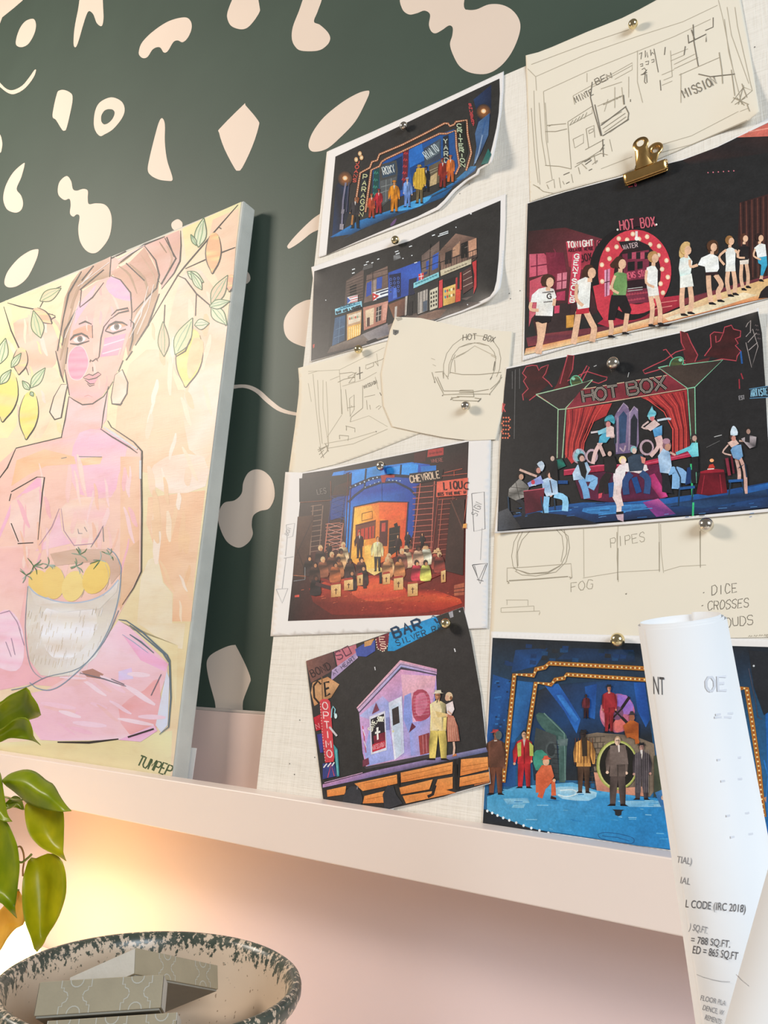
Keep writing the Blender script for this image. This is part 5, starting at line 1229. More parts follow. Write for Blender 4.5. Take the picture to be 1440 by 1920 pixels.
def print_couple(sh):
    A = sh.art(480, 1130, 3.2, 'efebe8')
    A.P(['3c3836', '36332f', '34302f', '363230', '363434'], '300,350 1243,26 1290,215 1350,560 1406,1080 1210,1135 1130,1163 800,1238 670,1218 403,1180')
    # building
    A.P(['d8a8d0', 'e0a0c0', 'c49cd8', 'a898d8', '8a90d0', '9aa0d8', 'a8a8e0'], '618,650 870,400 1080,430 1085,540 1060,640 1065,860 1060,910 830,950 660,985 640,900'); A.P(['e8b4c8', 'e8b0bc', 'd8a0c8', 'c8a8dc'], '870,430 1080,440 1060,620 1040,700 930,720 880,560'); A.P(['b8c0ec', 'c4b4e4', 'a0a8e0'], '620,680 760,560 800,600 800,720 680,700', 0)
    A.P(['a8b0e8', '98a4e0', 'b4b8ec'], '650,900 690,720 790,700 830,940 670,980'); A.P(['8898d8', '98a0dc'], '890,560 930,540 940,720 915,780 885,700'); A.P(['9aa4e0', 'b0a4d8', 'c89cc0'], '920,760 1060,680 1060,890 930,920')
    A.P(['b0485c', 'c05a6c', 'b85068', 'a84858'], '945,540 1000,520 1040,560 1050,660 1020,700 960,710 935,640', 2); A.P(['d88098', 'c86880'], '960,560 1010,540 1030,610 990,680 960,660', 2)
    for k in range(7): A.L_('d08a98', 3, [(945, 560 + 20 * k), (1040, 545 + 20 * k)])
    A.P(['e8b0b8', 'e8a8b0', 'd898b0', 'c8a0c8', 'a8b0e0', 'c0a8d0'], '603,630 865,345 1085,398 1085,430 870,385 620,660'); A.L_('7a6480', 5, '608,640 868,368 1084,418'); A.L_('5a4c60', 6, '618,660 870,392 1084,434')
    A.P('8a4a5c', '695,670 720,600 740,645'); A.P('6a3040', '918,780 935,720 960,745'); A.P('7a3c4c', '640,985 680,970 675,930 640,945')
    A.P('e0dce8', '680,685 775,648 785,885 690,912'); A.P('302a30', '688,700 768,665 778,870 698,898'); A.P(['8a3040', '6a2430'], '705,800 775,775 777,840 708,860'); A.P('c83040', '700,850 777,825 778,870 698,897'); A.T('e89098', 5, 'MISSION', 703, 884, 776, 860, 26)
    A.T('f0ecd8', 6, 'SAVE', 694, 775, 728, 715, 28); A.T('f0ecd8', 6, 'SOUL', 722, 712, 768, 712, 30, .3); A.P('f4f0e8', '722,750 735,746 734,770 745,768 745,780 734,783 736,820 726,824 724,786 714,788 714,776 723,773')
    A.P(['d8dcec', 'e4e4f0', 'c8cce4', 'f0ecf4'], '795,600 875,560 890,900 830,945'); A.P(['c8d4e4', 'd4dcec'], '808,625 862,595 872,900 840,935'); A.P('403838', '815,640 855,620 862,720 822,738'); A.E('e8dca8', 823, 772, 6); A.P('8a90c0', '780,690 800,685 802,760 782,765')
    A.P(['a84c48', '8a3c40', '94444c'], '975,800 1040,780 1045,900 985,915'); A.LL('d0888a', 4, '1000,795 1005,905|1020,790 1025,900'); A.LL('c84858', 5, '640,740 660,900'); A.LL('e8e0e8', 5, '642,760 655,800|648,830 662,870'); A.P('4a4448', '650,985 830,950 1060,905 1060,925 830,970 660,1000')
    # stage edge
    A.P(['c890b8', 'a888b8', '8a88b0', '5a6088', '4a4c60', '7a70a0', 'b890c0'], '400,1090 700,1010 1380,868 1390,895 1100,965 700,1045 400,1110'); A.LL('e0b0d0', 4, '410,1080 640,1020'); A.P('322e2e', '400,1110 700,1045 1390,895 1394,930 700,1085 420,1140')
    for q in ('425,1125 540,1100 535,1150 428,1165', '590,1085 850,1030 848,1085 740,1110 640,1130', '868,1020 1180,955 1178,1025 870,1080', '1230,940 1390,925 1394,1000 1225,1040', '860,1110 1060,1060 1040,1120 870,1150', '1090,1060 1180,1045 1180,1115 1060,1140', '1220,1050 1398,1015 1402,1070 1215,1105', '650,1160 770,1130 775,1200 640,1205', '880,1160 1030,1135 1130,1120 1200,1140 900,1205'):
        A.P(['e89450', 'f0a058', 'e48c48', 'dc8040'], q)
    A.LL('2a2624', 14, '852,1025 856,1100|1195,940 1205,1120|1222,930 1212,1120'); A.LL('b06830', 3, '640,1085 840,1045|880,1040 1170,975|1235,985 1390,960|880,1070 1170,1005|660,1180 770,1160|1230,1015 1390,985|1240,1080 1395,1040')
    A.P('3c3c40', '520,1195 540,1130 575,1100 610,1110 630,1140 640,1200 600,1215', 2); A.P('3a3a3e', '770,1235 760,1150 790,1095 825,1100 840,1150 880,1205 800,1236'); A.L_('2c2828', 18, '1075,1095 1060,1150 1030,1165'); A.L_('7a7478', 8, '610,1100 606,1120'); A.L_('b87048', 8, '1310,1095 1400,1075')
    # couple
    A.man(1092, 945, 420, 'ecd49c', 'ecd070', 'c88860', 'e8dcc0', arms=0, face=1); A.P(['f0dcb0', 'e8cc90'], '1055,600 1095,580 1115,640 1115,760 1060,765 1050,690'); A.P('e0c080', '1075,650 1150,668 1160,680 1090,690'); A.P('e8b48c', '1140,665 1170,665 1170,682 1140,685')
    A.P(['f0e0dc', 'e0c8c4'], '1140,610 1180,590 1190,640 1170,680 1145,660'); A.P(['b87058', 'c88068', 'a86450', 'b06c58'], '1150,670 1185,680 1210,740 1222,830 1150,835 1145,740'); A.L_('e0b8a0', 12, '1186,835 1190,870 1186,915'); A.L_('d8a890', 10, '1150,650 1175,670'); A.E('e8c8a0', 1158, 562, 22, 26); A.E('e0b090', 1146, 572, 12, 18); A.P('c87848', '1175,925 1205,918 1200,905 1188,910'); A.E('8a5a38', 1170, 572, 8, 12); A.P('f0d480', '1125,690 1145,685 1140,760 1122,770'); A.L_('3a2c2c', 5, '1085,600 1092,575')
    for k in range(5): A.L_('d8a890', 2.5, [(1155 + 9 * k, 690), (1155 + 14 * k, 830)])
    # signs
    A.P(['84594e', '6a4a48', '5a4040', '6a4c48'], '300,350 460,296 480,390 440,420 330,480'); A.T('3a2c2c', 7, 'BOND', 335, 450, 455, 395, 44); A.P('c87480', '470,295 600,250 610,320 490,390'); A.T('6a3c4c', 8, 'S1', 485, 350, 580, 300, 50); A.P(['b8a0c0', 'a890b8'], '455,405 600,300 612,330 450,470'); A.T('5a4c68', 4, 'AT HEART', 465, 440, 600, 335, 22); A.P('4a58a0', '595,280 640,250 715,225 715,290 660,325 605,320', 0); A.P('d09860', '650,235 710,215 690,255 650,265')
    A.P('7a2c38', '715,215 800,180 800,240 765,295 725,275'); A.dots('f0e0c0', 4, '718,215 728,275 765,295 800,240 800,185', 14); A.T('f0c8b0', 6, 'ES', 755, 200, 765, 282, 34, 0, vert=True)
    A.P(['2a98d0', '2888c0', '2a9cd8', '2490cc'], '800,180 1080,82 1110,150 830,290 790,290'); A.T('1f3c58', 15, 'BAR', 825, 218, 1005, 150, 62); A.P('24405c', '1045,100 1060,82 1078,85 1090,100 1100,96 1078,82 1060,76'); A.L_('1f3c58', 12, '1070,98 1085,118 1105,112'); A.T('1f4058', 6, 'SILVER RA', 842, 262, 1120, 158, 34); A.P('a8a4a8', '1155,60 1180,50 1185,85 1165,92')
    A.E('c8c4c4', 1222, 52, 5); A.L_('e0dcdc', 7, '1190,275 1196,295'); A.L_('d8d4d4', 6, '712,385 716,405')
    A.P(['d09868', 'c88c5c', 'd8a474', 'a87850'], '340,480 430,445 500,490 450,570 400,590 350,620 330,540'); A.L_('3a2c24', 12, '345,500 370,470 390,490|345,500 350,570 380,605'); A.L_('2c2420', 12, '440,475 410,480 418,565 445,545|414,520 438,510'); A.L_('8a6444', 6, '395,445 400,590')
    A.P('d84850', '382,590 400,578 430,578 445,595 470,930 465,955 415,960 395,800'); A.dots('f0d0c0', 3, '385,600 400,800 416,955', 16); A.T('f4d8d4', 6, 'OPTIMO', 412, 590, 443, 935, 30, .05, vert=True)
    A.L_('9ad0d8', 6, '452,690 455,640 462,622 475,640 470,670'); A.E('d8ecec', 478, 680, 9, 16); A.L_('d0c8c8', 12, '440,745 485,800'); A.P(['4a9ca0', '3a8088'], '465,850 490,880 500,1040 485,1045'); A.LL('8ad0cc', 4, '480,880 490,1035'); A.P('c02838', '345,690 385,670 395,760 360,770'); A.T('f0b0b0', 4, 'N', 360, 760, 388, 750, 30); A.P(['3a3a7c', '4a4490'], '365,790 395,785 405,900 385,900'); A.P(['404884', '3a4078'], '400,965 470,960 485,1040 400,1060'); A.LL('d84858', 5, '430,1050 450,970 470,1040'); A.LL('f0ece8', 7, '405,990 425,965|430,985 450,960|455,980 470,958')
    A.build('printed_picture', M_ink, sh.o)
print_couple(sh4)

def print_dancers(sh):
    A = sh.art(960, 220, 3.0, 'f2e4d8')
    A.P('2b2826', '88,485 300,420 640,330 860,265 960,240 1100,195 1180,155 1270,112 1440,30 1540,-25 1545,990 1440,1017 1300,1047 1100,1097 900,1147 600,1217 300,1287 68,1340 75,900')
    A.P(['e07860', 'd86a58', 'c85848'], '1265,113 1440,32 1540,-22 1540,100 1440,107'); A.L_('f09880', 6, '1330,82 1440,62 1540,40')
    A.P(['3c2a26', '2e2624', '2b2826'], '960,240 1180,158 1265,113 1440,110 1440,200 1000,270')
    A.P(['3c2522', '4e2c26', '5a322a', '46302a', '36241f'], '1280,480 1545,400 1545,930 1440,900 1330,930 1270,700')
    for k in range(11): A.L_(['6a3c30', '2e1e1b'][k % 2], 6, [(1285 + 16 * k, 480 - 4 * k), (1295 + 15 * k, 900)])
    A.P(['3a2422', '5a2a2a', '7a343a', '3a2626'], '92,640 300,620 560,700 480,1100 140,1240 85,1000')
    # red street set
    A.P(['dc6472', 'd05464', 'b84854'], '98,770 180,765 215,800 200,880 98,900'); A.LL('7a2438', 7, '105,840 205,825|140,770 140,895'); A.P(['cc505c', 'd8686f'], '100,920 200,880 230,1000 110,1130 95,1180')
    A.P(['8a2c3c', '6a2432'], '190,760 290,760 310,900 240,980 200,880'); A.P(['e08088', 'd8707c'], '255,880 310,870 305,960 250,970'); A.LL('7a2438', 6, '282,875 280,965|252,925 306,915'); A.P('b83c54', '250,985 300,975 298,1030 248,1030'); A.P('3a2a28', '200,1060 330,1040 320,1200 210,1220'); A.P('d84860', '238,1060 268,1058 266,1100 238,1104'); A.P(['e8a048', 'c88838'], '305,1115 350,1110 345,1180 305,1185')
    A.L_('8a3040', 6, '205,765 215,790 240,785 245,760 235,740')
    A.P(['cc4450', 'bc3c4a', '9c343e'], '303,700 460,692 470,800 440,850 360,860 320,840'); A.T('f0dcc8', 7, 'TONIGHT', 310, 735, 460, 722, 34); A.T('4a1c24', 5, 'ADELAIDE REVUE', 315, 757, 458, 745, 18); A.T('3a1c20', 7, 'BOX', 385, 815, 455, 800, 40)
    A.P('d45462', '476,692 520,688 518,730 476,735'); A.T('3a1820', 6, 'G', 480, 725, 512, 722, 30); A.P('8a2434', '470,745 525,740 500,830 450,840')
    A.P(['e0485c', 'c84050'], '340,770 392,755 388,860 360,1040 315,1050 330,880'); A.T('f4ecd8', 7, 'GENTSCUB', 366, 765, 338, 1045, 26, .1, vert=True)
    # floor
    A.P(['6a3038', '8a3c3c'], '80,1240 200,1215 560,1170 900,1040 1000,1010 1440,890 1440,905 900,1080 560,1215 90,1290')
    A.P(['e88c58', 'f0a868', 'f4c890', 'f4d0a0', 'f0c488', 'eab070', 'f0bc80', 'f2c48c', 'ee9c60', 'e08450'], '78,1300 330,1245 560,1190 880,1100 1100,1010 1440,905 1540,880 1540,990 1440,1015 1300,1045 900,1145 600,1215 300,1285 68,1338')
    A.P(['f8dcb4', 'f6d4a4'], '860,1130 1100,1050 1300,985 1380,1000 1100,1090 880,1145', 0); A.P('302624', '1385,1020 1400,980 1430,950 1445,945 1445,1014')
    A.P(['c83844', 'b83040', 'a82c38', '8a2830'], '640,1040 950,1000 970,1050 840,1110 540,1180 480,1160'); A.LL('f09080', 4, '640,1070 930,1030|620,1110 900,1060')
    # ring of bulbs
    A.E('221e1d', 655, 880, 222, 262, 0, 40); A.E('d8404a', 690, 870, 206, 238, .05, 40); A.E('30201f', 705, 880, 132, 172, .05, 36); A.P(['d8404a', 'c83844'], '455,950 560,920 560,1140 520,1145 480,1080')
    for k in range(22):
        a = -3.6 + 4.6 * k / 21
        for rx, ry in (((188, 216),) if k % 2 else ((155, 190),)): A.G('fff0d0', 'f8b888', 690 + rx * math.cos(a), 872 + ry * math.sin(a), 13, 14, 0, 10)
    A.P('2c2424', '600,700 705,690 770,720 800,780 760,760 690,735 620,740'); A.T('c8a8a0', 5, 'WATER', 625, 745, 710, 728, 26)
    A.P(['7a2c3c', '8a3444'], '620,770 770,745 770,1040 640,1050'); 
    for k in range(5): A.P(['2c2424', 'c05060'][k % 2], [(650 + 24 * k, 760), (674 + 24 * k, 757), (674 + 24 * k, 795), (650 + 24 * k, 798)])
    A.P('241e1e', '650,815 690,810 690,860 650,865'); A.P('241e1e', '705,812 735,808 735,850 705,855'); A.P('301c20', '640,920 770,905 770,960 640,970'); A.T('e06070', 6, 'NEWS STND', 640, 910, 770, 890, 34); A.T('d0505c', 5, '~~~~~~~~', 640, 1010, 765, 995, 24); A.T('d0505c', 5, '~~~~~~', 650, 1040, 750, 1026, 20); A.LL('c8c0b0', 4, '650,965 735,955|650,978 735,968')
    A.P(['e8a0b0', 'd87890'], '520,860 552,850 548,1000 520,1010'); A.LL('5a2030', 5, '535,855 532,1005|520,930 550,922')
    A.P('3a2024', '605,590 700,560 805,565 800,610 700,615 610,640'); A.T('d8646c', 7, 'HOT BOX', 606, 636, 810, 612, 54); A.E('f8e8d0', 594, 632, 6); A.E('f8e8d0', 812, 603, 6); A.L_('f0d8c8', 14, '700,640 700,690'); A.E('fff4dc', 702, 682, 12)
    A.dots('e87a80', 4, '1088,312 1262,300', 26); A.T('d05c70', 4, 'O', 690, 388, 702, 386, 16); A.P('c84850', '655,388 680,384 680,390 656,394')
    # dancers
    SK, S2, Wt, HR, BK = 'f0b890', 'e8a070', 'f6ead8', '4a2c20', '241e1e'
    def girl(head, hr, hair, top, ct, hips, ch, legs, wl, shoes=True, arms=(), tail=None):
        for a in legs:
            A.L_(SK, wl, a, 3)
            if shoes:
                x, y = P2(a)[-1]; A.P(BK, [(x - wl * .5, y - 4), (x + wl * .3, y - 6), (x + wl * 1.1, y + 6), (x + wl * .9, y + 10), (x - wl * .4, y + 8)])
        if tail: A.P(hair, tail, 2)
        A.P(ch, hips); A.P(ct, top)
        for a in arms: A.L_(SK, wl * .55, a, 3)
        x, y = head; A.L_(SK, hr * .8, [(x, y), (x - 3, y + hr * 1.7)]); A.E(hair, x - hr * .25, y - hr * .2, hr * 1.08, hr * 1.2, 0, 12); A.E(SK, x + hr * .28, y + hr * .12, hr * .72, hr * .95, .1, 12)
    girl((205, 925), 30, HR, [ (150, 965), (190, 955), (235, 965), (250, 1010), (235, 1030), (228, 1118), (132, 1115), (140, 1040), (105, 1040), (112, 1000)], [Wt, 'fdf4e4', 'f0dcc8', Wt], '125,1112 222,1115 215,1150 170,1160 122,1140', BK, ['150,1150 160,1230 150,1330', '180,1150 165,1240 140,1325'], 34, False, ['108,1040 105,1080 150,1085', '240,1020 235,1060'], '165,900 200,880 240,900 230,940 170,950')
    A.T('4a3a38', 4, '~~~~~~~~', 172, 992, 235, 985, 12); A.T('4a3a38', 7, 'G', 195, 1020, 225, 1018, 26); A.T('4a3a38', 4, '~~~~~', 178, 1046, 228, 1040, 12)
    girl((440, 872), 32, HR, '365,920 420,895 445,920 440,990 435,1070 370,1080 362,1030 375,980', [Wt, 'fbf0e0', 'f2e0cc'], '365,1072 432,1068 435,1100 400,1105 358,1108', 'c8303c', ['375,1095 365,1160 345,1275', '415,1090 450,1160 462,1190 450,1262'], 34, False, ['365,940 362,1020 400,1060'], '395,870 430,835 460,850 440,890 400,905')
    girl((612, 822), 30, HR, '575,880 600,865 645,880 648,950 640,1000 568,1000 572,930', ['7c9c5a', '88a868', '6c8c50'], '560,998 640,998 672,1080 665,1105 625,1100 600,1060 578,1140 540,1140 548,1060', BK, ['555,1140 560,1185 553,1230', '648,1100 640,1160 632,1212'], 26, True, ['580,890 560,960 600,990'], '550,830 590,790 600,830 570,850')
    girl((798, 790), 27, 'c08850', '758,845 800,828 820,860 818,950 760,965 752,900', [Wt, 'fbf0e0'], '760,955 820,950 828,1000 768,1008', 'f4e4d0', ['778,1000 790,1080 780,1168', '812,995 832,1080 832,1160'], 26, True, ['758,860 755,930 800,955'], '775,770 800,750 820,770 800,790')
    girl((982, 745), 27, 'e0b070', '945,795 990,775 1015,810 1005,880 945,895 938,850', ['eef0e0', 'd8ecd8', Wt], '945,890 1010,878 1022,950 945,960', 'f8ecd8', ['960,950 955,1030 962,1108', '1000,945 1010,1030 1000,1098'], 28, True, ['1000,800 1005,840 1045,830'], '945,730 970,700 1000,705 995,740 960,790 940,780')
    girl((1128, 728), 25, '5a3824', '1065,790 1120,765 1160,785 1165,850 1155,868 1090,872 1085,840 1045,830', [Wt, 'fdf6e8'], '1088,866 1155,862 1160,885 1090,890', '3a2424', ['1105,888 1108,960 1120,1045', '1145,885 1178,940 1160,980 1168,1030'], 28, True, [], '1100,720 1120,690 1155,700 1160,760 1140,770 1105,760')
    girl((1228, 695), 22, 'a06c3c', '1200,745 1230,728 1258,745 1255,830 1205,835', [Wt, 'fbf0e0'], '1203,828 1255,825 1258,865 1200,868', 'f6e8d4', ['1215,866 1210,930 1225,1000', '1245,864 1255,930 1252,992'], 24, True, ['1205,745 1165,785 1195,830', '1255,745 1280,780'])
    girl((1308, 680), 20, '5a3424', '1275,735 1305,715 1332,730 1330,800 1280,805', [BK, '352a28'], '1280,800 1332,796 1330,825 1282,828', 'f0d8c0', ['1292,825 1288,900 1300,965', '1318,823 1328,890 1325,952'], 20, True, ['1278,745 1268,785 1310,790'])
    girl((1395, 678), 20, '3a2420', '1362,735 1395,708 1425,715 1432,780 1380,790 1375,760', [Wt, 'fdf4e4'], '1380,785 1432,776 1436,830 1412,890 1398,890 1402,830 1385,820', ['3aa0b8', '48a8c0'], ['1404,890 1402,905 1398,915'], 18, True, ['1368,740 1360,780 1400,800'])
    A.P('2a1c1a', '830,1165 905,1160 880,1175 820,1178')
    A.build('printed_picture', M_ink, sh.o)
print_dancers(sh5)

def print_cabaret(sh):
    A = sh.art(920, 570, 2.769, 'f0eae6')
    A.P('2a2828', '82,337 300,292 700,212 1000,147 1200,90 1388,38 1408,150 1425,400 1440,700 1460,1060 1100,1095 700,1130 300,1160 35,1180 48,800 70,450')
    # neon sign ladies in glasses, drawn in tube light
    A.P(['6a2a2c', '5a2426', '4a2224'], '345,415 400,265 430,270 425,335 400,400 420,470 370,530 300,480'); A.P(['4a2222', '3c2020'], '175,350 210,325 240,320 250,340 300,315 300,360 275,385 310,410 240,470 200,495 165,480 180,430 165,380')
    A.P(['5a2628', '6a2a2c'], '988,140 1020,150 1075,270 1060,300 1140,275 1100,360 1060,385 1030,360 1010,290 985,190'); A.P(['4a2222', '3c2020'], '1110,270 1145,225 1138,160 1165,145 1210,150 1225,115 1255,120 1290,145 1295,190 1270,215 1295,250 1270,300 1200,285 1140,275')
    for q in ('360,415 400,265 432,268 425,340 398,400 500,350 580,375 605,380 600,395 560,412 520,400 430,420|170,500 165,470 195,440 170,400 185,380 165,360 185,325 215,318 240,320 250,345 262,330 300,315 285,360 270,380 300,405 320,430|240,470 300,510 345,515 385,480 390,440|200,500 240,470|455,400 500,320 512,328 475,400',
              '985,140 990,200 1008,235 960,250 905,290 830,325 790,345 800,362 860,345 1010,292|1020,152 1040,200 1075,265 1060,300|1110,270 1145,222 1140,160 1160,145 1208,150 1190,190 1170,200 1168,165|1208,150 1215,120 1250,110 1260,130 1298,140 1296,170 1270,180 1285,205 1270,215 1298,245 1280,270 1275,295 1200,285|1005,300 1030,360 1075,390 1120,355 1140,300 1200,285|895,240 910,235 945,280|970,330 990,372'):
        A.LL('c04a54', 5, q)
    A.P(['3c4a34', '5a6038'], '415,395 430,375 455,375 475,405 465,430 440,435 420,420', 3); A.L_('6ab890', 5, '415,395 430,375 455,375 475,405 465,430 440,435 420,420', 3, True); A.E('88c0a0', 430, 388, 9, 8)
    A.P(['3c4a34', '5a6038'], '928,320 945,285 985,275 1000,290 990,325 955,345 932,345', 3); A.L_('6ab890', 5, '928,320 945,285 985,275 1000,290 990,325 955,345 932,345', 3, True); A.E('90ccaa', 985, 290, 10, 9)
    A.P('3c3230', '245,470 530,395 390,545 380,800 340,800 355,545'); A.P(['4a3c34', '3a302c'], '875,330 1205,290 1062,430 1070,900 1035,700 1022,440')
    A.LL('a8c8a0', 5, '235,470 350,545 345,800|235,470 420,425 530,393 390,540 372,800|350,548 390,545'); A.LL('8ac8a0', 5, '870,330 1022,438 1040,700|870,330 920,320|1000,315 1205,290 1060,432 1068,930|1025,438 1060,432')
    # banner
    A.P(['8a3038', '9a3440', 'a83c4a', '8a3038'], '475,440 915,370 870,330 1022,440 390,545'); A.P(['7a2c34', '963642'], '470,445 915,372 1020,438 392,545'); A.LL('d8b898', 4, '480,442 915,370|392,545 1020,440')
    for w, c in ((22, '2a2624'), (9, 'c8b8a8')): A.T(c, w, 'HOT', 478, 512, 672, 482, 62, 0, .82); A.T(c, w, 'BOX', 708, 474, 918, 440, 66, 0, .82)
    A.T('3a3230', 4, 'HOT', 478, 512, 672, 482, 62, 0, .82); A.T('3a3230', 4, 'BOX', 708, 474, 918, 440, 66, 0, .82)
    # curtains
    A.P(['a83438', 'c83e3e', 'b83838', '8a2a2e', '7a262a'], '395,548 630,515 600,580 520,620 490,660 480,780 420,830 385,780'); A.P(['b83a3a', 'a83236', '8a2a2e', '98302f'], '780,485 1018,445 1035,760 940,790 945,640 900,540')
    for k in range(10): A.L_(['d85048', '6a2226', 'c84840'][k % 3], 5, [(405 + 20 * k, 550 - 3 * k), (410 + 15 * k, 620 - 4 * k), (395 + 10 * k, 720), (390 + 10 * k, 800 - 4 * k)])
    for k in range(11): A.L_(['d85048', '6a2226', 'c84840'][k % 3], 5, [(800 + 20 * k, 485 - 3 * k), (900 + 11 * k, 560 - 5 * k), (945 + 8 * k, 650), (945 + 8 * k, 770)])
    # screen
    A.P(['8a7490', '7a6484', '6a587c', '8a7894'], '640,590 655,560 668,540 690,512 712,530 722,560 745,530 765,545 770,720 750,770 650,780'); A.P(['3a5070', '2c405c', '34486a'], '665,585 690,555 708,580 700,720 668,725', 0); A.P('2a2c34', '728,600 745,570 762,600 758,740 725,730'); A.P('2c343e', '640,620 650,600 655,720 640,730'); A.LL('b8a0b0', 4, '660,560 690,514 715,540|722,565 745,532 765,555|660,590 655,770|722,560 718,760')
    A.L_('b89ca8', 8, '670,745 690,765 700,735', 3); A.E('c0a0a8', 810, 745, 38, 42); A.E('2c2626', 812, 745, 27, 31); A.E('b89ca8', 460, 790, 36, 40); A.E('8ab8c0', 460, 790, 28, 32); A.E('c8a8b0', 525, 790, 32, 38); A.E('2c2626', 525, 792, 23, 28)
    # bar
    A.P(['a82c44', 'b8304c', 'c83450', '9a2840'], '380,860 560,835 740,830 1000,770 1045,760 1050,790 900,820 800,840 560,870 380,890'); A.P(['4a2034', '6a2440', '582040', '401c30'], '430,890 870,830 920,1000 880,1020 620,1030 470,1010'); A.P(['8a2a50', 'b8346c', 'd8488c'], '800,900 850,880 920,1000 880,1010'); A.LL('e05a74', 5, '380,865 560,838 740,834|800,830 1040,775')
    # floor
    A.P(['1f3a66', '24508a', '2a5c98', '2c6ab0', '2860a4', '24508c', '204070', '243450', '26304a', '1c2c48', '203a60'], '40,1120 250,1060 480,1030 700,1030 900,1010 1200,970 1440,925 1455,1055 1100,1090 700,1122 300,1152')
    A.P('23252c', '40,1130 240,1080 430,1100 560,1140 300,1155 38,1172'); A.P(['3a7cb8', '4a8cc8', '3a78b0'], '480,1060 720,1040 860,1040 700,1080 520,1090', 2); A.P(['8a3c84', 'c85c98', '6a3a74'], '790,1030 870,1010 960,1090 860,1105'); A.P(['2c4a70', '1f304c'], '900,1040 1100,1010 1430,960 1440,1000 1100,1060')
    A.LL('3cc078', 10, '1052,1030 1050,1100|1040,830 1048,1000'); A.LL('4a9ad8', 4, '500,1070 620,1060|560,1095 700,1080|740,1070 840,1060|260,1080 420,1068'); A.P(['2c5a98', '2a6ab0'], '1300,960 1440,930 1440,960 1320,985')
    r = random.Random(2)
    for _ in range(46): x, y = r.uniform(100, 1400), r.uniform(1035, 1110); A.L_(r.choice(['3a6ca8', '1c2840', '2c4a80', '5a8cc0']), 3, [(x, y), (x + r.uniform(10, 50), y - 3)])
    # side signs
    A.P('1f2630', '1342,440 1440,425 1440,485 1345,492'); A.L_('5a8aa8', 4, '1342,442 1440,426|1345,490 1440,484'); A.T('88b8cc', 6, 'ARTISTE', 1350, 482, 1440, 472, 36); A.LL('e05a58', 5, '62,560 64,515 74,520 66,540 76,560'); A.dots('e87858', 5, '60,590 100,590 100,610 60,610 60,630 100,632 100,652 58,652 58,672 98,674 96,695 56,695', 12)
    A.LL('a89a94', 4, '1325,120 1335,100 1350,85 1348,150|1325,170 1360,130 1388,220 1355,330 1325,200|1335,200 1380,150|1340,240 1385,200'); A.T('7a6a68', 3, '~~~~', 1378, 100, 1395, 190, 16, .2, vert=True); A.L_('2a5a98', 9, '1298,245 1305,310'); A.L_('a83440', 6, '1290,390 1292,440|1300,360 1310,390'); A.T('8a8484', 5, 'EST', 1290, 498, 1320, 494, 20); A.LL('6a6664', 3, '128,340 122,700|150,335 150,440|112,350 112,440|1190,710 1120,745')
    A.LL('b8b4b0', 4, '712,380 718,355|535,325 550,318|1160,690 1200,680')
    # people
    def fig(body, leg, head, hr=16, skin='e0b8a8', hair='2a2422', cap=None):
        for c, w, q in leg: A.L_(c, w, q, 3)
        for c, q in body: A.P(c, q)
        A.E(hair, head[0], head[1] - hr * .25, hr * 1.05, hr * 1.15, n=10); A.E(skin, head[0] + hr * .2, head[1] + hr * .15, hr * .72, hr * .9, n=10)
        if cap: A.P(cap[0], cap[1], 2)
    fig([(['5ab0c8', '3a8cb0', '4898b8'], '565,690 600,655 640,665 600,720 560,722'), ('88c8d8', '555,660 600,640 620,660 560,680'), ('e8c8c0', '600,620 640,640 640,690 600,690')], [('e8c0b8', 20, '575,715 545,765 530,830'), ('e0b8b0', 18, '560,720 590,790'), ('d8c8c8', 10, '600,655 560,662 520,668'), ('d8b8b0', 9, '632,665 640,690 600,688')], (607, 622), 17, 'd88c88', '4a4444', (['3a90a0', '58b0bc'], '590,610 600,585 630,575 645,600 640,625 615,605'))
    fig([(['5a9cc8', '78b0d8', '4a88b8'], '840,650 890,630 890,680 850,690'), ('e0c0b8', '800,640 850,600 880,625 830,660')], [('e8c0b8', 22, '875,680 890,740 885,800'), ('e0b8b0', 20, '860,690 870,740 830,790'), ('c8d0d8', 11, '865,605 920,595 935,600'), ('d8b8b0', 9, '820,610 785,640 830,650')], (835, 590), 17, 'd87878', '8ad0d0', (['8ad0d8', '58a8b8'], '812,585 830,545 838,530 845,550 858,560 855,580'))
    fig([(['f4e8e4', 'ecd8d8', 'f8f0ec', 'e8d0cc'], '640,870 670,835 720,825 800,840 820,860 790,875 700,870 690,940 640,945 635,900'), ('f0e0dc', '700,825 810,835 815,858 770,880 700,862')], [('f0d8d0', 26, '650,930 640,985 665,1040 665,1085'), ('ecd0c8', 22, '675,930 665,980 680,1050')], (685, 815), 19, 'f0d0c4', 'ecd090')
    A.P('201c1c', '650,1080 690,1076 688,1090 655,1094'); A.P('c8a8b0', '650,1094 690,1090 690,1130 660,1120')
    fig([(['3a4858', '2c3846'], '710,800 740,780 790,780 800,820 790,865 720,870'), ('d88878', '778,790 805,800 800,830 785,825')], [('304a78', 34, '730,880 700,920 705,990'), ('34507c', 34, '780,875 815,910 810,985')], (742, 760), 17, 'e0c0b0', '8ab8b8')
    fig([(['2c2828', '201e1f'], '590,800 640,785 655,830 645,880 590,870')], [('2c2626', 26, '610,880 580,920 570,990'), ('2c2626', 22, '620,880 600,930 600,985')], (615, 775), 15, 'd8b0a0'); A.P('e05060', '560,985 580,980 575,1005 560,1010')
    fig([(['c8dcec', 'b0cce4', '88a8c8'], '425,880 450,835 500,820 520,860 500,890 480,910 430,915'), ('242426', '450,815 485,815 500,870 490,910 470,890')], [('88b8e0', 36, '490,905 540,910 520,960'), ('7aacd8', 34, '470,910 490,960 500,1010')], (470, 800), 18, 'd8a898'); A.E('a8d0d8', 452, 765, 10, 13)
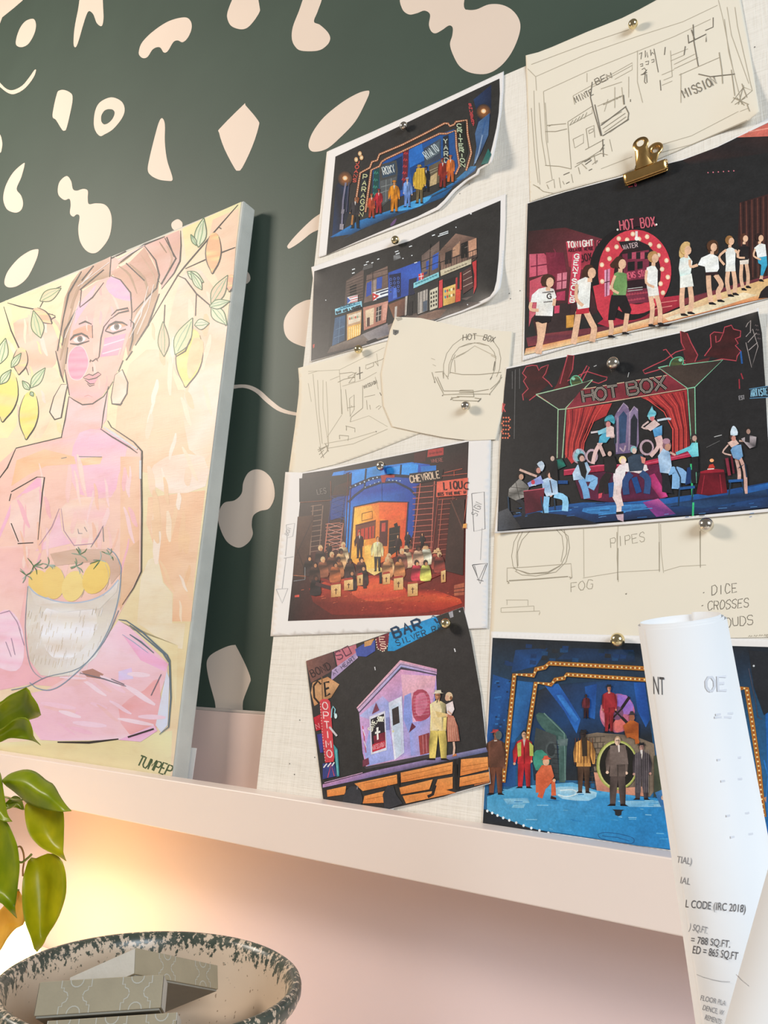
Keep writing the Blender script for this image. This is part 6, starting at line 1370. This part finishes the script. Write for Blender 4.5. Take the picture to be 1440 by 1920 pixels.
    fig([(['c8dcf0', 'dce8f4', '98b8d8'], '265,915 300,900 345,920 350,985 290,1000 270,960')], [('90c8ec', 32, '290,1000 285,1050 285,1085'), ('98d0f0', 32, '330,990 385,1010 385,1075'), ('d8a890', 12, '300,960 315,1000')], (307, 888), 19, 'e8b098', '3a2c28'); A.L_('4a4450', 6, '307,915 320,980')
    fig([(['a8a098', '8a847c', '5a5650'], '95,960 150,905 200,950 185,1000 130,1020 90,1000')], [('2a2a30', 22, '130,1010 170,1040 170,1100')], (155, 895), 17, 'c89880'); A.LL('4a4640', 3, '100,950 190,960|95,980 185,990|130,925 150,1010')
    fig([(['8898d8', 'a8b0e0'], '190,930 260,890 275,930 200,950')], [('d8b0a0', 12, '150,860 200,880 240,895')], (245, 862), 17, 'd89888', '3a3436', (['d8e0e8', 'b8c8d8'], '240,830 265,815 280,840 265,870 255,850'))
    A.P(['5a1f2c', '7a2838', '4a1c26'], '170,970 280,955 270,1070 180,1090'); A.L_('d86070', 4, '170,972 280,957'); A.E('d84858', 220, 925, 10, 12); A.L_('c8d8e0', 6, '210,940 235,940'); fig([(['1f7a68', '2a2a2c'], '340,810 370,800 390,840 350,860')], [], (318, 800), 15, 'c8a898'); A.P(['2a2626', '1f1e20'], '300,830 345,810 350,920 310,900')
    fig([(['b8d0e8', 'd0e0f0', '88a8c8'], '868,790 900,745 930,770 940,840 925,880 880,875')], [('8ab8e0', 40, '920,870 960,870 960,960'), ('d8a898', 11, '930,770 960,785'), ('88b0d8', 36, '960,860 1000,880 1000,930')], (915, 740), 22, 'c89078', '8a6068'); A.E('b88a98', 912, 712, 20, 15)
    fig([(['7ad0d8', '58b0c0', '8ae0e0'], '1020,760 1045,720 1075,720 1080,790 1045,795'), ('68c0cc', '960,770 1040,735 1045,755 965,785')], [('242226', 34, '1060,790 1062,870'), ('242226', 26, '1050,860 1055,930')], (1055, 695), 17, 'c8a090', '3a3434')
    fig([(['7aa8d0', '5a88b8', '88a8c8'], '1245,760 1260,735 1300,730 1310,790 1290,810 1260,800'), ('e0b8a8', '1230,720 1270,700 1290,725 1250,745')], [('e0b0a0', 18, '1275,800 1290,870 1290,920'), ('d8a898', 18, '1295,800 1320,870 1325,985'), ('e0b8a8', 8, '1235,730 1205,770 1250,785'), ('d8b0a0', 9, '1290,710 1340,715')], (1258, 695), 16, 'c88878', '4a3430', (['c0d0d8', 'e0e8f0'], '1245,680 1250,645 1262,632 1278,650 1282,680'))
    fig([(['b8a8a8', '3a3638'], '1300,700 1340,680 1380,690 1375,740 1345,750'), ('2c2a2c', '1320,680 1345,680 1345,720 1320,715')], [], (1335, 660), 15, 'b08878')
    # tables and stools
    A.P(['a82434', 'c02c3c', '8a1f2e'], '1088,870 1150,855 1210,860 1215,880 1150,890 1088,885'); A.P(['6a1824', '4a141e', '7a1c28', '52161f'], '1088,880 1215,872 1228,980 1130,995 1068,985'); A.LL('a82c3a', 4, '1110,890 1095,985|1190,885 1200,980'); A.P('c83c30', '1135,835 1155,830 1165,850 1128,855'); A.E('ffb078', 1148, 812, 11, 9); A.L_('f0e0d0', 5, '1125,858 1160,855'); A.L_('8a3040', 16, '1225,800 1240,890'); A.L_('6a2430', 10, '1250,790 1262,880')
    for q in ('1240,920 1310,915|1245,925 1235,1010|1305,920 1320,1000|1290,850 1320,830 1330,900', '975,960 1060,950|980,960 975,1050|1050,960 1045,1030|960,850 985,900 985,955', '90,1000 95,1080|260,1000 275,1085|330,1010 335,1070'): A.LL('24384c', 7, q)
    A.L_('2c5c98', 14, '1235,920 1310,915'); A.L_('2c5c98', 14, '980,958 1060,950'); A.L_('1f4a84', 18, '350,925 400,925'); A.L_('1f4a84', 30, '745,900 770,980'); A.P('2a5a94', '610,930 640,925 635,1000 615,1005'); A.P('24242a', '890,880 920,880 945,985 890,975'); A.P('1f3a6a', '1020,850 1040,845 1040,930 1010,940')
    A.P(['58585c', '4a4a4e', '2e2c2c'], '40,1080 90,1060 160,1165 38,1178')
    A.build('printed_picture', M_ink, sh.o)
print_cabaret(sh6)

def print_frame(sh):
    A = sh.art(890, 1150, 2.618, 'f0eef0')
    A.P(['24282e', '25292f', '262a32', '262a32', '2a72b0', '2a80bc', '2c6a9c'], '88,120 800,148 1260,160 1540,168 1540,1238 970,1163 40,1028')
    A.P(['1f4a84', '24589c', '1f3c68', '1c3050'], '90,300 180,330 140,640 100,640 70,900 60,600'); A.P(['20406c', '1c3454', '205090'], '200,180 360,170 300,260 180,290'); A.P(['1f2f48', '223a5c'], '480,170 780,180 790,240 400,225')
    r = random.Random(4)
    for _ in range(30): x, y = r.uniform(95, 170), r.uniform(330, 620); A.L_(r.choice(['2a64a8', '1a3458', '2f70b4']), 8, [(x, y), (x + r.uniform(5, 20), y - 1)])
    for _ in range(24): x, y = r.uniform(110, 760), r.uniform(150, 240); A.P(r.choice(['24384c', '1f3a64', '2a2e34', '22466e']), [(x, y), (x + 30, y + 3), (x + 28, y + 22), (x - 2, y + 20)])
    # inside the frame
    A.P(['2a2e34', '24303c', '203c60', '22508c', '262c34', '1f2c3c'], '310,380 380,350 640,330 830,335 870,600 900,850 500,820 290,820 270,600'); A.P(['2a62b0', '2c70c4', '24509c'], '340,350 410,345 460,420 520,520 500,590 440,480', 0); A.P(['3a80d0', '2a60ac'], '400,400 430,400 510,520 490,540'); A.P(['2458a4', '1f4484', '2864b4'], '540,360 600,345 590,520 560,510'); A.P(['2a62b4', '2450a0', '1f4484'], '780,340 835,338 860,520 840,560 800,480')
    A.P(['2c6aa8', '2a62a0', '22508a'], '210,330 290,340 250,560 200,620 170,800 150,780 190,500'); A.P(['2a5c98', '204880'], '150,640 210,630 200,850 130,850')
    A.P(['4a6a64', '3a5854', '2f4a4a'], '300,500 340,490 420,560 450,600 450,640 420,640 330,560', 2); A.P(['5a7470', '3f5c58'], '410,600 455,615 445,830 415,830'); A.L_('6a8a84', 6, '340,490 440,590 445,820'); A.P(['54686a', '6a7c7c'], '405,620 458,615 455,650 408,650')
    A.P(['3c4446', '4a5052', '363c40', '2c3034'], '300,560 400,600 415,820 330,800 285,700'); A.E('50585a', 375, 670, 28, 42); A.E('33393c', 375, 670, 20, 32); A.P(['3f8a78', '4a9c88'], '285,690 330,670 370,720 350,760 300,770', 2)
    for k in range(8): A.L_('2c3032', 3, [(380, 640 + 24 * k), (415, 644 + 24 * k)])
    # fan disc
    A.E('c06a88', 700, 490, 86, 96, .1, 30); A.P(['9a70c8', 'b878c0'], '700,396 745,402 780,450 775,500 700,490'); A.P(['d87068', 'e07878'], '640,540 700,490 760,560 700,585'); A.P(['e890a0', 'd88098'], '620,450 690,480 640,540 616,510'); A.LL('2a2426', 14, '635,420 770,560|760,410 650,570'); A.E('7a5070', 700, 490, 30, 34); A.LL('2a2426', 8, '680,470 722,512|722,468 680,512')
    # brick drum and floor
    A.P(['7a6a5c', '8a7866', '6a5c50', '8c7a68'], '520,600 600,585 780,600 880,640 900,850 860,900 600,880 580,720')
    for k in range(10):
        A.L_('4a4038', 3, [(525, 610 + 28 * k), (640, 604 + 28 * k)])
        for j in range(4): A.L_('4a4038', 3, [(540 + 26 * j + 12 * (k % 2), 608 + 28 * k), (540 + 26 * j + 12 * (k % 2), 634 + 28 * k)])
    A.P(['e0a084', 'd09078', 'b87c6c'], '585,780 640,790 700,860 820,850 850,900 600,875'); A.E('a8b058', 700, 745, 102, 122, 0, 36); A.E('c8c880', 700, 745, 96, 116, 0, 36); A.E('24221f', 703, 745, 90, 110, 0, 36)
    A.P(['4a9cc8', '58a8d4', '6ab0d8', '5aaede', '3a96d0', '2c88c8', '2a84c4', '2c80bc', '3490c8'], '60,900 200,850 480,830 600,870 860,905 940,910 980,1160 800,1140 500,1090 150,1040 60,960')
    A.P(['b0d8ec', '8ac4e4', '98cce8', '70b4dc'], '380,860 480,850 600,880 560,920 430,910', 2); A.L_('d8ecf4', 6, '420,870 480,865 500,885 450,900 410,890', 3); A.P(['a0cce4', '70b0d8'], '700,920 900,920 930,950 760,950'); A.P(['8ac0dc', '5aa0cc'], '140,910 260,905 270,930 160,940'); A.P(['98c8e0', '7ab8d8'], '190,940 250,935 240,955 180,955')
    for _ in range(40): x, y = r.uniform(120, 930), r.uniform(860, 1110); A.L_(r.choice(['6ab4dc', '2c80bc', '4aa0d4', '88c4e4']), 4, [(x, y), (x + r.uniform(10, 60), y + r.uniform(-2, 4))])
    A.P(['24262a', '222a34', '2a2c30'], '46,960 130,1000 260,1050 400,1085 300,1075 40,1030')
    for x, y in ((62, 970), (86, 980), (112, 992), (140, 1004), (170, 1016), (204, 1028), (240, 1042), (278, 1054), (318, 1066), (362, 1078)): A.E('f0f4f8', x, y, 6, 7)
    A.L_('24588c', 3, '605,1085 640,1075 720,1085 780,1105 770,1130 690,1120 620,1105 605,1085', 3); A.L_('24588c', 3, '625,1092 700,1100 760,1118')
    # bulb frames
    F1 = '140,830 165,600 195,300 290,305 300,275 345,265 365,245 820,270 900,274'; F2 = '255,640 300,340 375,350 395,325 440,318 450,300 820,325 900,328'; F3 = '1290,370 1335,368 1360,520 1395,760 1408,900 1420,1000'
    for q, w in ((F1, 24), (F2, 22), (F3, 26)): A.L_('6a4424', w, q); A.L_('c88838', w - 5, q); A.L_('a85c28', w - 13, q)
    for q in (F1, F2, F3): A.dots('f8e0a0', 5, q, 21)
    A.P(['24508a', '1f3a60', '2864a8'], '1260,300 1300,400 1370,760 1400,1000 1410,1180 1380,1160'); A.P(['1f5ca8', '2468b4', '1f4f8c'], '1425,420 1540,440 1540,1230 1430,1190 1440,900'); A.P(['2a2c32', '262a30'], '1345,180 1540,200 1540,420 1420,500 1370,360'); A.L_('4a4a58', 5, '1345,270 1380,440 1390,510 1410,520'); A.E('d8dce0', 1370, 258, 5); A.E('a05848', 1345, 690, 10, 18); A.P(['34385c', '3a3a50'], '1340,710 1370,730 1385,870 1375,860'); A.L_('2a74c0', 8, '1420,720 1440,800 1432,900 1440,1000'); A.P('c88860', '1418,905 1432,900 1430,930')
    # men
    M = A.man
    M(548, 515, 120, '6a2c34', '3a2024', '4a3028'); M(660, 585, 235, 'a02c34', '98282f', 'c88068', '24282e'); A.P(['a83038', '8a242c'], '635,395 685,390 690,460 640,465')
    A.P(['b8602c', 'c86c34', '9a4c24'], '730,550 770,520 805,540 805,610 790,620 740,600', 0); A.L_('b8602c', 22, '745,600 790,595 800,640'); A.E('9a6048', 772, 512, 14, 16); A.P('3a3438', '752,500 795,498 782,490 778,480 765,480 762,492')
    M(103, 890, 320, '6a4434', '7a4a38', '8a5c48', 'c84848'); A.P(['5c3c30', '70483a'], '80,630 130,625 145,690 140,755 80,755 75,690'); A.E('5a6464', 118, 598, 16, 22)
    M(243, 858, 285, 'c83038', 'c02c34', 'e0b090'); A.P('b8c060', '208,640 228,630 228,700 212,705'); A.P('b8c060', '268,630 288,650 288,700 270,700')
    A.P(['d86844', 'c85a38', 'e07450'], '300,790 330,745 375,745 390,800 360,850 330,880 300,880'); A.L_('d06040', 26, '335,860 320,905'); A.L_('d86844', 24, '345,850 385,820 388,895'); A.E('e0b090', 350, 728, 16, 20); A.P('d85c44', '328,720 376,715 362,706 358,698 340,700 338,710'); A.P('3a2424', '375,895 400,905 400,915 372,910'); A.E('e0b090', 390, 820, 8)
    M(535, 882, 310, 'e0a058', '5a4234', '3a3030', '2a282c')
    for k in range(7): A.L_('6a3c28', 3, [(495 + 14 * k, 612), (492 + 15 * k, 735)])
    A.P('3a3028', '525,610 550,608 552,700 528,702')
    M(702, 945, 345, '70605a', '5c4e4a', 'ecc8b0', None, hair='b89878'); A.P(['7a6a64', '6a5a54'], '665,650 740,645 755,740 660,745'); A.P('e8d8d0', '702,648 712,646 712,680 706,682')
    M(820, 915, 280, '4a4248', '4a4248', 'c8988c', '2a282c')
    for k in range(8): A.L_('8a8084', 2, [(790 + 9 * k, 670), (788 + 9 * k, 880)])
    A.P('e8e0dc', '812,672 824,670 822,690 815,690'); A.P(['4a5040', '3a4038'], '880,700 910,690 920,870 880,905'); A.P(['3a70a8', '4a88c0'], '885,880 920,865 945,930 940,990 910,940'); A.E('d8b098', 925, 905, 10, 12)
    A.P('2a2c30', '675,962 735,964 722,972 720,990 705,996 690,990 688,972')
    A.build('printed_picture', M_ink, sh.o)
print_frame(sh7)

# ------------------------------------------------------------------ pencil drawings
def sketch(sh, ox, oy, sc, groups, words=()):
    A = sh.art(ox, oy, sc, 'ffffff')
    A.base = 1.5e-4 if sh.curls else 5e-5
    for c, w, q in groups: A.LL(c, w, q)
    for c, w, t, x0, y0, x1, y1, h, sl in words: A.T(c, w, t, x0, y0, x1, y1, h, sl, .75, jit=.06)
    A.build('pencil_drawing', M_pen, sh.o)
M_pen = inkmat('pencil_line', 0.6, 0.3)
D1, D2, D3 = 'c8bda6', 'aea48e', '827a6c'
sketch(sh8, 970, 0, 3.064, [
 (D1, 3, '105,440 400,310 700,205 950,125 1150,30|150,525 400,410 700,290 900,210 1110,110|60,395 105,440 110,520|80,370 400,250 640,170|95,520 100,700 130,1060|80,620 100,900 120,1050|150,525 165,800 200,1030|125,590 140,800 165,950|160,590 175,820|1155,0 1180,100 1240,400 1290,600|1205,40 1230,200 1330,480|1250,40 1265,150 1340,480 1350,520|1190,110 1215,300 1290,600|400,420 400,470|690,290 690,470 720,590|880,290 890,440'),
 (D1, 3, '320,550 660,360 660,400 560,455|330,600 320,550|430,500 660,375|480,510 600,470|460,610 610,545|560,500 560,620|600,500 610,600|640,440 640,560|500,640 520,570|830,430 900,400|840,460 890,440|830,490 890,465|880,320 980,280|880,350 960,315|900,370 1020,310|900,395 1040,330|930,430 1160,330|940,420 940,590|830,830 1000,780 1270,640|1280,640 1330,620|480,970 660,900|810,880 1000,830 1320,690'),
 (D2, 3.5, '290,700 430,610 430,650 300,720|290,700 310,970|300,720 320,690|320,710 340,680|340,700 360,668|360,690 380,655|385,680 400,645|320,800 380,770 380,820 330,850 320,800|395,740 440,720 445,790|395,740 410,850|410,750 436,738 436,755 412,768 410,750|390,860 500,800|170,720 280,710|160,755 220,755 285,740|180,725 200,715|160,950 240,955 310,970|480,710 600,640|490,740 620,650|500,760 625,670|530,760 640,680|330,960 500,850|340,940 480,880'),
 (D3, 5, '430,470 420,560 440,640 480,780|445,600 485,780|610,545 615,600|620,610 640,650 635,690|490,780 640,685|480,720 625,610|820,460 825,520|850,270 845,315|965,265 958,315|1010,140 1015,240 1040,380|1000,170 1020,230|980,200 985,250|985,245 1085,195 1085,240|1125,100 1125,155 1080,175|1040,425 1110,440 1250,425|490,800 495,900|475,870 500,830|385,930 420,910 425,920 390,945|265,1005 300,990|280,1055 300,1045|410,980 430,970|650,570 650,585'),
 (D2, 3, '440,890 450,940 460,925|430,945 460,920|165,1050 210,1030 215,1080|170,1060 180,1085|240,1020 250,1080|310,1000 320,1050|350,960 360,1000|370,940 400,970|260,1040 270,1060|530,800 545,870|480,880 520,890|110,1070 150,1100 205,1110|90,1060 130,1080'),
 (D3, 4, '715,400 730,390 740,405 730,425 718,430 745,400|735,420 730,470 740,480|742,425 745,475|710,430 745,415|700,310 715,300 710,340|735,290 735,330 745,300 750,330|765,285 768,320 775,300 785,310|705,370 720,365 720,380 708,380|735,355 755,350 752,370 738,370|770,345 785,340 785,355 772,358|785,280 810,415'),
 (D2, 4, '1230,590 1300,500 1350,520 1290,570|1250,600 1310,560|1260,560 1305,605|1240,560 1330,600|1320,600 1335,640|1290,480 1320,560|1300,490 1270,600|1160,300 1175,400 1180,480|1230,400 1250,550')],
 [(D3, 4, 'MINTE', 335, 590, 440, 540, 34, 0), (D3, 4, 'BEN', 450, 490, 550, 445, 34, .1), (D3, 5, 'MISSION', 960, 565, 1150, 480, 50, 0), (D2, 3.5, '~~~~~~', 495, 610, 605, 560, 20, 0)])
sketch(sh9, 540, 590, 3.4286, [
 (D1, 3, '130,365 330,355 620,210|130,380 200,360|160,380 180,600 210,860|190,420 200,640 220,830|225,420 225,600 260,840|245,430 255,620 260,830|130,440 150,560|330,355 335,430 350,640|250,790 345,645|230,830 400,800 570,750|250,860 420,830 640,735|350,460 480,420 570,370|570,250 580,330|400,690 520,650 640,720|560,400 580,480|270,420 330,395'),
 (D2, 3.5, '330,380 410,370 430,375 430,400|320,435 360,415 430,400|385,400 440,370 390,440 430,430 430,405 385,405|500,350 500,325 600,290|505,350 550,330 550,310|600,290 615,280 620,300|560,300 580,330|340,480 345,640|370,480 385,620|395,540 425,515 425,610 400,655 395,540|380,600 430,590|405,585 412,590|480,455 480,600|490,530 560,515|505,550 510,610|525,580 530,610|565,600 585,585 600,590 580,610|400,690 405,660 480,600|370,715 430,730 430,755|375,715 375,745|330,775 390,780 385,810|330,775 332,800|190,870 260,840|200,900 230,870|210,920 250,880 260,830|200,850 230,920|195,880 240,850|240,830 260,880'),
 (D3, 5, '440,385 480,370|460,335 462,415|590,500 600,520|565,748 568,755')],
 [(D3, 4, 'MISSION', 490, 475, 575, 440, 20, .1)])
sketch(sh10, 540, 590, 3.4286, [
 (D2, 3, '1000,410 1000,320 1020,250 1060,195 1120,150 1190,130 1260,140 1320,170 1355,220 1368,280 1360,350 1340,400|1030,400 1035,320 1060,260 1100,210 1160,185 1230,180 1290,200 1325,240 1335,280 1330,350 1300,420|1040,380 1050,310 1075,255|1100,210 1200,180 1290,200'),
 (D1, 3, '1050,290 1130,250 1200,200 1280,240 1340,270|1080,270 1160,230|1070,290 1075,370|1305,260 1340,280|920,280 945,290|930,320 950,330|1000,370 1020,400'),
 (D2, 3.5, '945,370 1000,365|995,370 1000,410|1040,370 1120,385 1230,385 1370,370|945,400 960,430 1000,510|960,400 1000,490|1000,490 1100,490 1200,495 1290,480|995,515 1100,510 1290,510|1370,385 1360,430 1295,510|1375,400 1345,440 1300,480|1100,490 1110,485 1190,485 1195,530|1085,525 1195,528|1050,530 1060,550 1230,555 1240,535|1050,535 1100,530|1200,535 1240,540|1100,500 1190,500|1020,390 1030,415|925,370 945,435'),
 (D3, 5, '940,430 945,438|990,518 996,522|1295,510 1298,516|1300,415 1310,400|1320,360 1330,300|1240,540 1220,560|1050,540 1045,548')],
 [(D3, 4.5, 'HOT', 1120, 165, 1215, 158, 38, .1), (D3, 4.5, 'BOX', 1250, 160, 1325, 180, 36, .1)])
g = sh10.art(540, 590, 3.4286, 'ffffff'); g.base = 2e-4
g.P(['7a7a78', '4a4a48', '8a8a86'], '675,95 690,98 712,100 710,118 690,132 675,125'); g.P('c8bfae', '690,20 730,15 735,30 705,40'); g.P('5a5a58', '685,105 700,108 695,122 684,118')
g.build('small_grey_smudge', M_pen, sh10.o)
sketch(sh11, 900, 960, 2.667, [
 (D2, 3, '200,95 170,150 158,220 165,270 185,295|215,95 190,150 182,220 188,280|250,95 210,140 188,200 190,270|380,85 410,120 418,180 405,250|400,85 440,120 448,180 430,250 380,300 280,320 210,315 175,295|420,90 436,140 432,210 405,265 340,300 250,308 190,290|165,280 240,310 340,305 400,270'),
 (D1, 3, '135,350 135,280 240,275 455,258 460,330|145,345 300,335 440,322|518,85 520,325|515,330 700,300 900,290|690,70 685,230 692,350|684,100 690,340|895,55 898,200 897,300|903,60 906,200 918,305|1103,90 1102,280|920,295 1000,272 1130,265'),
 (D2, 4, '138,345 145,355 138,358|445,325 458,328 450,335|145,343 300,333 440,322|1100,95 1102,275|690,180 688,340|896,150 897,295'),
 (D1, 3, '130,440 240,440|135,440 135,465|240,440 240,468|105,480 270,470|105,480 105,500|270,470 270,495|105,502 300,495|300,500 295,515|725,410 735,405'),
 (D3, 4, '1115,405 1122,402|1108,470 1116,466|728,412 734,409')],
 [(D2, 3.5, 'PIPES', 650, 178, 830, 145, 46, .1), (D2, 3.5, 'FOG', 450, 402, 570, 380, 44, .15), (D3, 4, 'DICE', 1155, 415, 1290, 400, 46, .1), (D3, 4, 'CROSSES', 1135, 492, 1345, 475, 44, .15), (D3, 4, 'CLOUDS', 1150, 585, 1370, 560, 44, .1), (D2, 3, '~~~~~', 1340, 628, 1470, 620, 14, 0)])
